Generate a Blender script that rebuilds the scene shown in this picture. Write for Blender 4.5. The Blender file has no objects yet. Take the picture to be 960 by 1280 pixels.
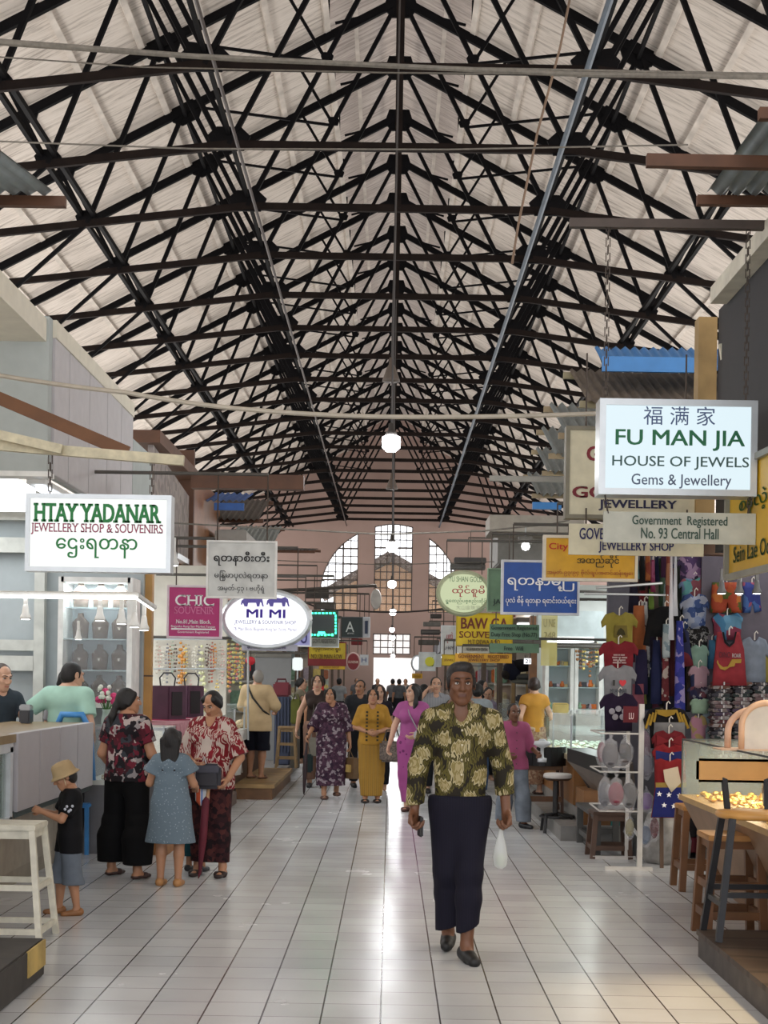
import bpy, bmesh, math, random
import numpy as np
from mathutils import Vector, Matrix, Euler
random.seed(7)
C = bpy.context.scene.collection
SC = bpy.context.scene
# ------------------------------------------------ photo frame <-> world
F, VX, VY, H, TH = 1800.0, 488.0, 848.0, 1.62, 0.0156
def P(px, py, d):
    u, v = px-VX, py-VY
    return Vector(((u+v*TH)*d/F, d, H-(v-u*TH)*d/F))
def fd(px, py, z=0.0):
    return F*(H-z)/((py-VY)-(px-VX)*TH)
def G(px, py, z=0.0):
    return P(px, py, fd(px, py, z))
def S(n, d): return n*d/F
# ------------------------------------------------ camera
cd = bpy.data.cameras.new('camera'); cam = bpy.data.objects.new('camera', cd); C.objects.link(cam)
cam.location = (0, 0, H); cam.rotation_euler = (math.pi/2, -TH, 0)
cd.sensor_fit = 'VERTICAL'; cd.sensor_height = 36; cd.lens = 36*F/1280
cd.shift_x = -(VX-480)/1280; cd.shift_y = (VY-640)/1280; cd.clip_end = 400
SC.camera = cam
# ------------------------------------------------ exposure, world
SC.view_settings.view_transform = 'Standard'; SC.view_settings.look = 'None'
SC.view_settings.gamma = 1; SC.view_settings.use_curve_mapping = False
SC.view_settings.exposure = 0.45
w = bpy.data.worlds.new('daylight'); SC.world = w; w.use_nodes = True
bg = w.node_tree.nodes['Background']; bg.inputs[0].default_value = (0.93, 0.95, 1, 1); bg.inputs[1].default_value = 2.1
def lamp(name, kind, loc, energy, size=1.0, color=(1, 1, 1), rot=(0, 0, 0), size_y=None):
    l = bpy.data.lights.new(name, kind); l.energy = energy; l.color = color
    o = bpy.data.objects.new(name, l); o.location = loc; o.rotation_euler = rot; C.objects.link(o)
    if kind == 'AREA':
        l.size = size
        if size_y: l.shape = 'RECTANGLE'; l.size_y = size_y
    else: l.shadow_soft_size = size
    return o
# light of the shops' own ceiling lamps on both sides, then added fill light for the roof
WARM, COOL = (1, .86, .66), (.93, .97, 1)
for (lx, ly, lz, e, sx, sy, col) in (
    (-4.2, 13.0, 3.15, 20, 1.6, 1.8, COOL), (-3.6, 15.6, 2.95, 70, 1.3, 2.6, COOL), (-3.4, 21, 3.0, 90, 1.3, 4.5, COOL),
    (-3.4, 31, 3.0, 130, 1.3, 9, COOL), (-3.4, 46, 3.0, 200, 1.3, 14, COOL),
    (3.4, 9.6, 2.85, 45, .8, 1.6, WARM), (3.7, 13.4, 3.3, 22, 1.0, 2.0, COOL), (3.3, 18.2, 2.9, 60, 1.3, 4, COOL),
    (3.4, 30, 3.0, 130, 1.3, 10, COOL), (3.4, 46, 3.0, 200, 1.3, 14, COOL)):
    lamp('shop_lamp', 'AREA', (lx, ly, lz), e, sx, col, (0, 0, 0), sy)
for sx in (-1, 1): lamp('roof_fill', 'AREA', (sx*6.9, 28, 3.2), 1600, 3.4, (1, .97, .93), (math.pi, 0, 0), 64)  # unseen upward area lights added behind the shops to brighten the roof boards
l_ = lamp('warm_spot', 'SPOT', (2.75, 7.0, 2.9), 260, .15, (1, .72, .38), Vector((-1.05, .0, -2.9)).to_track_quat('-Z', 'Y').to_euler()); l_.data.spot_size = .75; l_.data.spot_blend = .8
# ------------------------------------------------ materials
def lin(h):
    h = h.lstrip('#'); v = [int(h[i:i+2], 16)/255 for i in (0, 2, 4)]
    return tuple((c/12.92 if c <= .04045 else ((c+.055)/1.055)**2.4) for c in v)+(1,)
MC = {}
def M(col, rough=.6, metal=0, emit=0, var=.12, scale=8, spec=.5, alpha=1):
    key = (col, rough, metal, emit, var, scale, spec, alpha)
    if key in MC: return MC[key]
    m = bpy.data.materials.new('mat_%d' % len(MC)); m.use_nodes = True; MC[key] = m
    nt = m.node_tree; b = nt.nodes['Principled BSDF']; c = lin(col)
    b.inputs['Base Color'].default_value = c; b.inputs['Roughness'].default_value = rough
    b.inputs['Metallic'].default_value = metal; b.inputs['Specular IOR Level'].default_value = spec
    if emit:
        b.inputs['Base Color'].default_value = (0, 0, 0, 1)
        b.inputs['Emission Color'].default_value = c; b.inputs['Emission Strength'].default_value = emit
    elif var:
        tc = nt.nodes.new('ShaderNodeTexCoord'); n = nt.nodes.new('ShaderNodeTexNoise')
        n.inputs['Scale'].default_value = scale; n.inputs['Detail'].default_value = 5
        r = nt.nodes.new('ShaderNodeMapRange'); r.inputs[1].default_value = .3; r.inputs[2].default_value = .7
        r.inputs[3].default_value = 1-var; r.inputs[4].default_value = 1+var
        v = nt.nodes.new('ShaderNodeVectorMath'); v.operation = 'SCALE'; v.inputs[0].default_value = c[:3]
        nt.links.new(tc.outputs['Object'], n.inputs['Vector']); nt.links.new(n.outputs[0], r.inputs[0])
        nt.links.new(r.outputs[0], v.inputs['Scale']); nt.links.new(v.outputs[0], b.inputs['Base Color'])
    return m
def glass(col='e8f4f0', a=.12, rough=.05):
    key = ('glass', col, a, rough)
    if key in MC: return MC[key]
    m = bpy.data.materials.new('glass_%d' % len(MC)); m.use_nodes = True; MC[key] = m
    nt = m.node_tree; b = nt.nodes['Principled BSDF']; o = nt.nodes['Material Output']
    b.inputs['Base Color'].default_value = lin(col); b.inputs['Roughness'].default_value = rough
    t = nt.nodes.new('ShaderNodeBsdfTransparent'); x = nt.nodes.new('ShaderNodeMixShader'); x.inputs[0].default_value = a
    nt.links.new(t.outputs[0], x.inputs[1]); nt.links.new(b.outputs[0], x.inputs[2]); nt.links.new(x.outputs[0], o.inputs[0])
    return m
def nodes_mat(name, rough=.6):
    m = bpy.data.materials.new(name); m.use_nodes = True; nt = m.node_tree
    b = nt.nodes['Principled BSDF']; b.inputs['Roughness'].default_value = rough
    return m, nt, b, nt.nodes.new('ShaderNodeTexCoord')
def N(nt, kind, **kw):
    n = nt.nodes.new(kind)
    for k, v in kw.items():
        if k.startswith('i_'):
            n.inputs[int(k[2:]) if k[2:].isdigit() else k[2:].replace('_', ' ')].default_value = v
        else: setattr(n, k, v)
    return n
def ramp(nt, stops, const=True):
    r = nt.nodes.new('ShaderNodeValToRGB'); e = r.color_ramp
    if const: e.interpolation = 'CONSTANT'
    while len(e.elements) < len(stops): e.elements.new(.5)
    for el, (p, c) in zip(e.elements, stops): el.position = p; el.color = lin(c)
    return r
PC = {}
def pattern(kind, cols, scale=10, rough=.75, sc=(1, 1, 1), warp=0, seed=0):
    key = (kind, tuple(cols), scale, sc, warp, seed)
    if key in PC: return PC[key]
    m, nt, b, tc = nodes_mat('cloth_%d' % len(PC), rough); PC[key] = m; L = nt.links.new
    b.inputs['Specular IOR Level'].default_value = .2
    mp = N(nt, 'ShaderNodeMapping'); mp.inputs['Scale'].default_value = sc; mp.inputs['Location'].default_value = (seed*3.1, seed*1.7, seed*.9)
    L(tc.outputs['Object'], mp.inputs[0]); vec = mp.outputs[0]
    if warp:
        wn = N(nt, 'ShaderNodeTexNoise'); wn.inputs['Scale'].default_value = scale*.8
        L(vec, wn.inputs['Vector']); va = N(nt, 'ShaderNodeVectorMath', operation='MULTIPLY_ADD')
        va.inputs[1].default_value = (warp,)*3; L(wn.outputs['Color'], va.inputs[0]); L(vec, va.inputs[2]); vec = va.outputs[0]
    n = len(cols)
    if kind == 'noise':
        t = N(nt, 'ShaderNodeTexNoise'); t.inputs['Scale'].default_value = scale; t.inputs['Detail'].default_value = 2
        L(vec, t.inputs['Vector']); out = t.outputs[0]
        stops = [(.0, cols[0])]+[(.36+.28*(i-.5)/max(1, n-1), cols[i]) for i in range(1, n)]
    elif kind == 'cells':
        t = N(nt, 'ShaderNodeTexVoronoi'); t.inputs['Scale'].default_value = scale
        L(vec, t.inputs['Vector']); s = N(nt, 'ShaderNodeSeparateColor'); L(t.outputs['Color'], s.inputs[0]); out = s.outputs[0]
        stops = [(i/n, cols[i]) for i in range(n)]
    elif kind == 'spots':
        t = N(nt, 'ShaderNodeTexVoronoi'); t.inputs['Scale'].default_value = scale
        L(vec, t.inputs['Vector']); out = t.outputs['Distance']
        stops = [(0, cols[0])]+[((.18, .32, .5)[i-1] if n > 2 else .22, cols[i]) for i in range(1, n)]
    elif kind == 'leaf':
        t = N(nt, 'ShaderNodeTexVoronoi'); t.inputs['Scale'].default_value = scale
        L(vec, t.inputs['Vector']); wv = N(nt, 'ShaderNodeTexWave'); wv.inputs['Scale'].default_value = scale*1.6
        wv.inputs['Distortion'].default_value = 6; L(vec, wv.inputs['Vector'])
        ma = N(nt, 'ShaderNodeMath', operation='MULTIPLY_ADD'); ma.inputs[1].default_value = .13
        L(wv.outputs[0], ma.inputs[0]); L(t.outputs['Distance'], ma.inputs[2]); out = ma.outputs[0]
        stops = [(0, cols[0])]+[((.3, .42, .52, .62, .72)[i-1], cols[i]) for i in range(1, n)]
    else:
        t = N(nt, 'ShaderNodeTexWave', bands_direction={'stripex': 'X', 'stripez': 'Z', 'stripey': 'Y'}[kind]); t.inputs['Scale'].default_value = scale
        t.inputs['Distortion'].default_value = 1.0 if warp else 0
        L(vec, t.inputs['Vector']); out = t.outputs[0]; stops = [(i/n*.999, cols[i]) for i in range(n)]
    r = ramp(nt, stops); L(out, r.inputs[0]); L(r.outputs[0], b.inputs['Base Color'])
    return m
# ------------------------------------------------ objects
def tag(o, label=None, cat=None, group=None, kind=None):
    if label: o['label'] = label
    if cat: o['category'] = cat
    if group: o['group'] = group
    if kind: o['kind'] = kind
    return o
def thing(name, label, cat, loc=(0, 0, 0), group=None, rz=0):
    o = bpy.data.objects.new(name, None); C.objects.link(o); o.location = loc; o.rotation_euler.z = rz
    o.empty_display_size = .05
    return tag(o, label, cat, group)
def link(name, me, parent=None, world=True):
    o = bpy.data.objects.new(name, me); C.objects.link(o)
    if parent is not None:
        o.parent = parent
        if world and parent.parent is None and parent.type == 'EMPTY': o.location = -parent.location
    return o
def dup(root, loc=None, rz=None, label=None, group=None, scale=None):
    r = root.copy(); C.objects.link(r)
    if loc is not None: r.location = loc
    if rz is not None: r.rotation_euler.z = rz
    if scale is not None: r.scale = (scale,)*3 if not hasattr(scale, '__len__') else scale
    if label: r['label'] = label
    if group: r['group'] = group
    for ch in root.children:
        c = ch.copy(); C.objects.link(c); c.parent = r
        for g in ch.children:
            e = g.copy(); C.objects.link(e); e.parent = c
    return r
class MB:
    def __init__(s): s.v, s.f, s.m = [], [], []
    def add(s, vs, fs, m=0):
        o = len(s.v); s.v += [tuple(v) for v in vs]
        for f in fs: s.f.append(tuple(o+i for i in f)); s.m.append(m)
        return s
    def box(s, c, size, R=None, m=0):
        hx, hy, hz = size[0]/2, size[1]/2, size[2]/2; c = Vector(c)
        vs = [Vector((x, y, z)) for x in (-hx, hx) for y in (-hy, hy) for z in (-hz, hz)]
        if R is not None: vs = [R @ v for v in vs]
        return s.add([c+v for v in vs], [(0, 1, 3, 2), (4, 6, 7, 5), (0, 4, 5, 1), (2, 3, 7, 6), (0, 2, 6, 4), (1, 5, 7, 3)], m)
    def bb(s, a, b, m=0):
        a, b = Vector(a), Vector(b)
        return s.box((a+b)/2, [abs(q) for q in (b-a)], m=m)
    def bar(s, p, q, w, h=None, m=0, up=(0, 0, 1)):
        p, q = Vector(p), Vector(q); h = h or w; y = (q-p).normalized(); up = Vector(up)
        if abs(y.dot(up)) > .98: up = Vector((1, 0, 0)) if abs(y.x) < .9 else Vector((0, 1, 0))
        x = y.cross(up).normalized(); z = x.cross(y)
        R = Matrix((x, y, z)).transposed()
        return s.box((p+q)/2, (w, (q-p).length, h), R, m)
    def tube(s, pts, r, n=6, m=0, caps=True):
        pts = [Vector(p) for p in pts]; rings = []; prev = None
        rs = r if hasattr(r, '__len__') else [r]*len(pts)
        for i, p in enumerate(pts):
            t = (pts[min(i+1, len(pts)-1)]-pts[max(i-1, 0)]).normalized()
            a = prev if prev is not None else (Vector((0, 0, 1)) if abs(t.z) < .9 else Vector((1, 0, 0)))
            x = (a-t*a.dot(t)).normalized(); y = t.cross(x); prev = x
            rings.append([p+(x*math.cos(k*2*math.pi/n)+y*math.sin(k*2*math.pi/n))*rs[i] for k in range(n)])
        vs = [v for ring in rings for v in ring]; fs = []
        for i in range(len(pts)-1):
            for k in range(n):
                a, b = i*n+k, i*n+(k+1) % n; fs.append((a, b, b+n, a+n))
        if caps: fs.append(tuple(range(n))[::-1]); fs.append(tuple((len(pts)-1)*n+k for k in range(n)))
        return s.add(vs, fs, m)
    def lathe(s, c, prof, n=16, m=0, ax='z', sc=(1, 1)):
        c = Vector(c); vs = []; fs = []
        for (r, z) in prof:
            for k in range(n):
                a = k*2*math.pi/n; x, y = r*math.cos(a)*sc[0], r*math.sin(a)*sc[1]
                vs.append(c+(Vector((x, y, z)) if ax == 'z' else Vector((x, z, y)) if ax == 'y' else Vector((z, x, y))))
        for i in range(len(prof)-1):
            for k in range(n):
                a, b = i*n+k, i*n+(k+1) % n; fs.append((a, b, b+n, a+n))
        fs.append(tuple(range(n))[::-1]); fs.append(tuple((len(prof)-1)*n+k for k in range(n)))
        return s.add(vs, fs, m)
    def ball(s, c, r, n=12, m=0):
        rr = r if hasattr(r, '__len__') else (r, r, r); c = Vector(c); k = max(4, n//2); vs = []; fs = []
        for i in range(k+1):
            t = math.pi*i/k
            for j in range(n):
                a = 2*math.pi*j/n; vs.append(c+Vector((rr[0]*math.sin(t)*math.cos(a), rr[1]*math.sin(t)*math.sin(a), rr[2]*math.cos(t))))
        for i in range(k):
            for j in range(n):
                a, b = i*n+j, i*n+(j+1) % n; fs.append((a, a+n, b+n, b))
        return s.add(vs, fs, m)
    def prism(s, poly, y0, y1, m=0, tr=None):
        # outline in (x, z), extruded along y
        n = len(poly); vs = [Vector((x, y0, z)) for x, z in poly]+[Vector((x, y1, z)) for x, z in poly]
        if tr: vs = [tr(v) for v in vs]
        fs = [tuple(range(n)), tuple(range(n, 2*n))[::-1]]+[(i, i+n, (i+1) % n+n, (i+1) % n) for i in range(n)]
        return s.add(vs, fs, m)
    def mesh(s, name, mats, smooth=False):
        me = bpy.data.meshes.new(name); me.from_pydata(s.v, [], s.f)
        for m in (mats if isinstance(mats, (list, tuple)) else [mats]): me.materials.append(m)
        me.polygons.foreach_set('material_index', s.m)
        bm = bmesh.new(); bm.from_mesh(me); bmesh.ops.remove_doubles(bm, verts=bm.verts, dist=1e-6)
        bmesh.ops.recalc_face_normals(bm, faces=bm.faces); bm.to_mesh(me); bm.free()
        if smooth: me.polygons.foreach_set('use_smooth', [True]*len(me.polygons))
        return me
    def build(s, name, mats, parent=None, smooth=False, bevel=0, world=True):
        me = s.mesh(name, mats, smooth)
        if bevel:
            bm = bmesh.new(); bm.from_mesh(me)
            bmesh.ops.bevel(bm, geom=[e for e in bm.edges if e.is_manifold and e.calc_face_angle(0) > .6], offset=bevel, segments=2, affect='EDGES', clamp_overlap=True)
            bm.to_mesh(me); bm.free()
        return link(name, me, parent, world)
def struct(name, mb, m):
    return tag(mb.build(name, m), kind='structure')
def quad(s, a, b, c, d, t, m=0):
    """slab of thickness t behind the face a b c d"""
    a, b, c, d = map(Vector, (a, b, c, d)); n = (b-a).cross(d-a).normalized()*t
    return s.add([a, b, c, d, a-n, b-n, c-n, d-n], [(0, 1, 2, 3), (7, 6, 5, 4), (0, 4, 5, 1), (1, 5, 6, 2), (2, 6, 7, 3), (3, 7, 4, 0)], m)
# ------------------------------------------------ writing
def glyphs(text, bold0=0.0, serif=False):
    bold = 0
    cu = bpy.data.curves.new('t', 'FONT'); cu.body = text; cu.size = 1; cu.resolution_u = 3
    cu.align_x = 'LEFT'
    o = bpy.data.objects.new('t', cu); C.objects.link(o)
    me = bpy.data.meshes.new_from_object(o.evaluated_get(bpy.context.evaluated_depsgraph_get()))
    vs = [Vector((v.co.x, v.co.y, 0)) for v in me.vertices]; fs = [tuple(p.vertices) for p in me.polygons]
    bpy.data.objects.remove(o); bpy.data.curves.remove(cu)
    if serif and vs:
        ys_ = [round(v.y, 2) for v in vs if v.y > .6*max(q.y for q in vs)]; top = max(set(ys_), key=ys_.count)
        for lev in (0.0, top):
            sg = {}
            es = {}
            for f in fs:
                for i in range(len(f)):
                    k = tuple(sorted((f[i], f[(i+1) % len(f)]))); es[k] = es.get(k, 0)+1
            for (i, j), n in es.items():
                if n == 1 and abs(vs[i].y-lev) < .02 and abs(vs[j].y-lev) < .02 and .03 < abs(vs[i].x-vs[j].x) < .2:
                    sg[(i, j)] = (min(vs[i].x, vs[j].x), max(vs[i].x, vs[j].x))
            for x0, x1 in sg.values():
                e = .06; h = .06; y0, y1 = (lev, lev+h) if lev < .2 else (lev-h, lev)
                n = len(vs); vs += [Vector((x0-e, y0, .0024)), Vector((x1+e, y0, .0024)), Vector((x1+e, y1, .0024)), Vector((x0-e, y1, .0024))]
                fs.append((n, n+1, n+2, n+3))
    if bold0 and vs:
        n = len(vs); v0 = list(vs); f0 = list(fs); e = bold0*.5
        vs = []; fs = []
        for k, (dx, dy) in enumerate(((-e, -e*.4), (e, -e*.4), (-e, e*.4), (e, e*.4))):
            vs += [Vector((v.x+dx, v.y+dy, k*.0004)) for v in v0]; fs += [tuple(i+k*n for i in f) for f in f0]
    return vs, fs
def write(mb, text, box, d, m=0, bold=0.0, serif=False, off=.012, yaw=0, piv=None, th=.003):
    """letters filling the photo box (x0,y0,x1,y1) on a board standing at depth d"""
    vs, fs = glyphs(text, bold, serif)
    if not vs: return
    x0 = min(v.x for v in vs); x1 = max(v.x for v in vs); y0 = min(v.y for v in vs); y1 = max(v.y for v in vs)
    A = P(box[0], box[3], d); B = P(box[2], box[1], d)
    sx = (B.x-A.x)/(x1-x0+1e-6); sz = (B.z-A.z)/(y1-y0+1e-6)
    n = len(vs); out = []
    for yy in (d-off-th, d-off):
        for v in vs: out.append(Vector((A.x+(v.x-x0)*sx, yy-v.z, A.z+(v.y-y0)*sz)))
    es = {}
    for f in fs:
        for i in range(len(f)):
            k = (f[i], f[(i+1) % len(f)]); es[k] = 1
    faces = [f for f in fs]+[tuple(i+n for i in f)[::-1] for f in fs]
    faces += [(a, b, b+n, a+n) for (a, b) in es if (b, a) not in es]
    if yaw and piv is not None:
        R = Matrix.Rotation(yaw, 3, 'Z'); out = [piv+R @ (v-piv) for v in out]
    mb.add(out, faces, m)
# ================================================= HALL
YN, YF = -9.0, 61.6          # near (open) end, far gable wall
T = 6.6                      # tie-beam height above the camera
RISE = .53
def rz_(x): return H+T*1.62-RISE*abs(x)     # underside line of the rafters
EX = 1.43*T
# floor: white glazed tiles laid in straight lanes
m, nt, b, tc = nodes_mat('floor_tiles', .22); L = nt.links.new
sp = N(nt, 'ShaderNodeSeparateXYZ'); L(tc.outputs['Object'], sp.inputs[0])
def frac(out, off, size):
    a = N(nt, 'ShaderNodeMath', operation='ADD', i_1=off); L(out, a.inputs[0])
    q = N(nt, 'ShaderNodeMath', operation='DIVIDE', i_1=size); L(a.outputs[0], q.inputs[0])
    fr = N(nt, 'ShaderNodeMath', operation='FRACT'); L(q.outputs[0], fr.inputs[0])
    fl = N(nt, 'ShaderNodeMath', operation='FLOOR'); L(q.outputs[0], fl.inputs[0])
    d = N(nt, 'ShaderNodeMath', operation='SUBTRACT', i_1=.5); L(fr.outputs[0], d.inputs[0])
    ab = N(nt, 'ShaderNodeMath', operation='ABSOLUTE'); L(d.outputs[0], ab.inputs[0])
    return ab.outputs[0], fl.outputs[0]
ax, ix = frac(sp.outputs[0], .0224+28.35, .2835); ay, iy = frac(sp.outputs[1], 28.6, .286)
gx = N(nt, 'ShaderNodeMath', operation='GREATER_THAN', i_1=.5-.0042/.2835); L(ax, gx.inputs[0])
gy = N(nt, 'ShaderNodeMath', operation='GREATER_THAN', i_1=.5-.0030/.286); L(ay, gy.inputs[0])
cb = N(nt, 'ShaderNodeCombineXYZ'); L(ix, cb.inputs[0]); L(iy, cb.inputs[1])
wn = N(nt, 'ShaderNodeTexWhiteNoise', noise_dimensions='2D'); L(cb.outputs[0], wn.inputs['Vector'])
mr = N(nt, 'ShaderNodeMapRange', i_3=.9, i_4=1.06); L(wn.outputs['Value'], mr.inputs[0])
ns = N(nt, 'ShaderNodeTexNoise'); ns.inputs['Scale'].default_value = 1.3; ns.inputs['Detail'].default_value = 6; L(tc.outputs['Object'], ns.inputs['Vector'])
mr2 = N(nt, 'ShaderNodeMapRange', i_1=.3, i_2=.7, i_3=.93, i_4=1.05); L(ns.outputs[0], mr2.inputs[0])
mm = N(nt, 'ShaderNodeMath', operation='MULTIPLY'); L(mr.outputs[0], mm.inputs[0]); L(mr2.outputs[0], mm.inputs[1])
vs_ = N(nt, 'ShaderNodeVectorMath', operation='SCALE'); vs_.inputs[0].default_value = lin('c5c7c8')[:3]; L(mm.outputs[0], vs_.inputs['Scale'])
x1 = N(nt, 'ShaderNodeMix', data_type='RGBA'); L(gy.outputs[0], x1.inputs[0]); L(vs_.outputs[0], x1.inputs[6]); x1.inputs[7].default_value = lin('7a746f')
x2 = N(nt, 'ShaderNodeMix', data_type='RGBA'); L(gx.outputs[0], x2.inputs[0]); L(x1.outputs[2], x2.inputs[6]); x2.inputs[7].default_value = lin('3a3533')
L(x2.outputs[2], b.inputs['Base Color'])
rr = N(nt, 'ShaderNodeMapRange', i_1=.3, i_2=.7, i_3=.19, i_4=.28); L(ns.outputs[0], rr.inputs[0]); L(rr.outputs[0], b.inputs['Roughness'])
gm = N(nt, 'ShaderNodeMath', operation='MAXIMUM'); L(gx.outputs[0], gm.inputs[0]); L(gy.outputs[0], gm.inputs[1])
hs = N(nt, 'ShaderNodeMath', operation='SUBTRACT'); L(wn.outputs['Value'], hs.inputs[0]); L(gm.outputs[0], hs.inputs[1])
n2 = N(nt, 'ShaderNodeTexNoise'); n2.inputs['Scale'].default_value = 5; L(tc.outputs['Object'], n2.inputs['Vector'])
h2 = N(nt, 'ShaderNodeMath', operation='ADD'); L(hs.outputs[0], h2.inputs[0]); L(n2.outputs[0], h2.inputs[1])
bp = N(nt, 'ShaderNodeBump', i_0=.12); bp.inputs['Distance'].default_value = .004; L(h2.outputs[0], bp.inputs['Height']); L(bp.outputs[0], b.inputs['Normal'])
b.inputs['Specular IOR Level'].default_value = .5
floor_m = m
struct('floor', MB().bb((-EX, YN, -.2), (EX, YF+12, 0)), floor_m)
# roof boards: pale weathered sheets with long dark streaks
def board_mat(name, col, dark):
    m, nt, b, tc = nodes_mat(name, .85); L = nt.links.new
    mp = N(nt, 'ShaderNodeMapping'); mp.inputs['Scale'].default_value = (.7, 9, 1); L(tc.outputs['Object'], mp.inputs[0])
    a = N(nt, 'ShaderNodeTexNoise'); a.inputs['Scale'].default_value = 1.6; a.inputs['Detail'].default_value = 8; a.inputs['Roughness'].default_value = .7; L(mp.outputs[0], a.inputs['Vector'])
    r = ramp(nt, [(.32, dark), (.5, col), (.75, 'dcd4cb')], False); L(a.outputs[0], r.inputs[0])
    L(r.outputs[0], b.inputs['Base Color']); return m
roof_m = board_mat('roof_boards', 'cfc5bb', '8f867d')
pur_m = M('c9c0b6', .8, var=.2, scale=3)
sep = .173*T                    # half width of the ridge opening
tk = .16                        # boards sit on the purlins, purlins on the rafters
for nm, s in (('ceiling_left', -1), ('ceiling_right', 1)):
    q = MB()
    a = [(s*sep, YN, rz_(sep)+tk), (s*sep, YF, rz_(sep)+tk), (s*(EX+.9), YF, rz_(EX+.9)+tk), (s*(EX+.9), YN, rz_(EX+.9)+tk)]
    quad(q, *(a if s < 0 else a[::-1]), .06); struct(nm, q, roof_m)
    q = MB()                    # raised roof of the ridge vent
    a = [(0, YN, rz_(0)+.62), (0, YF, rz_(0)+.62), (s*(sep+.55), YF, rz_(sep+.55)+.62), (s*(sep+.55), YN, rz_(sep+.55)+.62)]
    quad(q, *(a if s < 0 else a[::-1]), .05); struct(nm.replace('ceiling', 'ceiling_vent'), q, board_mat('vent_boards', 'b8aca4', '8a817b'))
    k = 0
    for i in range(10):
        x = sep+.02+i*.83
        o = MB().box((s*x, (YN+YF)/2, rz_(x)+tk/2), (.09, YF-YN-.3, tk-.02), Matrix.Rotation(s*math.atan(RISE), 3, 'Y')).build('purlin', pur_m)
        tag(o, 'pale timber purlin under the %s roof boards, number %d counting down from the ridge vent' % ('left' if s < 0 else 'right', i+1), 'purlin', 'purlins under the roof boards')
    o = MB().box((s*.74, (YN+YF)/2, rz_(.74)+.58), (.07, YF-YN-.3, .08)).build('purlin', pur_m)
    tag(o, 'slim purlin under the raised vent roof on the %s of the ridge' % ('left' if s < 0 else 'right'), 'purlin', 'purlins of the ridge vent')
# trusses
steel = M('0b0a0c', .7, var=.25, scale=4, spec=.12); rust = M('1c1512', .75, var=.3, scale=5, spec=.12)
A_, B_, C_, D_, F_ = (.506*T, rz_(.506*T)), (.32*T, H+T), (.66*T, H+T*.958), (.155*T, H+T*1.31), (.79*T, rz_(.79*T))
G_ = (.26*T, rz_(.26*T)); R_ = (0, rz_(0))
def plate(x, z, y, w, h, a=0):
    pts = [(-w, -h*.3), (-w*.55, -h), (w*.55, -h), (w, -h*.3), (w*.7, h*.8), (-w*.7, h*.8)]
    ca, sa = math.cos(a), math.sin(a)
    return [(x+px*ca-pz*sa, z+px*sa+pz*ca) for px, pz in pts]
def make_truss():
    r = thing('roof_truss', '', 'roof truss', (0, 0, 0))
    def v(p, s=1, dy=0): return Vector((p[0]*s, dy, p[1]))
    for s in (-1, 1):
        MB().bar(v((0, R_[1]-.06), s), Vector((s*EX, 0, rz_(EX)-.06)), .07, .125).build('rafter', steel, r)
        MB().bar(v(B_, s), Vector((s*EX, 0, H+T*.863)), .06, .10).build('tie_beam', rust, r)
        st = MB()
        for dx in (-.07, .07): st.bar(Vector((s*A_[0]+dx*1.1, 0, A_[1])), Vector((s*B_[0]+dx*1.1, 0, B_[1])), .05, .06)
        st.build('strut', steel, r)
        for p, q, wd in ((B_, R_, .062), (A_, D_, .036), (D_, G_, .042), (C_, A_, .062), (C_, F_, .055), (C_, (1.05*T, H+T*.6), .05)):
            MB().bar(v(p, s), v(q, s), wd, wd).build('strut', steel, r)
        MB().bar(v((.14, R_[1]-.22), s), v((.155*T, rz_(.155*T)+.1), s), .035).build('vent_brace', steel, r)
        MB().bar((s*sep, 0, rz_(sep)-.05), (s*sep, 0, rz_(sep+.06)+.58), .06).build('vent_post', steel, r)
        al = -s*math.atan(RISE)
        for (x, z), w, h in ((A_, .26, .17), (B_, .27, .16), (C_, .17, .12), (D_, .09, .07), (F_, .15, .1)):
            zz = z+(-.1 if (x, z) in (A_, F_) else .06)
            MB().prism(plate(s*x, zz, 0, w, h, al if (x, z) in (A_, F_) else math.pi), -.02, .02).build('gusset_plate', steel, r)
    MB().bar(v(B_, -1), v(B_, 1), .06, .10).build('tie_beam', rust, r)
    MB().prism(plate(0, R_[1]-.12, 0, .27, .22), -.025, .025).build('ridge_plate', steel, r)
    MB().bar((0, 0, R_[1]-.1), (0, 0, H+T), .07, .09).build('king_post', rust, r)
    return r
DK = [10.91+2.33*k for k in range(22)]
ORD = 'first second third fourth fifth sixth seventh eighth ninth tenth eleventh twelfth thirteenth fourteenth fifteenth sixteenth seventeenth eighteenth nineteenth twentieth twenty-first twenty-second'.split()
tr0 = make_truss()
for k, d in enumerate(DK):
    t = tr0 if k == 0 else dup(tr0)
    t.location = (0, d, 0)
    t['label'] = 'black steel roof truss across the hall, %s counting from the viewer' % ORD[k]; t['group'] = 'roof trusses along the hall'
# members running along the hall
for s, sd in ((-1, 'left'), (1, 'right')):
    for (x, z), nm, w, wh in (((A_[0], A_[1]-.16), 'girder', .05, 'upper'), ((B_[0], B_[1]+.14), 'girder', .045, 'lower'), ((C_[0]-.09, C_[1]+.12), 'girder', .055, 'outer'), ((C_[0]+.09, C_[1]+.12), 'girder', .055, 'outermost')):
        o = MB().bar((s*x, DK[0], z), (s*x, YF, z), w, w*1.3).build('girder', steel)
        tag(o, '%s steel beam running the length of the %s roof slope under the trusses' % (wh, sd), 'girder', 'long steel beams under the roof')
    x = B_[0]-(.14 if s < 0 else .12)
    o = MB().tube([(s*x, DK[0], B_[1]-.1), (s*x, YF, B_[1]-.1)], .022 if s < 0 else .035, 8).build('conduit', M('3a2f2a' if s < 0 else '55606a', .5))
    tag(o, 'long thin pipe strung under the %s of the trusses along the hall' % sd, 'pipe')
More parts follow.
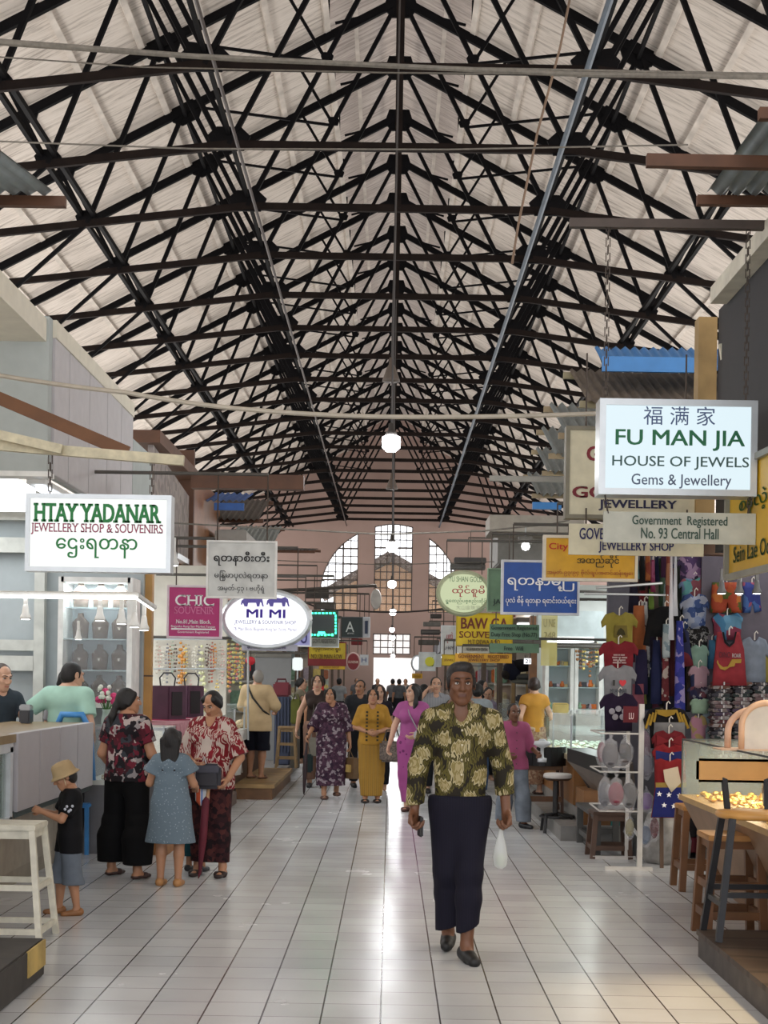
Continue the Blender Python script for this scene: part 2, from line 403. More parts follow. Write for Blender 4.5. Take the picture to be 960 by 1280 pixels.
o = MB().bar((0, DK[0], R_[1]-.06), (0, YF, R_[1]-.06), .09, .1).build('ridge_beam', rust); tag(o, 'dark beam along the very ridge of the roof', 'beam')
# side walls low enough to leave the eaves open to daylight
wall_m = M('c3ad9f', .85, var=.1, scale=1.5)
for nm, s in (('wall_left', -1), ('wall_right', 1)):
    struct(nm, MB().bb((s*EX, YN, 0), (s*(EX+.3), YF, 5.0)), wall_m)
# ------------------------------------------------ far gable wall with arched window
def arch_pts(x0, x1, zb, cx, cz, r, n=14):
    def zt(x): return cz+math.sqrt(max(r*r-(x-cx)**2, 0))
    return [(x0, zb), (x1, zb)]+[(x1+(x0-x1)*i/n, zt(x1+(x0-x1)*i/n)) for i in range(n+1)]
D0 = YF
cx, cz = P(487, 745, D0).x, P(487, 745, D0).z; rad = S(88, D0); zb = P(488, 765, D0).z
X = lambda px: P(px, 750, D0).x
Z = lambda py: P(488, py, D0).z
holes = {1: arch_pts(X(400), X(447), zb, cx, cz, rad), 3: arch_pts(X(535), X(573), zb, cx, cz, rad),
         2: [(X(467), zb), (X(515), zb)]+[(X(515)+(X(467)-X(515))*i/8, Z(658)+.12*math.sin(math.pi*i/8)) for i in range(9)],
         4: [(X(467), Z(818)), (X(514), Z(818)), (X(514), Z(792)), (X(467), Z(792))]}
door = [(X(468), 0), (X(520), 0), (X(520), Z(822)), (X(468), Z(822))]
cu = bpy.data.curves.new('g', 'CURVE'); cu.dimensions = '2D'; cu.fill_mode = 'BOTH'; cu.extrude = .25
def spl(pts):
    s = cu.splines.new('POLY'); s.points.add(len(pts)-1); s.use_cyclic_u = True
    for p, (x, z) in zip(s.points, pts): p.co = (x, z, 0, 1)
dl = [p for p in door]
spl([(-EX-.3, -.1), (door[0][0], -.1), (door[3][0], door[3][1]), (door[2][0], door[2][1]), (door[1][0], -.1), (EX+.3, -.1), (EX+.3, rz_(EX)), (2.0, rz_(2.0)+.15), (2.0, rz_(2.0)+.66), (0, rz_(0)+.66), (-2.0, rz_(2.0)+.66), (-2.0, rz_(2.0)+.15), (-EX-.3, rz_(EX))])
for h in holes.values(): spl(h)
go = bpy.data.objects.new('g', cu); C.objects.link(go); go.rotation_euler.x = math.pi/2; go.location = (0, YF+.25, 0)
me = bpy.data.meshes.new_from_object(go.evaluated_get(bpy.context.evaluated_depsgraph_get())); me.transform(go.matrix_basis if False else Matrix.Translation((0, YF+.25, 0)) @ Matrix.Rotation(math.pi/2, 4, 'X'))
bpy.data.objects.remove(go); me.materials.clear(); me.materials.append(M('a58c82', .85, var=.08, scale=.8))
tag(link('wall_far', me), kind='structure')
pane_m = glass('f4efe6', .10); frame_m = M('5f554e', .6)
for k, h in holes.items():
    xs = [p[0] for p in h]; zs = [p[1] for p in h]; x0, x1, z0, z1 = min(xs), max(xs), min(zs), max(zs)
    q = MB(); n = len(h)
    for i in range(n): q.bar((h[i][0], YF+.1, h[i][1]), (h[(i+1) % n][0], YF+.1, h[(i+1) % n][1]), .07, .09)
    nx = max(3, int((x1-x0)/.27)); nz = max(3, int((z1-z0)/.33))
    def ztop(x):
        if k in (1, 3): return cz+math.sqrt(max(rad**2-(x-cx)**2, 0))
        return z1
    for i in range(1, nx):
        x = x0+(x1-x0)*i/nx; q.bar((x, YF+.1, z0), (x, YF+.1, ztop(x)), .04 if i % 3 else .07)
    for i in range(1, nz):
        z = z0+(z1-z0)*i/nz; a, c = x0, x1
        if k in (1, 3) and z > cz:
            e = math.sqrt(max(rad**2-(z-cz)**2, 0)); a, c = max(a, cx-e), min(c, cx+e)
        if c-a > .1: q.bar((a, YF+.1, z), (c, YF+.1, z), .04 if i % 4 else .07)
    f = q.build('window_%d' % k, frame_m); tag(f, kind='structure')
    g = MB().prism(h, YF+.125, YF+.135).build('pane', pane_m, f, world=False)
# a house and its yard outside the far end
orange = M('d9b188', .8, var=.08)
q = MB(); dh = 71.0
q.prism([(P(415, 850, dh).x, -.1), (P(560, 850, dh).x, -.1), (P(560, 850, dh).x, P(487, 741, dh).z), (P(487, 850, dh).x, P(487, 703, dh).z), (P(415, 850, dh).x, P(487, 741, dh).z)], dh, dh+4)
hb = thing('house', 'peach house with a dark gabled roof seen through the far arched window', 'house', (0, dh, 0))
q.build('house_wall', orange, hb)
for s in (-1, 1):
    e = 487+s*85
    MB().bar(P(487, 697, dh-.4), P(e, 746, dh-.4), 5.0, .22, up=(0, 0, 1)).build('roof', M('4a3f3a', .8), hb)
o = quad(MB(), (-9, 65, .2), (9, 65, .2), (9, 69, 4.3), (-9, 69, 4.3), .05).build('reflector', M('f2f0ea', .8)); tag(o, 'white sloping tarpaulin added to catch sky light beyond the far door', 'reflector')  # tilted white sheet added so the doorway view looks bright
# ------------------------------------------------ pendant lamps down the middle
bulb = M('ffffff', .4, emit=14, var=0); shade = M('3c3836', .5)
for i, (px, py, d, r) in enumerate(((489, 553, 15.5, .10), (490, 683, 26, .10), (490, 730, 36, .10), (491, 765, 45, .10), (490, 787, 52, .085), (491, 797, 55.5, .085), (491, 820, 58.5, .085))):
    c = P(px, py, d); t = thing('pendant_lamp', ('nearest round pendant lamp hanging on a long cord above the aisle' if i == 0 else '%s glowing pendant lamp along the aisle counting from the viewer' % ORD[i]), 'lamp', (c.x, c.y, c.z-r), 'pendant lamps along the aisle')
    MB().lathe(c, [(r*.5, -r*1.0), (r*.95, -r*.6), (r, 0), (r*.95, r*.55), (r*.6, r*.75)], 16).build('bulb', bulb, t, True)
    MB().lathe(c, [(r*.62, r*.72), (r*.6, r*1.1), (r*.35, r*1.3), (r*.3, r*2.0), (r*.12, r*2.1)], 16).build('lamp_shade', shade, t, True)
    MB().tube([c+Vector((0, 0, r*2)), (0, c.y, R_[1]-.1)], .012, 5).build('cord', shade, t)
    lamp('pendant_light', 'POINT', c-Vector((0, 0, r*1.4)), 45, .12, (.95, .98, 1))
for i, (px, py, d) in enumerate(((489, 466, 21.0), (490, 604, 31))):
    c = P(px, py, d); t = thing('pendant_lamp', '%s dark funnel lampshade hanging unlit over the aisle' % ('nearer' if i == 0 else 'farther'), 'lamp', c)
    MB().lathe(c, [(.13, -.13), (.125, -.10), (.06, .08), (.035, .12), (.03, .22)], 14).build('lamp_shade', M('5a5048', .5), t, True)
    MB().tube([c+Vector((0, 0, .2)), (0, c.y, R_[1]-.1)], .01, 5).build('cord', shade, t)
# ------------------------------------------------ cables strung across the hall
def strung(name, pts, d, r, m, label, cat='cable', sag=0):
    q = [P(x, y, d) for x, y in pts]; out = []
    for a, c in zip(q, q[1:]):
        for i in range(8):
            t = i/8; v = a.lerp(c, t); v.z -= sag*4*t*(1-t); out.append(v)
    out.append(q[-1]); return tag(MB().tube(out, r, 6).build(name, m), label, cat)
gr = M('6f6a61', .6, var=.25, scale=20)
strung('cable_bundle', [(-20, 50), (240, 70), (480, 82), (720, 93), (980, 97)], 12, .022, gr, 'thick grey bundle of cables strung across the top of the hall')
strung('cable_bundle', [(-20, 54), (300, 76), (560, 85), (980, 93)], 12.1, .012, gr, 'thinner grey cable running beside the thick bundle overhead')
strung('wire', [(-20, 70), (180, 84), (480, 91), (980, 95)], 12.3, .007, gr, 'thin wire sagging just under the overhead cable bundle')
strung('wire', [(-20, 176), (240, 186), (560, 187), (860, 181)], 13, .008, gr, 'thin wire crossing the hall under the second tie beam')
strung('cable', [(-20, 466), (160, 491), (300, 511), (480, 521), (745, 517)], 10.5, .017, M('b3ab9c', .6), 'pale white cable sagging from the left wall to the lit sign', sag=.01)
strung('wire', [(200, 653), (330, 660), (480, 668), (600, 664), (690, 655), (712, 650)], 16, .009, gr, 'grey wire crossing low over the aisle in front of the far window')
strung('wire', [(330, 700), (480, 706), (700, 700)], 24, .007, gr, 'thin wire over the aisle below the far arch')
strung('wire', [(380, 752), (430, 762), (560, 760), (640, 748)], 34, .02, M('2c2826', .7), 'dark bunched wires drooping across the foot of the far arch', sag=.08)
strung('cord', [(712, 0), (700, 60), (672, 165), (648, 280), (640, 330)], 14, .012, M('7b6654', .8), 'brown cord hanging in a slant below the right roof slope')
# ================================================= SIGNS
alu = M('b9bdbe', .35, .6, var=.05); wht = M('dfe0dc', .5); dkgrey = M('4b4a48', .6); chain_m = M('4a4038', .6, .4)
GRN, DGRN, MAR, NAVY = M('1d7a3c', .6, var=0), M('2f4a3d', .6, var=0), M('7a1524', .6, var=0), M('1c1d55', .6, var=0)
BLK, WHT, PUR, RED = M('20201f', .6, var=0), M('f2f2f2', .6, var=0), M('3b1fa0', .6, var=0), M('c02430', .6, var=0)
def chain(mb, a, b, r=.012, n=None):
    a, b = Vector(a), Vector(b); L = (b-a).length; n = n or max(3, int(L/.045)); t = (b-a)/n
    for i in range(n):
        p, q = a+t*i, a+t*(i+1.25); e = Vector((r, 0, 0)) if i % 2 else Vector((0, r, 0))
        mb.bar(p+e, q+e, r*.5); mb.bar(p-e, q-e, r*.5)
def hang(t, pts, z, chained=False):
    q = MB()
    for p in pts:
        if chained: chain(q, p, (p[0], p[1], z))
        else: q.tube([p, (p[0], p[1], z)], .007, 5)
    q.build('chain' if chained else 'hanger', chain_m, t)
def sign(label, box, d, face, lines=(), fw=.022, frame=wht, th=.05, rods=.5, oval=False, name='hanging_sign', chained=None, yaw=0, cat='sign'):
    x0, y0, x1, y1 = box; A, B = P(x0, y1, d), P(x1, y0, d); c = (A+B)/2
    t = thing(name, label, cat, (c.x, d, A.z)); w, h = (B.x-A.x)/2, (B.z-A.z)/2
    R = Matrix.Rotation(yaw, 3, 'Z'); piv = Vector((c.x, d, c.z))
    def tr(v): return piv+R @ (v-piv)
    if oval:
        pts = [(c.x+w*math.cos(a), c.z+h*math.sin(a)) for a in [i*2*math.pi/40 for i in range(40)]]
        MB().prism(pts, d, d+th, tr=tr).build('panel', face, t)
        q = MB(); q.tube([tr(Vector((c.x+(w+.005)*math.cos(i*2*math.pi/40), d+th/2, c.z+(h+.005)*math.sin(i*2*math.pi/40)))) for i in range(41)], th*.45, 6, caps=False); q.build('rim', frame, t)
    else:
        rect = [(A.x, A.z), (B.x, A.z), (B.x, B.z), (A.x, B.z)]
        MB().prism(rect, d, d+th, tr=tr).build('panel', face, t)
        if fw:
            q = MB()
            for (xa, xb, za, zb) in ((A.x-fw, B.x+fw, B.z, B.z+fw), (A.x-fw, B.x+fw, A.z-fw, A.z), (A.x-fw, A.x, A.z, B.z), (B.x, B.x+fw, A.z, B.z)):
                q.prism([(xa, za), (xb, za), (xb, zb), (xa, zb)], d-.012, d+th+.012, tr=tr)
            q.build('frame', frame, t)
    for ln in lines:
        text, bx, m = ln[:3]; bold = ln[3] if len(ln) > 3 else 0; serif = ln[4] if len(ln) > 4 else False
        q = MB(); write(q, text, bx, d, 0, bold, serif, .004, yaw, piv); q.build('lettering', m, t)
    if rods and d > 12:
        sd_ = 1 if c.x > 0 else -1; zb_ = B.z+rods; xo = B.x-w*.25 if sd_ < 0 else A.x+w*.25
        MB().tube([(xo, d+th/2, zb_), (sd_*2.72, d+th/2, zb_)], .016, 6).build('bracket', M('4a4640', .6), t)
    if rods: hang(t, [tr(Vector((A.x+w*.25, d+th/2, B.z+.0))), tr(Vector((B.x-w*.25, d+th/2, B.z+.0)))], B.z+rods, chained)
    return t
lit = lambda c, e: M(c, .5, emit=e, var=0)
# left side
s1 = sign('lit white lightbox reading HTAY YADANAR in green over the left counter', (37, 625, 209, 708), 9.5, lit('f4f8f4', .78),
     [('HTAY YADANAR', (42, 631, 202, 652), GRN, .075, True), ('JEWELLERY SHOP & SOUVENIRS', (39, 656, 204, 668), M('9a4560', .6, var=0), .02, True), ('ေဌးရတနာ', (70, 674, 172, 697), GRN, .02)], .03, alu, .12, .28, name='lightbox_sign', chained=True)
sign('white board with black Burmese writing hanging before the oval lit sign', (260, 679, 344, 745), 13, M('c9ccc8', .5),
     [('ရတနာစီးတီး', (267, 690, 337, 707), BLK, .035), ('မြန်မာပုလဲရတနာ', (268, 714, 335, 726), BLK, .01), ('အမှတ်-၄၃ ၊ ဗဟိုရုံ', (272, 731, 331, 741), BLK, .0)], .018, wht, .03, .62)
sign('square magenta sign reading CHIC SOUVENIR in white', (211, 735, 275, 795), 14.5, M('b52a72', .5, var=.04),
     [('CHIC', (219, 744, 268, 757), WHT, .02, True), ('SOUVENIR', (218, 759, 268, 767), M('d77ba8', .6, var=0), 0, True), ('No.81,Main Block,', (220, 775, 264, 780), WHT, .01, True), ('Bogyoke Aung San Market,Yangon', (214, 782, 269, 785), WHT), ('Government Registered', (222, 789, 261, 792), WHT), ('____________________', (214, 786, 270, 787), WHT)], .022, M('d8c8d2', .5), .05, .5)
mi = sign('glowing white oval sign reading MI MI with two purple elephants', (281, 743, 384, 805), 15.4, lit('fbfaff', 1.0),
     [('MI MI', (308, 762, 357, 772), PUR, .05), ('JEWELLERY & SOUVENIR SHOP', (293, 776, 370, 781), M('3f4f9a', .6, var=0), .01), ('78, Main Block, Bogyoke Aung San (Scott) Market', (292, 785, 371, 789), M('4a4a9a', .6, var=0))], frame=alu, th=.12, rods=.5, oval=True, name='oval_lightbox_sign')
def elephant(x, y, w, d):
    q = MB(); k = w/30
    pts = [(0, 8), (1, 3), (5, 0), (13, -1), (20, 0), (25, -2), (29, 1), (30, 6), (31, 11), (29, 11), (27.5, 6), (26, 5), (25, 11), (21.5, 11), (20.5, 6), (10, 6), (9, 11), (5, 11), (3, 6), (1.5, 9)]
    q.prism([(P(x+a*k, y+b*k, d).x, P(x+a*k, y+b*k, d).z) for a, b in pts], d-.006, d-.001)
    return q
for x in (301, 333): elephant(x, 748, 28, 15.4).build('elephant_emblem', M('6a62b8', .6, var=0), mi)
sign('pale lilac board with dark purple letters half hidden behind the oval sign', (335, 764, 388, 806), 16.6, M('9d9fd0', .5), [('ᴍ U', (362, 788, 384, 804), M('312a66', .6, var=0), .03), ('ꟷ', (362, 770, 384, 786), M('5a5a9a', .6, var=0))], .015, wht, .04, .4)
sign('thin strip board reading Government Registered under the oval sign', (302, 806, 372, 813), 15.45, M('aeb0bc', .5), [('Government Registered', (309, 807, 357, 812), M('4a3a6a', .6, var=0), .01)], 0, wht, .02, .06)
led = lit('35ffb0', 5)
s = sign('black electronic board edged with green glowing lights', (388, 765, 421, 795), 20, M('0d1712', .3), [], .02, M('2a2a2a'), .06, .5, name='light_board')
for k in range(8):
    for (px, py) in ((389+k*4.4, 766), (389+k*4.2, 794), (420, 768+k*3.4)):
        pass
q = MB()
for k in range(7): q.box(P(390+k*4.6, 766.5, 19.97), (.03, .02, .02)); q.box(P(389+k*4.4, 793.5, 19.97), (.03, .02, .016 if k % 2 else .03))
for k in range(6): q.box(P(419.6, 770+k*4.2, 19.97), (.018, .02, .03))
q.box(P(402, 791, 19.97), (.09, .02, .03)); q.build('light_strip', led, s)
sign('plain grey board just below the green lit board', (390, 780, 423, 808), 20.6, M('a3a79d', .5), [('GOVT. REGISTERED', (391, 799, 420, 804), M('555a50', .6, var=0))], .012, alu, .04, .3)
sign('yellow board with a dark red band under the green lit board', (386, 804, 432, 831), 22, M('c9b022', .5), [('ကိုမိုးအောင် ရွှေ', (391, 808, 426, 815), M('5a3a10', .6, var=0), .01), ('NO.128 MAIN ROW', (389, 818, 428, 823), M('5a3a10', .6, var=0), .02)], .015, M('7a1a1c', .5), .05, .4)
MB().bb(P(385, 831, 21.985), P(433, 824, 21.97)).build('band', M('7a1a1c', .5), [o for o in C.objects if o.get('label', '').startswith('yellow board with a dark red')][0])
sign('dark teal board with a pale letter A beside the yellow board', (426, 772, 453, 796), 24, M('1c2c2c', .5), [('A', (432, 777, 443, 790), M('c8d0cc', .6, var=0)), ('JEWEL', (434, 791, 443, 793), M('c8d0cc', .6, var=0))], .012, M('6a6e70'), .06, .4)
sign('small white board with dark picture beside the dark teal board', (454, 772, 462, 796), 24.3, M('c6c8ca', .5), [('▮', (456, 776, 460, 792), M('3a4660', .6, var=0))], .01, alu, .05, .4)
sign('rounded dark red sign with a pale band far along the left row', (434, 817, 449, 837), 27, M('7a2226', .5), [('OUVENIR', (435, 826, 448, 829), M('e0c8b8', .6, var=0), .02)], oval=True, frame=M('c0a8a0'), th=.05, rods=.3)
sign('small white card sign beyond the rounded red sign', (450, 819, 460, 831), 30, M('d3d6d8', .5), [('H', (452, 822, 458, 828), M('3a4a80', .6, var=0))], .01, alu, .04, .3)
sign('yellow strip sign over a far stall on the left', (399, 832, 431, 836), 24.5, M('d5ae2a', .5), [('GOLD SHOP', (404, 833, 424, 835), M('7a3a14', .6, var=0))], .006, M('a08020'), .04, .2)
fan = thing('oval_sign', 'grey oval disc on a pole hanging left of the middle far window', 'sign', P(470, 749, 26))
c = P(470, 749, 26)
MB().lathe(c, [(.17, -.03), (.19, 0), (.17, .03)], 20, ax='y', sc=(.52, 1)).build('disc', M('b7b4ae', .5), fan)
fan.children[0].scale = (1, 1, 1)
MB().tube([P(470, 735, 26), P(470, 732, 26), P(440, 733, 26), P(380, 737, 26), P(345, 738, 26)], .03, 6).build('pole', M('4a443e', .6), fan)
# right side
sign('lit white lightbox reading FU MAN JIA HOUSE OF JEWELS in green', (756, 509, 939, 610), 9.0, lit('dff1f8', .74),
     [('福 满 家', (804, 509, 894, 531), M('4c5f86', .6, var=0)), ('FU MAN JIA', (769, 539, 931, 562), M('1c6a44', .6, var=0), .03), ('HOUSE OF JEWELS', (765, 572, 936, 586), M('3a5a58', .6, var=0), .012), ('Gems & Jewellery', (789, 594, 914, 610), M('54617a', .6, var=0), .008)], .04, alu, .16, 0, name='lightbox_sign')
fj = [o for o in C.objects if o.name.startswith('lightbox_sign') and 'FU MAN' in o.get('label', '')][0]
hang(fj, [P(757, 504, 9.05), P(932, 503, 9.05)], P(757, 281, 9.05).z, True)
g93 = sign('grey board reading Government Registered No. 93 Central Hall under the lit sign', (754, 642, 945, 678), 9.02, M('b3b4a6', .5), [('Government  Registered', (790, 646, 909, 659), DGRN, .012), ('No. 93 Central Hall', (801, 661, 898, 673), DGRN, .012)], 0, wht, .02, 0)
q = MB(); chain(q, P(760, 642, 9.03), P(756, 618, 9.03)); chain(q, P(935, 642, 9.03), P(938, 617, 9.03)); q.build('chain', chain_m, g93)
sign('tall cream sign with maroon letters and JEWELLERY behind the lit sign', (711, 540, 879, 643), 11, M('cfc8ac', .5), [('G', (733, 558, 750, 576), M('7d1a26', .6, var=0), .07), ('GOLD', (715, 609, 795, 622), M('6e1420', .6, var=0), .06, True), ('JEWELLERY', (748, 626, 846, 638), M('1b1a40', .6, var=0), .05)], .03, M('7c7766', .6), .1, .6)
sign('cream board reading GOVERNMENT JEWELLERY SHOP in navy', (711, 657, 880, 693), 10.9, M('d2ccb0', .5), [('GOVERNMENT', (724, 661, 803, 674), NAVY, .03), ('JEWELLERY SHOP', (748, 678, 842, 691), NAVY, .03)], 0, wht, .03, .12)
sign('yellow sign with dark Burmese writing above the T-shirts', (682, 674, 794, 722), 12.3, M('c99a1c', .4), [('အထည်ဆိုင်', (721, 694, 774, 709), M('3a3414', .6, var=0), .02), ('အမှတ်-၉၃/၉၄ ဗိုလ်ချုပ်အောင်ဆန်းဈေး', (684, 713, 791, 720), M('a04a1c', .6, var=0), .0), ('City', (686, 679, 710, 689), M('b8321c', .6, var=0), .03)], .025, M('cfc9ba', .5), .05, .3)
sign('blue sign with white Burmese writing left of the yellow sign', (629, 704, 722, 765), 15, M('1a4c9c', .45), [('ရတနာမြို့', (634, 716, 718, 738), WHT, .02), ('ပုလဲ စိန် ရတနာ ရောင်းဝယ်ရေး', (632, 746, 720, 757), WHT, .01)], .025, M('c7cbd0', .5), .06, .4)
tb = sign('glowing pale green oval sign with red Burmese letters', (550, 718, 610, 765), 17, lit('dfeabc', .55), [('YU SHAN GOLD', (561, 721, 603, 727), M('4a6a4a', .6, var=0)), ('ထိုင်စူမိ', (565, 732, 606, 746), M('a0263a', .6, var=0), .02), ('ရွှေထည်ပစ္စည်းဆိုင်', (557, 748, 608, 755), M('3a6a4a', .6, var=0), .01), ('大山金珠宝', (570, 757, 600, 762), M('9aa08a', .6, var=0))], frame=M('9a9f80'), th=.1, rods=.4, oval=True, name='oval_lightbox_sign')
sign('sage green board reading JA mostly behind the blue sign', (610, 712, 640, 763), 16, M('5d7a5c', .5), [('JADE', (616, 749, 638, 757), M('22302a', .6, var=0), .02)], .012, M('7c9478'), .04, .4)
sign('bright yellow sign reading BAW in brown letters', (571, 768, 640, 806), 18, M('d4b414', .45), [('BAW GA', (576, 773, 635, 786), M('70301a', .6, var=0), .05), ('SOUVENIRS', (574, 790, 637, 797), M('70301a', .6, var=0), .02, True), ('M.T DEWA & SO', (585, 800, 625, 805), M('6a4a14', .6, var=0), .02)], .012, M('b09818'), .06, .3)
sign('green strip board reading Government Registered Duty Free Shop', (612, 781, 674, 799), 16.4, M('5f7f62', .5), [('Government Registered', (614, 783, 671, 788), M('1c2c22', .6, var=0), .015), ('Duty Free Shop (No.77)', (614, 791, 671, 797), M('1c2c22', .6, var=0), .01)], 0, wht, .03, .3)
sign('green strip board reading Free Wifi', (612, 805, 674, 815.5), 16.4, M('5f7f62', .5), [('Free  Wifi', (630, 808, 654, 813), M('1c2c22', .6, var=0), .015)], 0, wht, .03, .06)
sign('orange strip board reading GOVERNMENT REGISTERED JEWELLERY SHOP', (569, 817.5, 640, 828), 17.9, M('d8a02a', .5), [('GOVERNMENT   REGISTERED', (573, 819, 636, 822.5), M('7a3a14', .6, var=0), .02), ('JEWELLERY SHOP', (585, 824, 625, 827.5), M('7a3a14', .6, var=0), .02)], 0, wht, .04, .1)
sign('grey board with red upright letters left of the yellow BAW sign', (552, 783, 569, 818), 20, M('b7b8b4', .5), [('ပုလဲ', (558, 790, 566, 804), M('9a2a34', .6, var=0), .03), ('U NYI', (555, 808, 568, 812), M('555', .6, var=0) if False else M('55565a', .6, var=0), .01)], .012, alu, .06, .4)
sign('white strip board under the yellow BAW sign', (571, 808.5, 611, 816), 18.4, M('c8c8c2', .5), [('NO.33 MAIN ROW CENTRAL', (583, 810, 610, 813.5), M('44484a', .6, var=0), .01)], 0, wht, .04, .05)
sign('white board with a yellow round emblem far along the right row', (524, 816, 544, 838), 28, M('c9cec9', .5), [('%', (536, 821, 542, 833), M('7a8a1c', .6, var=0), .03)], .012, alu, .06, .4)
sg = [o for o in C.objects if 'yellow round emblem' in o.get('label', '')][0]
cc = P(537, 827, 27.985); MB().lathe(cc, [(.09, -.004), (.09, .004)], 20, ax='y', sc=(1, 1)).build('emblem', M('d3cf3a', .6, var=0), sg)
sign('small glowing white oval sign far along the right row', (516, 821, 527, 837), 29, lit('f4f8ff', 1.1), [], frame=alu, th=.08, rods=.4, oval=True, name='oval_lightbox_sign')
sign('tiny pale board reading letters beside the emblem board', (545, 818, 551, 833), 27, M('b4b8b4', .5), [], .01, alu, .05, .3)
sign('small yellow strip sign over the far end of the right row', (515, 842, 528, 848), 33, M('d8a51c', .5), [('GOLD', (518, 843.5, 526, 846.5), M('6a3a10', .6, var=0))], 0, alu, .04, .2)
sign('yellow board half hidden left of the orange strip board', (553, 819, 569, 831), 19, M('c9a81c', .5), [('JEWEL', (555, 824, 567, 827), M('6a3a10', .6, var=0))], .01, M('a08a1c'), .05, .2)
# yellow banner turned along the aisle at the right edge
yb = thing('banner_sign', 'yellow shop banner with green Burmese letters at the right edge', 'sign', P(935, 712, 9.2))
dl_, dr_ = 9.6, 8.2
A, Bq = P(911, 722, dl_), P(1000, 700, dr_); A2, B2 = P(911, 588, dl_), P(1000, 560, dr_); A2.x, A2.y = A.x, A.y; B2.x, B2.y = Bq.x, Bq.y; Bq.z = A.z; B2.z = A2.z
q = MB(); quad(q, A, Bq, B2, A2, .03); q.build('panel', M('d3a818', .35, var=.05), yb)
q = MB()
for a, c_ in ((A, Bq), (A2, B2), (A, A2)): q.bar(a+Vector((-.01, .02, 0)), c_+Vector((-.01, .02, 0)), .04)
q.build('frame', M('8a8a80', .5), yb)
ex = (Bq-A).normalized(); nn = Vector((-ex.y*-1, 0, 0)); nn = ex.cross(Vector((0, 0, 1)))*-1
for text, u0, u1, z0, z1, mm_, bd in (('စိန်လဲ့ဦး', .16, .75, .50, .74, M('3f6a24', .6, var=0), .03), ('Sein Lae Oo Co', .08, .80, .12, .27, M('3f5a2c', .6, var=0), .03)):
    vs, fs = glyphs(text, bd); xs = [v.x for v in vs]; ys = [v.y for v in vs]; q = MB(); Ht = A2.z-A.z
    off = ex.cross(Vector((0, 0, 1)))*.006
    if off.y > 0: off = -off
    q.add([A+ex*((u0+(u1-u0)*(v.x-min(xs))/(max(xs)-min(xs)))*(Bq-A).length)+Vector((0, 0, Ht*(z0+(z1-z0)*(v.y-min(ys))/(max(ys)-min(ys)))))+off for v in vs], fs); q.build('lettering', mm_, yb)
# ================================================= LEFT ROW
cream = M('d6d0bf', .6, var=.06); greyw = M('a9b0ae', .7, var=.05); lilac = M('b9b6b8', .6, var=.05); paint = M('c8cdca', .5, var=.05)
brown = M('5a3a26', .6, var=.2, scale=6); wood = M('a8793f', .5, var=.18, scale=5); dkwood = M('4a3324', .55, var=.2, scale=6)
# box rooms above the shops
struct('wall_lintel', MB().bb((-6.5, 11.3, 3.2), (-2.72, 11.42, 4.42)), greyw)
struct('trim_1', MB().bb((-6.5, 6.5, 4.22), (-2.74, 11.3, 4.40)), cream)
struct('wall_upper_left', MB().bb((-2.8, 11.42, 3.2), (-2.76, 26, 3.9)), greyw)
fp = thing('shop_facade', 'tall pale grey panelled facade above the left counters', 'facade', (-2.7, 13, 3.2))
xs = [11.42, 11.95, 12.75, 13.55, 14.25, 14.9]
for i in range(5):
    zt = 4.40-.03*i
    MB().bb((-2.76, xs[i]+.008, 3.2), (-2.70, xs[i+1]-.008, zt)).build('panel', lilac, fp, bevel=.004)
MB().bb((-2.76, 14.91, 3.2), (-2.70, 16.1, 4.06)).build('panel', greyw, fp)
MB().bb((-2.78, 11.42, 4.28), (-2.69, 14.9, 4.42)).build('coping', cream, fp)
lf = pattern('cells', ['8f8683', '9a918d', '857c7a', 'a0968f'], 5, sc=(1, 2, 2))
t = thing('facade_panel', 'grey stone patterned facade panel beside the brown timber facade', 'facade', (-2.7, 17.6, 3.2))
q = MB(); q.add([(-2.7, 16.15, 3.15), (-2.7, 19.1, 3.15), (-2.7, 19.1, 3.98), (-2.7, 16.15, 4.2), (-2.76, 16.15, 3.15), (-2.76, 19.1, 3.15), (-2.76, 19.1, 3.98), (-2.76, 16.15, 4.2)], [(0, 1, 2, 3), (7, 6, 5, 4), (0, 4, 5, 1), (1, 5, 6, 2), (2, 6, 7, 3), (3, 7, 4, 0)]); q.build('panel', lf, t)
MB().bb((-2.78, 16.15, 3.08), (-2.68, 19.1, 3.15)).build('trim', alu, t)
t = thing('timber_facade', 'orange brown timber facade board beyond the patterned panel', 'facade', (-2.7, 20.4, 3.0))
MB().bb((-2.74, 19.15, 2.75), (-2.68, 22.3, 4.35)).build('panel', M('8a5a34', .4, var=.25, scale=3), t)
MB().bb((-2.9, 19.05, 2.75), (-2.64, 19.15, 4.6)).build('post', brown, t); MB().bb((-3.4, 16.0, 4.2), (-2.6, 19.2, 4.34)).build('beam', brown, t)
o = MB().bar(P(240, 602, 14.2), P(380, 604, 14.2), .14).build('timber_beam', brown); tag(o, 'brown beam jutting out over the aisle from the timber facade', 'beam')
o = MB().bar(P(-10, 494, 9.7), P(160, 566, 9.7), .03, .085).build('timber_strip', M('6b4526', .6, var=.15)); tag(o, 'slanting brown timber strip above the HTAY YADANAR sign', 'timber')
bars = M('c9c1a5', .7, var=.2, scale=14)
o = MB().bar(P(-12, 556, 9.5), P(230, 576, 9.5), .05, .065).build('sign_pole', bars); tag(o, 'peeling cream pole from which the HTAY YADANAR sign hangs', 'pole')
o = MB().bar(P(-12, 541, 9.42), P(78, 562, 9.42), .05, .06).build('sign_pole', bars); tag(o, 'shorter peeling cream pole ending above the HTAY YADANAR sign', 'pole')
o = MB().bb((-6.5, 11.28, 3.16), (-2.7, 11.46, 3.2)).build('trim_2', wht); tag(o, kind='structure')
t = thing('tube_light', 'long tube lamp under the left shop ceiling beside the facade', 'lamp', (-2.85, 11.6, 3.1))
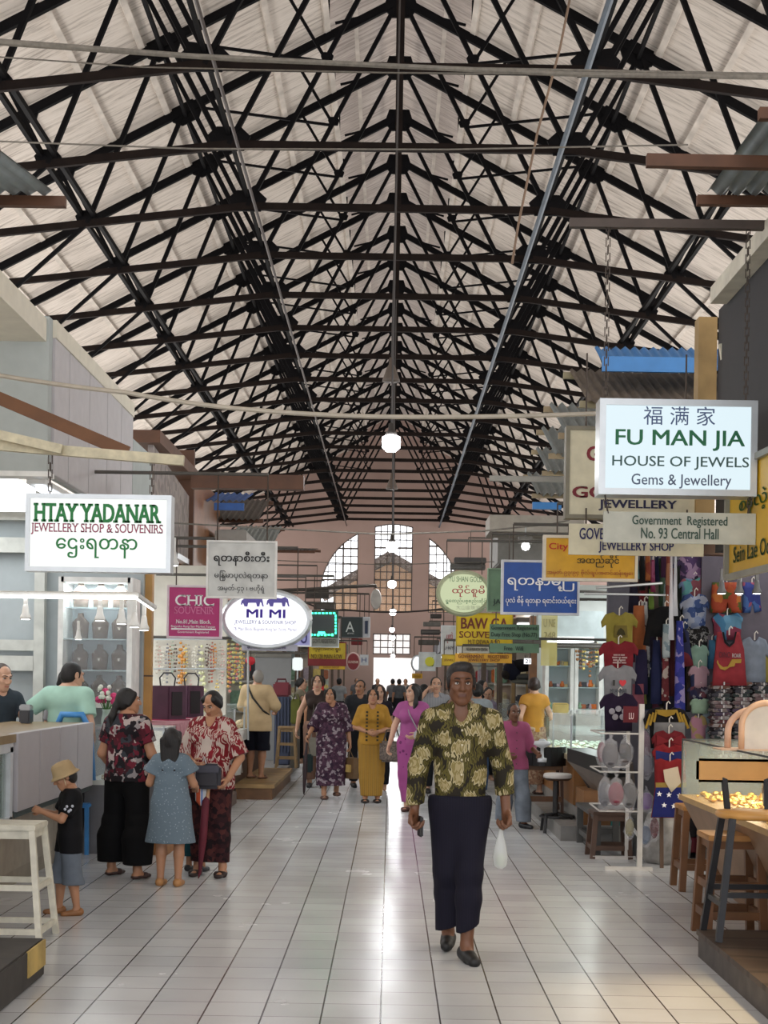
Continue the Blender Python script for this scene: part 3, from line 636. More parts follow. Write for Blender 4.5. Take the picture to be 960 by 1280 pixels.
MB().bb((-2.93, 11.5, 3.13), (-2.78, 13.6, 3.17)).build('housing', wht, t); MB().tube([(-2.85, 11.55, 3.10), (-2.85, 13.5, 3.10)], .022, 8).build('tube', lit('eef4ff', 4), t)
# tin awning top left
tin = M('8f9a9c', .45, .5, var=.15, scale=6)
def corrugated(label, x0, x1, d0, d1, z0, z1, m=tin, pitch=.09, amp=.018, along='y', bar=True, bm=brown):
    """sheet from (x0..x1, d0, z0) to (x0..x1, d1, z1), waves across"""
    t = thing('tin_awning', label, 'awning', ((x0+x1)/2, (d0+d1)/2, min(z0, z1)))
    q = MB(); vs = []; n = max(6, int(abs((x1-x0) if along == 'y' else (d1-d0))/pitch*4))
    for lay in (0, .004):
        for i in range(n+1):
            f = i/n; w_ = amp*math.sin(f*n/4*2*math.pi)
            for e in (0, 1):
                if along == 'y': vs.append((x0+(x1-x0)*f, d0 if e == 0 else d1, (z0 if e == 0 else z1)+w_+lay))
                else: vs.append((x0 if e == 0 else x1, d0+(d1-d0)*f, (z0 if e == 0 else z1)+w_+lay))
    N2 = (n+1)*2; fs = []
    for i in range(n):
        a = i*2; fs.append((a, a+1, a+3, a+2)); fs.append((a+N2, a+2+N2, a+3+N2, a+1+N2))
    q.add(vs, fs); q.build('tin_sheet', m, t, smooth=True)
    if bar:
        for (d, z) in ((d0+.1*(d1-d0), z0+.1*(z1-z0)), (d1, z1)) if along == 'y' else ():
            MB().bar((x0-(.06 if x0 < x1 else -.06), d, z-.05), (x1, d, z-.05), .05, .06).build('batten', bm, t)
    return t
corrugated('corrugated tin awning at the top left corner of the hall', -2.02, -3.6, 6.9, 8.5, 4.2, 4.45)
corrugated('corrugated tin awning high at the top right corner', 1.95, 3.6, 7.4, 9.1, 4.66, 4.72, pitch=.11, amp=.025)
o = MB().bar(P(808, 201, 8.2), P(1010, 205, 8.2), .05, .07).build('steel_bar', brown); tag(o, 'brown bar under the top right tin awning', 'bar')
o = MB().bar(P(712, 279, 9.05), P(1010, 283, 9.05), .05, .055).build('steel_bar', M('4a3f38', .6)); tag(o, 'thin dark bar carrying the chains of the FU MAN JIA sign', 'bar')
# shop one: back wall, framed openings, necklace cabinet
struct('wall_shop_back', MB().bb((-6.5, 14.2, 0), (-2.45, 14.3, 3.2)), M('a9b2b4', .7, var=.04))
struct('trim_3', MB().bb(P(0, 838, 14.15), P(42, 820, 14.05)).bb(P(42, 1000, 14.15), P(58, 590, 14.05)).bb(P(-60, 650, 14.15), P(42, 640, 14.05)).bb(P(-60, 812, 14.15), P(42, 800, 14.1)).bb(P(-60, 690, 14.15), P(35, 672, 14.08)), M('c2c5be', .5))
def cabinet(label, px0, py0, px1, py1, d, depth, rows, m=wht, back=None, glz=True, cols=1, fw=.05):
    A, B = P(px0, py1, d), P(px1, py0, d); t = thing('display_cabinet', label, 'cabinet', ((A.x+B.x)/2, d, A.z))
    q = MB()
    for x in [A.x+(B.x-A.x)*i/cols for i in range(cols+1)]: q.bb((x-fw/2, d, A.z), (x+fw/2, d+depth, B.z))
    q.bb((A.x, d, B.z-fw), (B.x, d+depth, B.z)); q.bb((A.x, d, A.z), (B.x, d+depth, A.z+fw)); q.build('frame', m, t)
    MB().bb((A.x, d+depth-.02, A.z), (B.x, d+depth, B.z)).build('back_panel', back or M('b9c4c8', .6, var=.04), t)
    zs = [A.z+fw+(B.z-A.z-fw)*i/rows for i in range(rows)]
    for z in zs[1:]: MB().bb((A.x+fw/2, d+.03, z), (B.x-fw/2, d+depth-.02, z+.012)).build('shelf', glass('cfe6e6', .5), t)
    if glz: MB().bb((A.x+fw/2, d+.008, A.z+fw), (B.x-fw/2, d+.014, B.z-fw)).build('glass_pane', glass('f2faff', .08), t)
    return t, zs, A, B
t, zs, A, B = cabinet('white glass fronted cabinet of necklace busts in the left shop', 74, 722, 163, 884, 13.7, .42, 4)
lamp('cabinet_light', 'AREA', ((A.x+B.x)/2, 13.85, B.z-.07), 10, .5, COOL, (0, 0, 0), .2)
velvet = M('5a4c42', .9, var=.1)
def bust(label, c, s=1, m=velvet, grp=None):
    t = thing('necklace_bust', label, 'jewellery bust', c, grp); c = Vector(c)
    q = MB(); pr = [(.075, 0), (.078, .06), (.085, .13), (.088, .16), (.06, .195), (.035, .215), (.03, .25), (.028, .262)]
    q.lathe(c, [(r*s, z*s) for r, z in pr], 16, sc=(1, .6)); q.build('bust', m, t, True)
    n = MB(); pts = []
    for i in range(13):
        a = -math.pi/2+(i-6)/6*1.9; pts.append(c+Vector((.055*s*math.cos(a), -.052*s+.02*s*abs(math.cos(a)), .165*s+.05*s*math.sin(a))))
    n.tube(pts, .004*s, 5); n.ball(pts[6]+Vector((0, -.004, -.014*s)), .011*s, 8); n.build('necklace', M('d9d2c4', .2, .3), t)
    return t
b0 = None; ordc = ['left', 'middle', 'right']; ordr = {0: 'bottom', 1: 'lower', 2: 'upper', 3: 'top'}
for r_, z in enumerate(zs):
    for c_ in range(3):
        if r_ == 3: pass
        x = A.x+(B.x-A.x)*(.22+.29*c_); lab = 'brown velvet necklace bust, %s on the %s shelf of the white cabinet' % (ordc[c_], ordr[r_])
        if b0 is None: b0 = bust(lab, (x, 13.92, z+.012), .95, grp='necklace busts in the cabinet')
        else: dup(b0, (x, 13.92, z+.012), label=lab)
t = thing('timber_post', 'honey coloured timber post at the corner of the left shop', 'post', P(184, 800, 14.35)*1)
pc = P(184, 800, 14.35); MB().bb((pc.x-.05, 14.3, 0), (pc.x+.05, 14.42, 3.15)).build('post', M('b98d4c', .5, var=.15, scale=4), t)
for k in range(3): MB().bb((pc.x-.053, 14.298, .9+.7*k), (pc.x+.053, 14.422, .915+.7*k)).build('seam', dkwood, t)
# track with spot lamps
tk_ = thing('track_lamp_rail', 'white lamp rail with glowing strip over the left counter', 'lamp rail', P(100, 745, 10.6))
MB().tube([P(-15, 742, 10.6), P(172, 744, 10.6), P(193, 759, 11.6)], .022, 6).build('rail', wht, tk_)
MB().tube([P(-15, 745.5, 10.58), P(170, 747.5, 10.58), P(191, 762, 11.58)], .010, 6).build('light_strip', lit('ffffff', 5), tk_)
def spot(px, py, d, lab, s=1, m=wht):
    c = P(px, py, d); t = thing('spot_lamp', lab, 'lamp', c, 'spot lamps on the left rail'); k = S(1, d)*s
    MB().bar(c+Vector((0, 0, 30*k)), c+Vector((0, 0, 12*k)), 5*k).build('bracket', m, t)
    MB().lathe(c, [(7.5*k, -9*k), (7.5*k, -5*k), (5*k, 0), (4*k, 8*k), (3*k, 12*k)], 14).build('lamp_head', m, t, True)
    MB().lathe(c, [(6*k, -9.3*k), (6*k, -9*k)], 12).build('bulb', lit('ffffff', 8), t)
for i, (px, py, d) in enumerate(((32, 766, 10.6), (125, 768, 10.6), (152, 772, 10.9), (168, 776, 11.2), (180, 780, 11.5), (98, 794, 12.6))):
    spot(px, py, d, '%s white spot lamp along the left shop rail, counting from the left edge' % ORD[i] if i < 5 else 'small spot lamp hanging lower in front of the necklace cabinet', .9 if i < 5 else .6)
spot(217, 699, 13.2, 'white spot lamp right of the HTAY YADANAR sign', .9)
# shop one: panelled counter
ct = thing('shop_counter', 'long grey panelled counter along the left side of the aisle', 'counter', (-2.9, 10.5, 0))
MB().bb((-3.35, 7.2, 1.13), (-2.62, 12.75, 1.188)).build('worktop', M('8f7a58', .35, var=.1), ct)
MB().bb((-3.3, 7.3, .62), (-2.68, 12.7, 1.13)).build('carcass', M('4a4a4c', .6), ct)
for i in range(4):
    a = 10.1+i*.645; MB().bb((-2.68, a+.012, .64), (-2.605, a+.633, 1.192)).build('panel', M('b0adb0', .5, var=.03), ct, bevel=.004)
q = MB()
for i in range(60):
    y = 10.1+i*.043; q.tube([(-2.63, y, .645), (-2.625, y+.01, .60), (-2.625, y+.033, .60), (-2.63, y+.043, .645)], .006, 4)
q.build('scalloped_trim', M('3f4a4a', .6), ct)
MB().bb((-3.3, 7.3, 0), (-2.85, 12.7, .62)).build('plinth', M('8f8778', .6), ct)
MB().bb((-2.86, 8.6, .12), (-2.84, 12.2, .58)).build('kick_board', M('9c9384', .6), ct)
wn_ = thing('display_window', 'white framed glass display window at the left edge of the picture', 'display case', (-2.66, 9.5, .55))
q = MB()
for a, b_ in (((-2.66, 8.6, .58), (-2.66, 8.6, 1.1)), ((-2.66, 10.02, .58), (-2.66, 10.02, 1.1)), ((-2.66, 8.6, 1.1), (-2.66, 10.06, 1.1)), ((-2.66, 8.6, .58), (-2.66, 10.06, .58))): q.bar(a, b_, .07, .07)
q.build('frame', M('c9ced2', .4), wn_); MB().bb((-2.665, 8.6, .6), (-2.655, 10, 1.08)).build('glass_pane', glass('a9c0b8', .35), wn_)
t = thing('step_block', 'black and yellow painted step at the bottom left corner', 'step', (-2.4, 7.6, 0))
q = MB().bb((-3.4, 5.8, 0), (-1.83, 7.72, .2)); q.build('block', M('3a3632', .7, var=.3, scale=6), t, bevel=.01); MB().bb((-1.835, 7.35, .06), (-1.822, 7.71, .195)).build('paint_patch', M('b49a58', .7, var=.25, scale=7), t)
# white stool
def stool(name, label, c, h, w, m, top_m=None, rails=(.3, .65), spread=.05, th=.035, rz=0, tt=.035, dp=None, grp=None):
    c = Vector(c); dp = dp or w; t = thing(name, label, 'stool', c, grp)
    MB().bb((c.x-w/2, c.y-dp/2, c.z+h-tt), (c.x+w/2, c.y+dp/2, c.z+h)).build('seat', top_m or m, t, bevel=.006)
    pt = lambda sx, sy, f: Vector((c.x+sx*(w/2-th*.6+spread*(1-f)), c.y+sy*(dp/2-th*.6+spread*(1-f)), c.z+(h-tt)*f))
    for sx in (-1, 1):
        for sy in (-1, 1): MB().bar(pt(sx, sy, 0), pt(sx, sy, 1), th).build('leg', m, t)
    for f in rails:
        for s in (-1, 1):
            MB().bar(pt(-1, s, f), pt(1, s, f), th*.6, th).build('rail', m, t); MB().bar(pt(s, -1, f), pt(s, 1, f), th*.6, th).build('rail', m, t)
    MB().bb((c.x-w/2+.02, c.y-dp/2+.02, c.z+h-tt-.05), (c.x+w/2-.02, c.y+dp/2-.02, c.z+h-tt)).build('apron', m, t)
    t.rotation_euler.z = rz; return t
stool('bar_stool', 'tall white painted wooden stool by the counter at the left', (-2.27, 8.75, 0), .71, .33, M('cdc9b8', .6, var=.15, scale=12), rails=(.12, .5), spread=.07)
# small things on and behind the counter
t = thing('flower_vase', 'vase of pink and white flowers on the left counter', 'vase', P(133, 900, 12.5)); vc = P(133, 901, 13.2); vc.z = 1.146; t.location = vc
MB().lathe(vc, [(.04, 0), (.05, .05), (.035, .12), (.045, .15)], 12).build('vase', glass('d8e8e0', .4), t, True)
q = MB(); fl = MB(); fw_ = MB()
for i in range(16):
    a = random.uniform(0, 6.28); r = random.uniform(.03, .10); p = vc+Vector((r*math.cos(a), r*math.sin(a)*.7, random.uniform(.22, .36)))
    q.tube([vc+Vector((0, 0, .1)), p], .004, 4); (fl if i < 5 else fw_).ball(p, (.035 if i < 5 else .022), 8)
q.build('stems', M('3f6a34', .7), t); fl.build('pink_flowers', M('c8386e', .7), t); fw_.build('white_flowers', M('d6d8cc', .7), t)
cc_ = thing('plastic_chair', 'bright blue plastic chair back behind the man in mint', 'chair', (P(98, 897, 13.0).x, 13.0, 0)); bx = P(98, 897, 13.0).x
q = MB(); q.tube([(bx-.16, 13.05, .5), (bx-.16, 12.82, 1.12), (bx-.1, 12.79, 1.255), (bx+.08, 12.79, 1.255), (bx+.14, 12.82, 1.12), (bx+.14, 13.05, .5)], .03, 8); q.build('backrest', M('3f87c8', .4), cc_, True)
MB().bb((bx-.18, 12.85, .42), (bx+.14, 13.3, .46)).build('seat', M('3f87c8', .4), cc_, bevel=.01)
for sx in (-.16, .12):
    for yy in (12.88, 13.26): MB().bar((bx+sx, yy, 0), (bx+sx*.95, yy, .43), .035).build('leg', M('3f87c8', .4), cc_)
t = thing('cash_machine', 'small dark card machine on the left counter by the seller', 'machine', P(33, 897, 12.3)); mc = P(33, 890, 12.3); mc.z = 1.19
MB().box(mc+Vector((0, 0, .06)), (.09, .14, .12)).build('case', M('26262a', .4), t, bevel=.01); MB().box(mc+Vector((.01, -.05, .135)), (.10, .09, .05)).build('dish', M('8a8c8c', .3, .4), t, bevel=.01)
# ------------------------------------------------ shop two
struct('wall_shop_side', MB().bb((-6.5, 26, 0), (-4.4, 26.1, 3.4)).bb((-4.5, 14.3, 0), (-4.4, 26, 3.2)), M('b8b4ae', .7))
ct = thing('glass_counter', 'glass topped jewellery counter behind the women at the left', 'counter', (-2.4, 15, 0))
MB().bb((-2.75, 12.95, 0), (-2.0, 17.5, .62)).build('base', M('6b6c70', .35, .3, var=.1), ct); MB().bb((-2.3, 12.93, 0), (-1.98, 17.5, .16)).build('plinth', M('8a5c30', .5, var=.2), ct)
MB().bb((-2.74, 12.96, .62), (-2.01, 17.49, .66)).build('tray', M('d0d6d2', .5), ct)
MB().bb((-2.75, 12.95, 1.13), (-2.0, 17.5, 1.145)).build('glass_top', glass('dcecec', .3), ct)
q = MB()
for x in (-2.74, -2.01):
    for y in (12.96, 14.4, 16, 17.48): q.bar((x, y, .64), (x, y, 1.14), .025)
    q.bar((x, 12.96, 1.13), (x, 17.48, 1.13), .025)
q.bar((-2.74, 12.96, 1.13), (-2.01, 12.96, 1.13), .025); q.build('frame', alu, ct)
MB().bb((-2.02, 13, .66), (-2.012, 17.45, 1.12)).build('glass_side', glass('dcecec', .12), ct); MB().bb((-2.73, 12.962, .66), (-2.02, 12.97, 1.12)).build('glass_end', glass('dcecec', .12), ct)
gold = M('d9c9a4', .25, .5, var=.3, scale=40)
def scatter(label, cat, name, x0, x1, y0, y1, z, n, m, r=(.012, .03), grp=None):
    q = MB()
    for i in range(n):
        rr = random.uniform(*r); q.ball((random.uniform(x0, x1), random.uniform(y0, y1), z+rr*.6), (rr, rr, rr*.6), 6)
    o = q.build(name, m); tag(o, label, cat, kind='stuff'); return o
scatter('glittering small jewellery spread in the tray of the women\'s counter', 'jewellery', 'jewellery', -2.68, -2.06, 13.05, 17.4, .66, 160, gold)
cl = M('a8747c', .8, var=.25, scale=18)
o = MB().bb((-2.6, 13.5, 1.147), (-2.02, 15.0, 1.16)).build('cloth', cl); tag(o, 'dusty pink cloth laid over the glass counter', 'cloth')
q = MB(); vs = []
for i in range(25):
    for k in range(5): vs.append((-2.1+.9*0+.06*math.sin(i*1.7)*k/4+.10, 13.45+i*.065, 1.16-.085*k))
q.add(vs, [(i*5+k, i*5+k+1, (i+1)*5+k+1, (i+1)*5+k) for i in range(24) for k in range(4)])
o = q.build('hanging_cloth', cl, smooth=True); o.modifiers.new('s', 'SOLIDIFY').thickness = .01; tag(o, 'dusty pink cloth hanging down the front of the glass counter', 'cloth')
purp = M('4a2a3c', .8, var=.15)
for i, (px, d, w_) in enumerate(((209, 14.7, .27), (239, 15.5, .13))):
    c = P(px, 880, d); c.z = 1.16; t = thing('velvet_box', ('larger' if i == 0 else 'smaller')+' plum velvet display box on the pink cloth counter', 'display box', c)
    R = Matrix.Rotation(-.5, 3, 'Z')
    for (o_, s_) in (((0, 0, .02), (w_, .3, .04)), ((0, 0, .33), (w_, .3, .03)), ((-w_/2+.015, 0, .18), (.03, .3, .30)), ((w_/2-.015, 0, .06), (.03, .3, .1)), ((w_/2-.015, 0, .30), (.03, .3, .06)), ((0, .135, .18), (w_, .03, .3)), ((0, -.135, .18), (w_-.03, .03, .3))):
        pass
    q = MB(); q.box(c+Vector((0, 0, .175)), (w_, .30, .35), R); q.build('case', purp, t, bevel=.01)
    MB().box(c+R @ Vector((w_/2+.002, -.02, .17)), (.01, .17, .24), R).build('opening', M('1a1014', .8), t); MB().box(c+Vector((0, 0, .005)), (w_+.06, .36, .012), R).build('mat', M('8a2a4a', .8), t)
    h = MB(); h.tube([c+Vector((-.07, 0, .35)), c+Vector((-.08, 0, .43)), c+Vector((-.04, 0, .48)), c+Vector((.04, 0, .48)), c+Vector((.08, 0, .43)), c+Vector((.07, 0, .35))], .008, 6); h.build('handle', M('2a2a2c', .4, .5), t)
# bead wall
struct('wall_bead', MB().bb((-4.4, 18.1, 0), (P(283, 800, 18.1).x, 18.2, 3.0)), M('cfcabd', .6, var=.05))
bc = ['b9b0a0', '9c6a3a', 'c98a3a', 'd8d2c0', '7a5a4a', 'c9a59a', 'a0b09a', 'd9c06a', '8a8a90', 'b0563a', 'e0dcd0', '5a4a40']
def strand(x, d, z, L, col, r, lab, grp, loop=.02):
    t = thing('bead_strand', lab, 'beads', (x, d, z-L), grp); q = MB(); n = max(4, int(L/(r*2.0)))
    for s in (-1, 1):
        for i in range(n//2*2//2*1+1):
            f = i/(n//2+1); q.ball((x+s*loop*math.sin(min(1, f*1.2)*math.pi*.9+.1)*.9, d, z-L*f), r*(.8+.4*((i*7) % 3)/2), 5)
    q.ball((x, d, z-L), r*1.4, 6); q.build('beads', M(col, .3, var=.3, scale=30), t); return t
for i in range(26):
    px = 196+i*3.3; big = i in (9, 10, 17, 18); z = P(px, 802+(i % 3)*2, 18).z-random.uniform(0, .05)-(.42 if (i % 5 == 3) else 0)
    strand(P(px, 800, 18).x, 18.02, z, random.uniform(.25, .5) if not big else .75, bc[(i*5) % len(bc)] if not big else ('c98a3a' if i < 12 else 'dfe0b0'), .012 if not big else .022,
           'strand of beads hanging on the pale wall panel behind the women', 'bead strands on the wall panel')
q = MB(); q.tube([P(192, 799, 18.0), P(283, 799, 18.0)], .012, 6).tube([P(192, 836, 18.0), P(283, 836, 18.0)], .010, 6); o = q.build('hook_rail', alu); tag(o, 'two thin metal rails on which the bead strands hang', 'rail')
for i in range(10): strand(P(284+i*2.2, 790, 19.5).x, 19.5, P(284, 800+5*(i % 3), 19.5).z, random.uniform(.3, .6), ['d9d080', 'e0b060', 'd98a7a', 'c0c8a0'][i % 4], .016, 'strand of bright beads hanging beside the old man', 'bead strands beside the old man')
q = MB(); q.tube([P(278, 797, 19.5), P(310, 797, 19.5)], .012, 6).tube([P(310, 797, 19.5), P(310, 925, 19.5)], .014, 6).tube([P(280, 797, 19.5), P(280, 925, 19.5)], .014, 6); o = q.build('bead_stand', alu); tag(o, 'thin metal stand carrying bright beads beside the old man', 'stand')
# shop three: the old man's counter
ct = thing('glass_counter', 'white topped counter of jewellery in front of the old man', 'counter', (-2.3, 21, 0))
MB().bb((-2.7, 18.4, 0), (-2.02, 22.4, .75)).build('base', dkwood, ct); MB().bb((-2.75, 18.35, .75), (-1.97, 22.4, .9)).build('tray', M('c9c6c2', .5), ct)
MB().bb((-2.75, 18.35, 1.2), (-1.97, 21, 1.215)).build('glass_top', glass('dcecec', .3), ct)
q = MB()
for x in (-2.74, -1.98):
    for y in (18.36, 19.6, 20.98): q.bar((x, y, .9), (x, y, 1.2), .025)
q.build('frame', alu, ct); MB().bb((-2.74, 18.355, .9), (-1.98, 18.365, 1.2)).build('glass_end', glass('dcecec', .14), ct)
scatter('loose jewellery and pale stones in front of the old man', 'jewellery', 'jewellery', -2.7, -2.05, 18.5, 22.3, .9, 120, gold, (.02, .05))
t = thing('cloth_bag', 'white plastic sheet draped on the counter beside the old man', 'cloth', (-1.95, 18.9, .3))
q = MB(); vs = [(-1.95+.03*math.sin(i*1.3+k), 18.4+i*.1, .9-.14*k) for i in range(8) for k in range(5)]
q.add(vs, [(i*5+k, i*5+k+1, i*5+k+6, i*5+k+5) for i in range(7) for k in range(4)]); o = q.build('sheet', M('cfcdc8', .5), t, True); o.modifiers.new('s', 'SOLIDIFY').thickness = .01
pf = thing('timber_platform', 'low wooden platform the old man stands on', 'platform', (-1.85, 20.5, 0))
MB().bb((-2.02, 18.9, .15), (-1.5, 22.4, .2)).build('deck', M('9a7c50', .5, var=.25, scale=4), pf); MB().bb((-2.01, 18.92, 0), (-1.53, 22.38, .15)).build('riser', M('6f4d2e', .5, var=.2), pf)
t = thing('timber_step', 'small dark wooden step left of the old man\'s platform', 'step', (-2.15, 17.9, 0)); MB().bb((-2.35, 17.6, 0), (-1.93, 18.3, .16)).build('step_block', M('5f5048', .6, var=.2), t, bevel=.008)
pf = thing('stone_platform', 'grey platform continuing along the left row past the old man', 'platform', (-1.9, 27, 0)); MB().bb((-3.4, 22.5, 0), (-1.62, 26.1, .17)).build('platform_block', M('7c7874', .6, var=.15), pf)
lg = M('8e7450', .5, var=.15)
stool('bar_stool', 'tall pale wooden stool right of the old man', (P(359, 900, 23).x, 23, .17), .66, .28, lg, rails=(.25, .6), spread=.04, th=.035)
t = thing('folding_screen', 'plain grey board wall behind the old man', 'panel', (P(345, 850, 25).x, 25, .17)); A, B = P(318, 900, 25), P(364, 822, 25); MB().bb((A.x, 25, .17), (B.x, 25.06, B.z)).build('board', M('8b8c8c', .7, var=.04), t); MB().bb((A.x, 24.98, B.z), (B.x, 25.08, B.z+.08)).build('top_rail', M('77746c', .6), t)
def blk(name, label, cat, px0, py0, px1, py1, d, dp, m, bev=.04, part='body', z0=None):
    A, B = P(px0, py1, d), P(px1, py0, d); 
    if z0 is not None: A.z = z0
    t = thing(name, label, cat, ((A.x+B.x)/2, d+dp/2, A.z)); MB().bb((A.x, d, A.z), (B.x, d+dp, B.z)).build(part, m, t, bevel=bev); return t
t = blk('suitcase', 'dark red case on the blue cloth stack behind the old man', 'case', 341, 853, 363, 871, 23.6, .25, M('6a1c2a', .5), .03); MB().tube([P(346, 853, 23.7), P(347, 849, 23.7), P(357, 849, 23.7), P(358, 853, 23.7)], .015, 6).build('handle', M('4a141e', .5), t)
t = blk('draped_table', 'table under a slate blue cloth holding the red case', 'table', 343, 871, 363, 900, 23.6, .35, M('434a60', .8, var=.1), .02, z0=.17)
for k in range(5): MB().tube([P(345+4*k, 872, 23.59), P(345+4*k, 940, 23.59)], .012, 5).build('fold', M('3d4458', .8), t)
t = blk('shopping_bag', 'olive green bag beside the blue draped table', 'bag', 363, 874, 376, 905, 23.4, .15, M('5f6422', .7), .02); MB().tube([P(366, 875, 23.4), P(368, 868, 23.4), P(372, 868, 23.4), P(374, 875, 23.4)], .01, 6).build('handle', M('5f6422', .7), t)
MB().bb(P(364, 905, 23.5), P(374, 960, 23.42)).build('stand', M('5a564e', .6), t)
t = thing('standing_lamp', 'white box lamp on a pole behind the old man', 'lamp', (P(372, 830, 24.5).x, 24.5, .17)); c = P(372, 830, 24.5)
MB().box(c, (.17, .15, .22)).build('lamp_shade', lit('eaf2f0', .8), t, bevel=.02); MB().tube([(c.x, 24.5, .17), (c.x, 24.5, c.z-.1)], .014, 6).build('pole', alu, t)
t = thing('red_lantern', 'round red ornament hanging above the old man', 'ornament', P(313, 826, 20)); c = P(313, 826, 20); MB().ball(c, (.07, .03, .06), 14).build('lantern', M('c02030', .5), t, True); MB().tube([c+Vector((0, 0, .06)), c+Vector((0, 0, .35))], .006, 5).build('cord', chain_m, t); MB().tube([c-Vector((0, 0, .06)), c-Vector((0, 0, .14))], .008, 5).build('tassel', M('c02030', .5), t)
# awnings above shops three and on
corrugated('blue awning edge above the tin awnings on the left', P(305, 850, 21).x, -2.7, 20.6, 22, P(330, 631, 21).z-4.5*0, P(330, 626, 22).z+.1, M('2f5fa8', .5), bar=False)
MB().bb(P(268, 638, 20.6), P(305, 629, 20.55)).build('edge', M('2f5fa8', .5), [o for o in C.objects if o.get('label', '').startswith('blue awning edge')][0])
corrugated('rusty tin awning under the blue awning on the left', P(320, 850, 22).x, -2.8, 22, 24, P(330, 650, 22).z, P(330, 640, 24).z+.2, M('4f4a46', .6, var=.3))
corrugated('grey tin awning above the Burmese white board', P(338, 850, 25).x, -2.9, 25, 27, P(330, 690, 25).z+.1, P(330, 665, 27).z+.1, tin)
corrugated('dark tin awning left of the far arched window', P(390, 850, 34).x, -3.3, 33, 36, P(330, 690, 34).z-.02, P(330, 688, 36).z+.05, M('4a4541', .6, var=.2))
blk('plaster_box', 'pale grey plaster box room over the third left shop', 'box room', 268, 662, 308, 700, 21.0, 3, M('a6a39c', .7), .02)
o = MB().bar(P(200, 717, 18.9), P(300, 717, 18.9), .08).build('timber_beam', brown); tag(o, 'short brown beam over the bead wall on the left', 'beam')
# ================================================= RIGHT ROW
def dz(px, py, d): return P(px, py, d)
struct('wall_upper_right', MB().bb((2.42, 6.0, 2.6), (2.5, 10.8, 4.42)), M('26262a', .7, var=.1))
struct('trim_4', MB().bb((2.30, 5.6, 4.40), (5, 10.55, 4.52)), M('cdcabb', .6))
t = thing('timber_post', 'pale squared timber post beside the dark upper wall', 'post', (2.3, 11, 2.7)); a, c = P(872, 398, 11), P(895, 398, 11)
MB().bb((a.x, 10.95, 2.70), (c.x, 11.1, a.z)).build('post', M('a58a5c', .7, var=.2, scale=5), t)
MB().bb((a.x-.003, 10.945, 3.2), (c.x+.003, 11.0, 3.205)).build('seam', dkwood, t)
struct('trim_5', MB().bb((2.0, 10.95, 2.60), (2.62, 11.1, 2.70)), dkwood)
o = tag(MB().bar(P(902, 430, 10.7), P(905, 452, 10.7), .04).build('bracket_lamp', M('c9c4b0', .5)), 'small pale lamp tube fixed on the dark upper wall', 'lamp')
# awnings between the upper wall and the far right
blu = M('3c7fc0', .4, var=.08)
corrugated('blue plastic awning below the right roof trusses', P(752, 850, 13).x, 3.6, 13, 13.8, P(752, 462, 13).z, P(752, 458, 13).z+.35, blu, bar=False)
MB().bb(P(752, 465, 12.99), P(873, 447, 12.95)).build('edge', blu, [o for o in C.objects if o.get('label', '').startswith('blue plastic awning below')][0])
darktin = M('655c52', .6, var=.3, scale=5)
corrugated('dark rusty tin awning under the blue plastic awning', P(730, 850, 12.6).x, 3.6, 12.6, 14, P(730, 503, 12.6).z, P(735, 470, 14).z+.05, darktin, bm=M('8c8468', .6))
for i, (px, y0, y1, d, l) in enumerate(((703, 537, 520, 14.2, 'first'), (690, 566, 548, 16, 'second'), (681, 592, 572, 18, 'third'), (668, 624, 602, 20, 'fourth'))):
    corrugated('grey tin awning stepping back on the right, %s below the rusty one' % l, P(px, 850, d).x, 3.4, d, d+1.6, P(px, y1, d).z-.18, P(px, y1, d+1.6).z+.12, tin, pitch=.11, amp=.03, bm=M('9c8a6c', .6))
t = thing('plastic_strip', 'bright blue strip under the lowest tin awning on the right', 'strip', P(680, 632, 19.9)); MB().bb(P(665, 637, 19.9), P(702, 628, 19.8)).build('strip', blu, t)
o = tag(MB().bar(P(612, 598, 16.5), P(712, 600, 16.5), .06).build('steel_bar', M('88857c', .5)), 'grey bar reaching out over the aisle from the tin awnings', 'bar')
t = thing('flood_lamp', 'bright round lamp under the far right awnings', 'lamp', P(657, 683, 21)); c = P(657, 683, 21); MB().ball(c, .06, 12).build('bulb', lit('ffffff', 10), t); MB().box(c+Vector((0, .05, .1)), (.2, .1, .1)).build('housing', M('55524c'), t); MB().bar(c+Vector((0, .05, .14)), P(657, 655, 21), .02).build('bracket', alu, t)
struct('trim_6', MB().bb(P(612, 664, 22), P(720, 654, 23)), M('a39c90', .6))
blk('sheet_box', 'grey sheet clad box over the shops behind the yellow sign', 'box room', 622, 664, 700, 705, 23.2, 2, M('83827c', .6), .02)
# ------------------------------------------------ near display case and stools
pf = thing('timber_platform', 'dark worn timber platform at the bottom right corner', 'platform', (2.7, 7.2, 0))
MB().bb((1.84, 5.8, .13), (3.6, 8.55, .16)).build('deck', pattern('stripey', ['453a33', '4d423a', '3b322c', '50443b'], .55, warp=1, rough=.5), pf); MB().bb((1.85, 5.8, 0), (3.55, 8.54, .13)).build('riser', M('4a4440', .6, var=.35, scale=7), pf)
cs = thing('display_case', 'glass case of gold jewellery on a slanted brown body at the right', 'display case', (2.5, 9.3, 0))
q = MB(); X0, X1, Y0, Y1 = 2.24, 3.0, 7.2, 11.0
q.add([(X0, Y0, .73), (X0, Y1, .73), (X1, Y1, .73), (X1, Y0, .73), (X0+.36, Y0, .0), (X0+.36, Y1-.2, .0), (X1, Y1-.2, .0), (X1, Y0, .0)], [(0, 1, 2, 3), (7, 6, 5, 4), (0, 4, 5, 1), (1, 5, 6, 2), (2, 6, 7, 3), (3, 7, 4, 0)]); q.build('body', M('8c6f56', .5, var=.2, scale=3), cs)
MB().bb((X0-.02, Y0, .73), (X1, Y1+.02, .77)).build('tray', M('b0905c', .4, var=.15), cs)
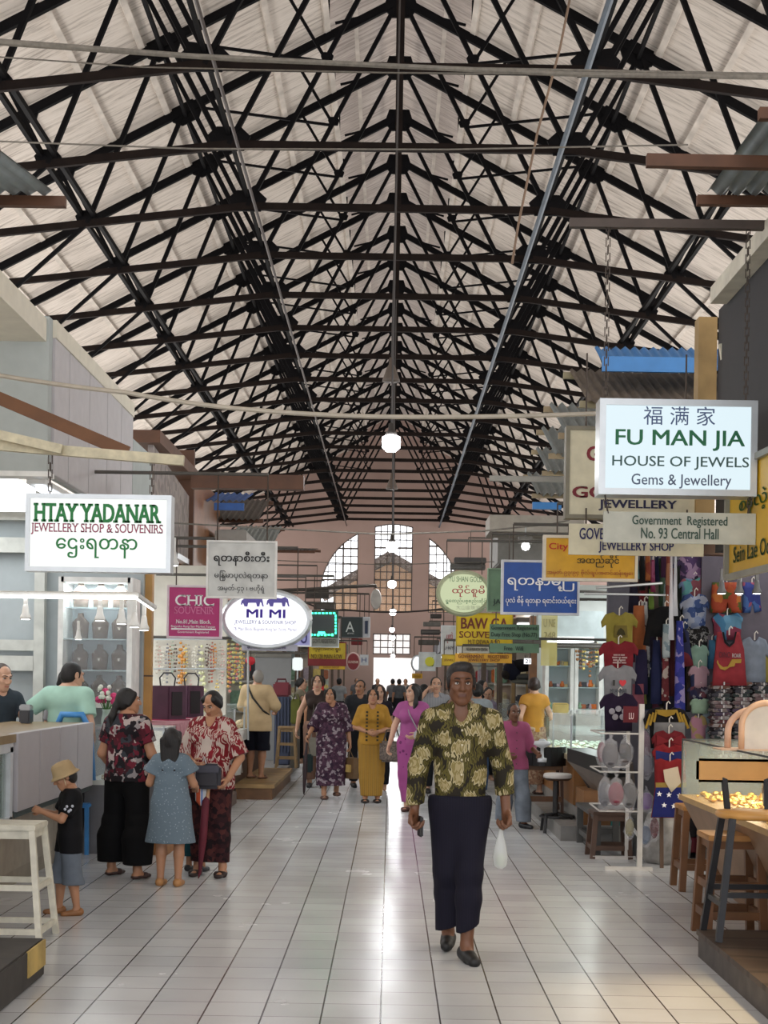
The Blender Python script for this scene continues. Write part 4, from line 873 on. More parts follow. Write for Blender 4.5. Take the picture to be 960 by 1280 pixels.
MB().bb((X0, Y0, 1.175), (X1, Y1, 1.19)).build('glass_top', glass('c8dad2', .25), cs); MB().bb((X0, Y0, .77), (X0+.01, Y1, 1.175)).build('glass_front', glass('d0e0d8', .14), cs); MB().bb((X0, Y1-.01, .77), (X1, Y1, 1.175)).build('glass_end', glass('d0e0d8', .16), cs)
q = MB(); q.bar((X0, Y0, 1.19), (X0, Y1, 1.19), .012); q.bar((X0, Y1, .77), (X0, Y1, 1.19), .012); q.bar((X0, Y1, 1.19), (X1, Y1, 1.19), .012); q.build('edge', M('3a3f3c', .4), cs)
scatter('glittering gold jewellery laid out in the right display case', 'jewellery', 'jewellery', X0+.06, X1-.05, Y0+.3, Y1-.08, .77, 420, M('d9a94c', .25, .6, var=.3, scale=30), (.015, .035))
lamp('case_light', 'AREA', (2.6, 9.6, 1.165), 14, .3, WARM, (0, 0, 0), 2.6)
MB().tube([(2.9, 7.6, 1.16), (2.9, 10.8, 1.16)], .010, 6).build('light_strip', lit('ffe9c0', 5), cs)
ar = thing('arched_stand', 'peach arched jewellery stand on the right display case', 'stand', P(950, 950, 9.2)); z0 = 1.19
ac = P(958, 900, 9.3)
q = MB(); ptso = []; 
for i in range(21): 
    a = math.pi*i/20; ptso.append((ac.x+.16*math.cos(a), ac.z-.04+.15*math.sin(a)))
ptso = [(ac.x+.16, 1.2)]+ptso+[(ac.x-.16, 1.2)]
q.tube([(x, 9.3, z) for x, z in ptso], .02, 8); q.build('arch_frame', M('d3ab8a', .6), ar, True); MB().prism(ptso, 9.31, 9.33).build('backing', M('cfc6b8', .6), ar)
q = MB(); q.tube([(x-.06*1, 9.42, z-.05) for x, z in ptso[8:-1]]+[(ac.x-.22, 9.42, 1.2)], .022, 8); q.build('arch_rim', M('d0a98e', .6), ar, True)
MB().bb((ac.x-.3, 9.25, 1.19), (ac.x+.2, 9.5, 1.2)).build('base', M('c9a98e', .6), ar)
t = thing('patterned_box', 'small leopard patterned box inside the right display case', 'box', (2.62, 9.2, .77)); MB().box((2.68, 9.3, .98), (.5, .2, .28), Matrix.Rotation(-.3, 3, 'X')).build('box', pattern('noise', ['c9b596', '8a6a48', 'd9c8aa'], 22), t, bevel=.01); MB().bb((2.5, 9.22, .77), (2.86, 9.5, .85)).build('prop', M('8a6a5a', .7), t)
# black bar stool with back
honey = M('bb8a48', .45, var=.18, scale=4); blackm = M('1d1d20', .45, .3)
sx, sy, sz = 2.11, 8.33, .16
bs = thing('bar_stool', 'black metal bar stool with honey wood seat and backrest on the platform', 'stool', (sx, sy, sz))
q = MB(); q.lathe((sx, sy, 0), [(.20, .845), (.215, .855), (.215, .875), (.205, .885)], 28, sc=(1, .95)); q.build('seat', honey, bs, True)
lp = {(a, b): (Vector((sx+a*.235, sy+b*.2, sz)), Vector((sx+a*.15, sy+b*.13, .85))) for a in (-1, 1) for b in (-1, 1)}
for (a, b_), (p, r_) in lp.items(): MB().bar(p, r_, .036).build('leg', blackm, bs)
def onleg(k, f): return lp[k][0].lerp(lp[k][1], f)
for f, sides in ((.38, ((-1, -1, 1, -1), (-1, 1, 1, 1))), (.3, ((-1, -1, -1, 1), (1, -1, 1, 1)))):
    for a, b_, c_, d_ in sides: MB().bar(onleg((a, b_), f), onleg((c_, d_), f), .022, .03).build('footrest', blackm, bs)
for a in (-1, 1): MB().bar((sx+a*.115, sy+.13, .86), (sx+a*.125, sy+.2, 1.06), .03).build('back_post', blackm, bs)
q = MB(); q.bb((sx-.29, sy+.185, 1.035), (sx+.29, sy+.215, 1.175)); q.build('backrest', honey, bs, bevel=.02)
brw = M('6a4628', .5, var=.25, scale=5)
stool('wooden_stool', 'brown wooden stool in front of the gold case, behind the black bar stool', (2.2, 9.25, 0), .66, .36, brw, M('a87a44', .45, var=.2), rails=(.25, .55), spread=.03, th=.05)
stool('wooden_stool', 'second brown wooden stool farther along the gold case', (2.47, 11.36, 0), .66, .36, brw, M('a87a44', .45, var=.2), rails=(.3,), spread=.03, th=.05)
# ------------------------------------------------ clothes stall
struct('wall_clothes', MB().bb((2.3, 15.3, 0), (5, 15.4, 3.1)).bb((4.6, 11.2, 0), (4.7, 15.3, 3.1)), M('55535a', .8))
def garment(name, label, cat, outline, d, m, th=.03, grp=None, rx=0, parts=(), hook=True):
    """outline in photo px, hung at depth d; soft edged solid"""
    pts = [P(x, y, d) for x, y in outline]; cx_ = sum(p.x for p in pts)/len(pts); zt = max(p.z for p in pts)
    t = thing(name, label, cat, (cx_, d, min(p.z for p in pts)), grp)
    bm = bmesh.new(); fv = [bm.verts.new((p.x, d-th/2, p.z)) for p in pts]; f = bm.faces.new(fv)
    r = bmesh.ops.extrude_face_region(bm, geom=[f]); vs = [g for g in r['geom'] if isinstance(g, bmesh.types.BMVert)]
    for v in vs: v.co.y += th
    bmesh.ops.recalc_face_normals(bm, faces=bm.faces); bmesh.ops.triangulate(bm, faces=bm.faces)
    bmesh.ops.subdivide_edges(bm, edges=bm.edges, cuts=2, use_grid_fill=True)
    rnd = random.random()*9
    for v in bm.verts: v.co.y += .012*math.sin(v.co.x*38+rnd+2*math.sin(v.co.z*9+rnd))*(1 if th < .06 else .6)
    me = bpy.data.meshes.new('cloth'); bm.to_mesh(me); bm.free(); me.materials.append(m); me.polygons.foreach_set('use_smooth', [True]*len(me.polygons))
    link('cloth', me, t)
    for nm, ol, mm_, off in parts:
        q = MB(); q.prism([(P(x, y, d).x, P(x, y, d).z) for x, y in ol], d-th/2-.016-off, d-th/2-.004-off); q.build(nm, mm_, t)
    if hook:
        q = MB(); q.tube([(cx_, d, zt-.03), (cx_, d, zt+.03), (cx_+.015, d, zt+.05), (cx_+.03, d, zt+.03)], .006, 5); q.build('hanger', M('c9c4bc', .4), t)
    return t
def tee(x0, y0, x1, y1, sl=.26, sw=.2, neck=.16):
    w, h = x1-x0, y1-y0; c = (x0+x1)/2; b0_, b1_ = x0+w*sw*.8, x1-w*sw*.8
    return [(b0_, y1), (b1_, y1), (b1_+1, y0+h*.34), (x1-w*.03, y0+h*(sl+.16)), (x1, y0+h*sl), (x1-w*.13, y0+h*.06), (c+w*neck, y0), (c+w*neck*.5, y0+h*.07), (c, y0+h*.1), (c-w*neck*.5, y0+h*.07), (c-w*neck, y0), (x0+w*.13, y0+h*.06), (x0, y0+h*sl), (x0+w*.03, y0+h*(sl+.16)), (b0_-1, y0+h*.34)]
def rect(x0, y0, x1, y1, k=2): return [(x0, y1), (x1, y1), (x1-k, y0), (x0+k, y0)]
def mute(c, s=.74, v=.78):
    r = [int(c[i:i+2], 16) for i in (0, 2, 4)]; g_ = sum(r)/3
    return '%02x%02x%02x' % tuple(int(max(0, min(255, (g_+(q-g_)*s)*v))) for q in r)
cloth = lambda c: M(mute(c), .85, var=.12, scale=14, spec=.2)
DT = 12.75; DW = 13.2
def letter(t, text, box, d, m, bold=.02):
    q = MB(); write(q, text, box, d, 0, bold, False, .034); q.build('lettering', m, t)
g1 = garment('t_shirt', 'mustard yellow T-shirt at the top of the T-shirt column', 't-shirt', tee(751, 765, 797, 812), DT+.06, cloth('b0a030'), grp='T-shirts in the column', parts=[('print', rect(767, 782, 784, 797, 1), cloth('8a7a2c'), 0), ('print_mark', [(770, 794), (781, 794), (779, 788), (775, 785), (772, 788)], cloth('4a4420'), .008)])
g2 = garment('t_shirt', 'red T-shirt with white lines of print under the yellow one', 't-shirt', tee(748, 801, 798, 846), DT+.03, cloth('a01a28'), grp='T-shirts in the column')
for i, w_ in enumerate((14, 17, 15, 16)): letter(g2, '▬▬ ▬ ▬▬', (766-(w_-14)/2, 818+i*3.2, 766+w_, 819.6+i*3.2), DT+.03, cloth('d8a8a8'))
g3 = garment('t_shirt', 'grey T-shirt reading I love with a red heart', 't-shirt', tee(748, 831, 796, 880), DT, cloth('9a9ca2'), grp='T-shirts in the column')
letter(g3, 'I', (765, 850, 768, 857), DT, BLK); letter(g3, '♥', (773, 850, 782, 858), DT, RED, .0); letter(g3, 'MYANMAR', (762, 861, 783, 866), DT, M('3a4048', .6, var=0))
g4 = garment('t_shirt', 'dark purple T-shirt with white drawing at the bottom of the T-shirt column', 't-shirt', tee(749, 866, 797, 914), DT-.03, cloth('2c1a3e'), grp='T-shirts in the column')
for (a_, b_) in ((-8, 0), (8, 0), (0, -3), (-4, 7), (5, 7)): 
    c = P(772+a_, 889+b_, DT-.03); MB().lathe((c.x, DT-.075, c.z), [(.022, -.004), (.028, 0), (.022, .004)], 10, ax='y').build('print_mark', cloth('b8b4c4'), g4)
for i, (px, y0, y1, col, n_) in enumerate(((800, 757, 815, 'c8642a', 'orange'), (803, 812, 868, '2a2350', 'navy'), (799, 855, 900, 'a04a60', 'rose'))):
    garment('t_shirt', '%s garment edge hanging behind the T-shirt column' % n_, 't-shirt', rect(px-10, y0, px+7, y1), DT+.3, cloth(col))
# tall column of hangings behind
fl_ = lambda *c, s=9, k='cells', seed=0: pattern(k, [mute(q) for q in c], s, warp=.1, seed=seed)
cols = [
 ('dress', 'white dress with small dark flowers hanging right of the T-shirts', (798, 752, 812, 838), DT+.35, fl_('c9c6c2', 'b9b6b2', '5a5a60', 'cfccc8', s=26)),
 ('scarf', 'black scarf hanging at the top left of the clothes stall', (799, 694, 806, 738), DT+.3, cloth('141416')),
 ('scarf', 'teal scarf hanging at the top left of the clothes stall', (794, 694, 799, 724), DT+.32, cloth('5a9aa0')),
 ('scarf', 'orange and yellow scarf beside the black scarf', (806, 694, 813, 726), DT+.3, fl_('c8662a', 'd89a3a', 'b0402a')),
 ('scarf', 'deep pink scarf hanging beside the orange scarf', (813, 700, 819, 740), DT+.3, fl_('a02a5a', '3a2460', 'b84a7a')),
 ('scarf', 'navy scarf hanging beside the deep pink scarf', (818, 694, 824, 728), DT+.33, cloth('1e2250')),
 ('scarf', 'dark red scarf lower left in the clothes stall', (800, 724, 806, 756), DT+.36, cloth('8a1c24')),
 ('scarf', 'lime green scarf hanging above the black jacket', (811, 736, 817, 762), DT+.37, cloth('84b03a')),
 ('scarf', 'forest green long scarf above the black jacket', (823, 698, 831, 758), DT+.36, cloth('3c5a3a')),
 ('scarf', 'plum scarf at the top middle of the clothes stall', (826, 694, 834, 722), DT+.3, cloth('5a2a5a')),
 ('scarf', 'coral patterned scarf beside the clear plastic sleeve', (832, 694, 840, 778), DT+.2, fl_('b85a3a', 'c87a54', 'a04030')),
 ('scarf', 'pale aqua scarf above the black jacket', (829, 730, 835, 760), DT+.25, cloth('8ab0b4')),
 ('jumpsuit', 'blue cartoon patterned romper hanging in the middle of the stall', (843, 776, 856, 905), DT+.1, fl_('2430a8', '3a3ac0', '2430a8', '9a8ad0', s=14)),
 ('dress', 'navy long dress below the black jacket', (813, 800, 828, 880), DT+.25, cloth('1c2458')),
 ('dress', 'red and cream figured dress under the black jacket', (827, 812, 836, 876), DT+.2, fl_('7a2228', 'c0b0a4', '8a2a30', s=20)),
 ('dress', 'pale blue printed dress beside the coral scarf', (828, 780, 837, 822), DT+.15, fl_('8aa8b4', 'b8c8cc', '7a98a8', s=20)),
 ('dress', 'dark red garment below the coral scarf', (837, 775, 843, 870), DT+.22, cloth('5a1a1e')),
 ('skirt', 'olive and yellow skirt under the white flowered dress', (800, 840, 808, 880), DT+.36, cloth('8a8a3a')),
 ('skirt', 'dark green skirt under the navy dress', (806, 842, 815, 886), DT+.38, cloth('1e3030')),
 ('dress', 'purple flowered dress at the top right of the clothes stall', (846, 694, 884, 728), DT+.55, fl_('5a3a78', '8a5a9a', '4a3a6a', 'b08ab8', '2e2440', s=16)),
 ('dress', 'turquoise and pink figured dress below the purple flowered one', (848, 722, 886, 752), DT+.54, fl_('3a9aa0', '58b0b0', 'a04a5a', '6a88b8', '7ac0c0', s=13, seed=1)),
 ('dress', 'blue and white leafy dress in the tall dress column', (850, 742, 886, 786), DT+.5, fl_('3a5aa8', '8aa0d0', '2a4a90', 'b0bcd8', s=18, seed=2)),
 ('dress', 'black dress with pale dots in the tall dress column', (856, 782, 888, 812), DT+.5, fl_('151518', '1c1c20', '151518', '8a8a8c', s=40, seed=3)),
 ('romper', 'mint green toddler romper in the tall dress column', (862, 806, 886, 836), DT+.45, cloth('8ab8a4')),
 ('romper', 'pink toddler set with blue cap print', (860, 832, 886, 860), DT+.44, fl_('c898a8', 'c898a8', '2a3468', 'c898a8', s=9, seed=5)),
 ('romper', 'dark flowered toddler set under the pink one', (858, 858, 886, 874), DT+.44, fl_('3a2a4a', '7a3a4a', '2a2a5a', '8a8a9a', s=20, seed=6)),
 ('romper', 'pale green toddler dress under the dark flowered set', (862, 873, 888, 892), DT+.43, cloth('a0c8a8')),
 ('romper', 'pink toddler overalls with yellow badges', (862, 894, 884, 930), DT+.42, fl_('d088a4', 'd088a4', 'd088a4', 'c8a860', s=12, seed=7)),
 ('romper', 'pale blue gauze dress behind the pink overalls', (876, 886, 890, 945), DT+.45, cloth('a8c0c8')),
]
for nm, lab, (x0, y0, x1, y1), d, m in cols:
    k = (x1-x0)*.22 if nm in ('dress', 'romper', 'jumpsuit') and x1-x0 > 9 else 1
    if nm in ('romper', 'dress') and x1-x0 > 20: ol = tee(x0, y0, x1, y1, .3, .16)
    else: ol = [(x0, y1), (x1, y1), (x1-k*.3, (y0+y1)/2), (x1-k, y0), (x0+k, y0), (x0+k*.3, (y0+y1)/2)]
    garment(nm, lab, nm.replace('_', ' '), ol, d, m, grp='clothes hung in the stall')
for i, (c_, n_, k_) in enumerate((('c9a040', 'amber', 'b05030'), ('3a7a5a', 'sea green', 'a0b890'), ('b03a4a', 'cherry', 'd8a0a0'), ('3a5a9a', 'cobalt', '9ab0d0'), ('6a3a7a', 'violet', 'b08ac0'), ('d07a3a', 'tangerine', '7a3a20'), ('4a8a9a', 'teal', 'c0d0d0'), ('8a8a3a', 'olive', '3a3a20'))):
    garment('t_shirt', '%s printed child shirt hanging high on the right stall wall' % n_, 't-shirt', tee(884+i % 4*20, 692+(i//4)*76, 908+i % 4*20, 730+(i//4)*76), DW+.12, fl_(c_, c_, k_, c_, s=16, seed=i), grp='child shirts high on the stall wall')
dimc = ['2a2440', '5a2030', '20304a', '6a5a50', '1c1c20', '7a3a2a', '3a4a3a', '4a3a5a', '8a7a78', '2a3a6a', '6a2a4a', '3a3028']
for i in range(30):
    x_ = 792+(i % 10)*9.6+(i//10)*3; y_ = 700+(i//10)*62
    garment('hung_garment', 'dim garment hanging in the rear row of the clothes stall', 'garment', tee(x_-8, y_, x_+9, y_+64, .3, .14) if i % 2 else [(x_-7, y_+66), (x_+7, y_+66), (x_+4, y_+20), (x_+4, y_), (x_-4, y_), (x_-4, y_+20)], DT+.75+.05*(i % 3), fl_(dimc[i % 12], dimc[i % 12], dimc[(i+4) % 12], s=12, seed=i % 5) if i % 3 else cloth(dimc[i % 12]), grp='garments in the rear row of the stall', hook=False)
ol = [(812, 796), (836, 796), (842, 768), (850, 806), (858, 802), (850, 764), (838, 758), (826, 758), (812, 764), (804, 806), (811, 808)]
garment('jacket', 'black long sleeved jacket hanging in the middle of the stall', 'jacket', ol, DT+.18, cloth('111114'))
garment('jacket', 'blue and red long sleeved top at the right of the black jacket', 'jacket', [(845, 835), (866, 832), (860, 790), (852, 784), (846, 790)], DT+.3, fl_('20265a', '20265a', '8a2030', s=6, seed=4))
for i, (px, lab) in enumerate(((838, 'clear plastic sleeve hanging beside the coral scarf'), (843, 'wide clear plastic sleeve hanging in front of the purple dress'))):
    garment('plastic_sleeve', lab, 'plastic sleeve', rect(px-2, 694, px+4, 800-i*30), DT-.02, glass('e8ecf4', .42, .2), hook=False)
# right hand wall of the stall
DW = 13.2
garment('shorts', 'orange shorts with palm print hanging under the yellow banner', 'shorts', [(888, 766), (907, 766), (909, 752), (911, 766), (927, 766), (924, 728), (890, 728)], DW, fl_('d0501c', 'e0701c', 'c8401c', '5a6a20', s=14, seed=8))
garment('shorts', 'blue and coral swim shorts beside the orange shorts', 'shorts', [(928, 766), (938, 766), (940, 752), (943, 766), (951, 764), (948, 728), (928, 728)], DW+.05, fl_('2a3a9a', '3a6ac0', 'b84a6a', '2a3a9a', s=9, seed=9))
garment('singlet', 'blue and red singlet behind the red dinosaur top', 'singlet', tee(890, 766, 928, 800, .2, .1, .3), DW, fl_('3a8ac0', '5aa0cc', 'a03050', s=8, seed=10))
tk2 = garment('tank_top', 'red sleeveless top with a yellow dinosaur hanging at the right', 'tank top', [(890, 857), (933, 857), (930, 812), (924, 790), (920, 790), (917, 803), (911, 808), (905, 803), (902, 790), (897, 790), (894, 812)], DW-.25, cloth('b82a36'),
   parts=[('dinosaur_print', [(895, 828), (899, 836), (905, 838), (911, 834), (917, 833), (918, 829), (925, 829), (926, 824), (914, 824), (909, 833), (903, 834), (898, 830), (896, 825)], cloth('d0a030'), 0),
          ('trim', [(902, 790), (904, 790), (906, 802), (911, 806), (916, 802), (918, 790), (920, 790), (917, 804), (911, 809), (905, 804)], cloth('1a1a20'), 0)])
letter(tk2, 'DINO', (898, 815, 912, 822), DW-.25, cloth('7a3040')); letter(tk2, 'ROAR', (914, 817, 925, 822), DW-.25, cloth('d8d0d0'))
garment('t_shirt', 'grey blue T-shirt hanging right of the red dinosaur top', 't-shirt', tee(924, 796, 962, 860), DW-.1, cloth('8a9ab0'))
garment('t_shirt', 'yellow shirt at the right picture edge below the banner', 't-shirt', tee(948, 812, 990, 862), DW, cloth('b8a83a'))
garment('t_shirt', 'green and yellow striped shirt above the grey blue T-shirt', 't-shirt', tee(928, 764, 956, 796), DW+.08, fl_('2a4a3a', '6a8a4a', '1e302a', 'b0a04a', s=14, seed=11))
garment('t_shirt', 'yellow and red shirt at the right edge above the grey blue T-shirt', 't-shirt', tee(950, 766, 985, 800), DW+.1, fl_('c8a82c', 'a83a34', 'd0b848', s=10, seed=12))
garment('t_shirt', 'bright blue shirt behind the left edge of the red dinosaur top', 't-shirt', rect(884, 800, 895, 836), DW+.05, cloth('3a8ac0'))
for i in range(3): spot(902+i*22, 735, 12.4, ('left', 'middle', 'right')[i]+' grey dome lamp over the hung shorts', .8, M('6a6c6e', .4))
o = tag(MB().tube([P(880, 727, DW+.1), P(1000, 727, DW+.1)], .012, 6).build('hanging_rail', alu), 'metal rail above the orange shorts', 'rail')
o = tag(MB().tube([P(745, 735, DT+.05), P(828, 729, DT+.05)], .012, 6).build('hanging_rail', alu), 'slanting metal rail above the T-shirt column', 'rail')
o = tag(MB().tube([P(730, 742, DT+.2), P(835, 744, DT+.2)], .010, 6).build('hanging_rail', alu), 'second metal rail above the T-shirt column', 'rail')
o = tag(MB().tube([P(924, 745, DW-.3), P(925, 690, DW-.3)], .02, 6).build('stall_post', wht), 'white upright pole behind the red dinosaur top', 'pole')
# stacks of folded clothes in clear wrappers
pk = ['6a4a54', '8a6a70', '4a4a58', '7a3a40', '9a8a84', '3a4a4a', '8a5a4a', '5a4a6a', 'a08a90', '4a3a3a']
k = 0; o0 = {}
for col in range(6):
    for row in range(20):
        x0 = 2.98+col*.185+(.02 if row % 2 else 0); z = .95+row*.0345
        c = (x0, 13.05+.02*((row*3+col) % 3), z); key = (row*7+col*3) % len(pk)
        lab = 'folded garments in clear wrappers stacked on the right stall wall'
        if key not in o0:
            t = thing('folded_shirt', lab, 'folded shirt', c, 'folded clothes in stacks')
            q = MB(); q.box(Vector(c)+Vector((0, 0, .016)), (.172, .22, .031)); q.build('shirt', fl_(pk[key], pk[(key+3) % 10], pk[key], 'b0a8a8', s=20, seed=key), t, bevel=.012); o0[key] = t
            MB().bb((c[0]-.005, c[1]-.113, z+.002), (c[0]+.005, c[1]-.108, z+.030)).build('tape', M('a9a9ac', .3), t)
        else: dup(o0[key], c)
t = thing('stock_shelf', 'shelf carrying the stacks of folded clothes', 'shelf', (3.4, 13.1, 0)); MB().bb((2.85, 12.92, .9), (4.2, 13.25, .95)).build('board', M('6a5a50', .6), t); MB().bb((2.86, 12.95, 0), (4.19, 13.25, .9)).build('body', M('4a4440', .7), t); MB().bb((2.85, 13.25, 0), (4.4, 13.29, 3)).build('back_panel', M('55505a', .8), t)
for z in (1.29, 1.64): pass
# costume column on its stand
DC = 12.35
st = thing('costume_stand', 'dark wooden stand carrying the column of costumes', 'stand', G(832, 1090))
for px in (826, 848): MB().bar(P(px+1, 1085, DC+.05), P(px, 885, DC+.1), .03).build('leg', M('5a4636', .6), st)
MB().bar(P(815, 892, DC+.1), P(855, 892, DC+.1), .025).build('crossbar', M('5a4636', .6), st); MB().bar(P(826, 1000, DC+.08), P(848, 1000, DC+.08), .025).build('crossbar', M('5a4636', .6), st)
garment('jersey', 'black and yellow striped jersey at the top of the costume column', 'jersey', tee(804, 884, 862, 935, .3, .2), DC, cloth('16161a'), parts=[('collar', [(818, 887), (846, 887), (842, 893), (832, 896), (822, 893)], cloth('c89a20'), 0)]+[('sleeve_stripe', [(805+i*5, 910-i*4), (808+i*5, 911-i*4), (813+i*4, 893-i*2), (811+i*4, 892-i*2)], cloth('c89a20'), 0) for i in range(3)]+[('sleeve_stripe', [(861-i*5, 910-i*4), (858-i*5, 911-i*4), (852-i*4, 893-i*2), (854-i*4, 892-i*2)], cloth('c89a20'), 0) for i in range(3)])
garment('blouse', 'grey top under the black and yellow jersey', 'blouse', rect(817, 903, 856, 925, 1), DC-.04, cloth('8a8a8c'))
garment('costume', 'red frilled costume top with blue band', 'costume', tee(814, 913, 858, 955, .25, .12), DC-.08, cloth('8a1620'), parts=[('bow', [(820, 918), (836, 926), (852, 918), (852, 932), (836, 927), (820, 932)], cloth('a01c26'), 0)])
garment('costume', 'red costume with a blue yoke below the frilled one', 'costume', tee(815, 930, 858, 970, .25, .1), DC-.12, cloth('b01a22'), parts=[('yoke', [(819, 938), (836, 941), (855, 938), (855, 950), (819, 950)], cloth('242f88'), 0)])
wc = garment('dress', 'red and blue dress with a gold belt and white stars on the skirt', 'dress', [(814, 1022), (862, 1022), (857, 985), (856, 950), (846, 948), (836, 952), (826, 948), (818, 950), (819, 985)], DC-.16, cloth('b51c22'),
   parts=[('belt', [(819, 984), (857, 984), (857, 978), (819, 978)], cloth('c09a3a'), 0), ('skirt', [(814, 1021), (863, 1021), (857, 984), (819, 984)], cloth('202a8c'), .002), ('plastic_wrap', [(828, 962), (846, 958), (850, 978), (838, 990), (830, 976)], glass('e8dcc0', .5, .3), .014)])
for (sx_, sy_) in ((823, 992), (835, 993), (848, 994), (829, 1006), (841, 1007), (853, 1008)):
    c = P(sx_, sy_, DC-.16); q = MB(); q.prism([(c.x+(.024 if i % 2 == 0 else .010)*math.sin(i*math.pi/5), c.z+(.024 if i % 2 == 0 else .010)*math.cos(i*math.pi/5)) for i in range(10)], DC-.206, DC-.197); q.build('star', WHT, wc)
# white metal rack with bagged caps
rk = thing('metal_rack', 'white metal display rack hung with bagged caps in front of the clothes', 'rack', G(798, 1088))
pw = M('c9c6c0', .4); rf = G(799, 1088); rb = G(785, 1076); 
MB().bar((rf.x, rf.y, 0), (rf.x, rf.y, P(799, 880, rf.y).z), .042).build('post', pw, rk); MB().bar((rb.x, rb.y+.1, 0), (rb.x, rb.y+.1, P(785, 900, rb.y).z), .03).build('post', pw, rk)
MB().bb((P(760, 850, rf.y).x, rf.y-.02, 0), (P(819, 850, rf.y).x, rf.y+.02, .03)).build('foot', pw, rk); MB().bb((P(746, 850, rb.y).x, rb.y+.08, 0), (P(800, 850, rb.y).x, rb.y+.12, .03)).build('foot', pw, rk)
for py in (917, 965, 1014):
    z = P(770, py, rf.y).z; x0 = P(752, 850, rf.y).x
    MB().tube([(rf.x, rf.y, z), (x0, rf.y, z)], .008, 6).build('shelf_bar', pw, rk); MB().tube([(rb.x, rb.y+.1, z), (x0+.02, rb.y+.1, z)], .008, 6).build('shelf_bar', pw, rk); MB().tube([(x0, rf.y, z), (x0+.02, rb.y+.1, z)], .008, 6).build('shelf_bar', pw, rk)
MB().bar((rf.x, rf.y, .28), (rb.x, rb.y+.1, .36), .02).build('brace', pw, rk)
t = sign('small red tag sign with a white mark on the white rack', (779, 883, 797, 903), rf.y-.03, cloth('8a2a34'), [('LU', (786, 891, 792, 899), M('e0c8c8', .6, var=0), .02)], 0, wht, .01, 0, name='tag_sign')
bagm = glass('e4e6ec', .17, .2)
def bag(label, cx_, cy_, w_, h_, d, col, grp='bagged caps on the rack'):
    c = P(cx_, cy_, d); t = thing('bagged_cap', label, 'bagged cap', c, grp); w2, h2 = S(w_, d)/2, S(h_, d)/2
    q = MB(); q.lathe((c.x, d, c.z), [(w2*.25, h2), (w2*.12, h2*.82), (w2*.55, h2*.6), (w2*.95, h2*.1), (w2, -h2*.35), (w2*.75, -h2*.85), (w2*.2, -h2)], 18, sc=(1, .55)); rn = random.random()*9
    q.v = [(c.x+(v_[0]-c.x)*(1+.22*math.sin(17*v_[2]*3+rn+v_[0]*60)), v_[1], v_[2]+.006*math.sin(v_[0]*110+rn)) for v_ in q.v]; q.build('bag', bagm, t, True)
    q = MB(); q.ball((c.x, d, c.z-h2*.1), (w2*.82, w2*.42, h2*.66), 14); q.build('cap', col, t, True)
    q = MB(); q.ball((c.x, d-w2*.25, c.z-h2*.5), (w2*.5, w2*.3, h2*.14), 12); q.build('peak', col, t, True); return t
for lab, cx_, cy_, w_, h_, d, col in (
    ('grey cap in a clear bag at the upper left of the rack', 763, 942, 26, 48, 12.2, cloth('5a5660')), ('dark figured cap in a clear bag at the upper middle of the rack', 781, 940, 22, 44, 12.3, fl_('2a2a30', '6a5a5a', '3a3a40', s=18)),
    ('rosy bag peeping out at the left of the upper rack row', 752, 938, 14, 40, 12.45, cloth('a05a6a')), ('pale pink cap in a bag right of the rack post', 806, 930, 18, 60, 12.5, cloth('d8a0b8')),
    ('lilac grey cap in a bag right of the rack post', 808, 955, 18, 40, 12.45, cloth('a8a4b8')), ('crimson cap in a clear bag in the middle of the lower row', 770, 990, 24, 46, 12.15, cloth('a02a44')),
    ('grey cap in a clear bag at the left of the lower row', 756, 990, 20, 48, 12.35, cloth('7a7a82')), ('dark grey cap in a clear bag at the right of the lower row', 786, 992, 22, 50, 12.3, cloth('4a484c')),
    ('violet cap in a bag right of the post in the lower row', 808, 1000, 18, 34, 12.4, cloth('a070c8')), ('cream cloth bag hanging low on the rack', 787, 1033, 14, 34, 12.5, cloth('b0a468')), ('pale blue cloth bag hanging lowest on the rack', 807, 1042, 16, 36, 12.5, cloth('90a8cc')),
    ('red dotted bag hanging low beside the sack', 818, 1033, 14, 40, 12.7, fl_('8a2a34', '8a2a34', 'b06a70', s=30))): bag(lab, cx_, cy_, w_, h_, d, col)
t = thing('plastic_sack', 'big grey plastic sack on the floor behind the costume stand', 'sack', G(840, 1083)); gp = G(838, 1083); gp.y += .25
q = MB(); q.lathe((gp.x, gp.y, 0), [(.16, 0), (.21, .06), (.22, .2), (.2, .34), (.15, .44), (.08, .5)], 18); o = q.build('sack', M('8f8d8a', .35, var=.3, scale=10), t, True)
for v in o.data.vertices: v.co.x += .02*math.sin(v.co.z*40+v.co.y*30); v.co.y += .02*math.sin(v.co.z*33+v.co.x*25)
t = thing('backpack', 'dark bag on the floor right of the plastic sack', 'bag', G(866, 1080)); gp = G(868, 1078); gp.y += .3; MB().bb((gp.x-.1, gp.y, 0), (gp.x+.15, gp.y+.2, .42)).build('body', M('1e1a20', .8), t, bevel=.05); MB().bb((gp.x-.07, gp.y-.03, .05), (gp.x+.1, gp.y, .2)).build('pocket', M('6a2030', .8), t, bevel=.02); MB().tube([(gp.x-.03, gp.y+.08, .41), (gp.x-.02, gp.y+.08, .48), (gp.x+.06, gp.y+.08, .48), (gp.x+.08, gp.y+.08, .41)], .012, 6).build('strap', M('6a9a3a', .7), t)
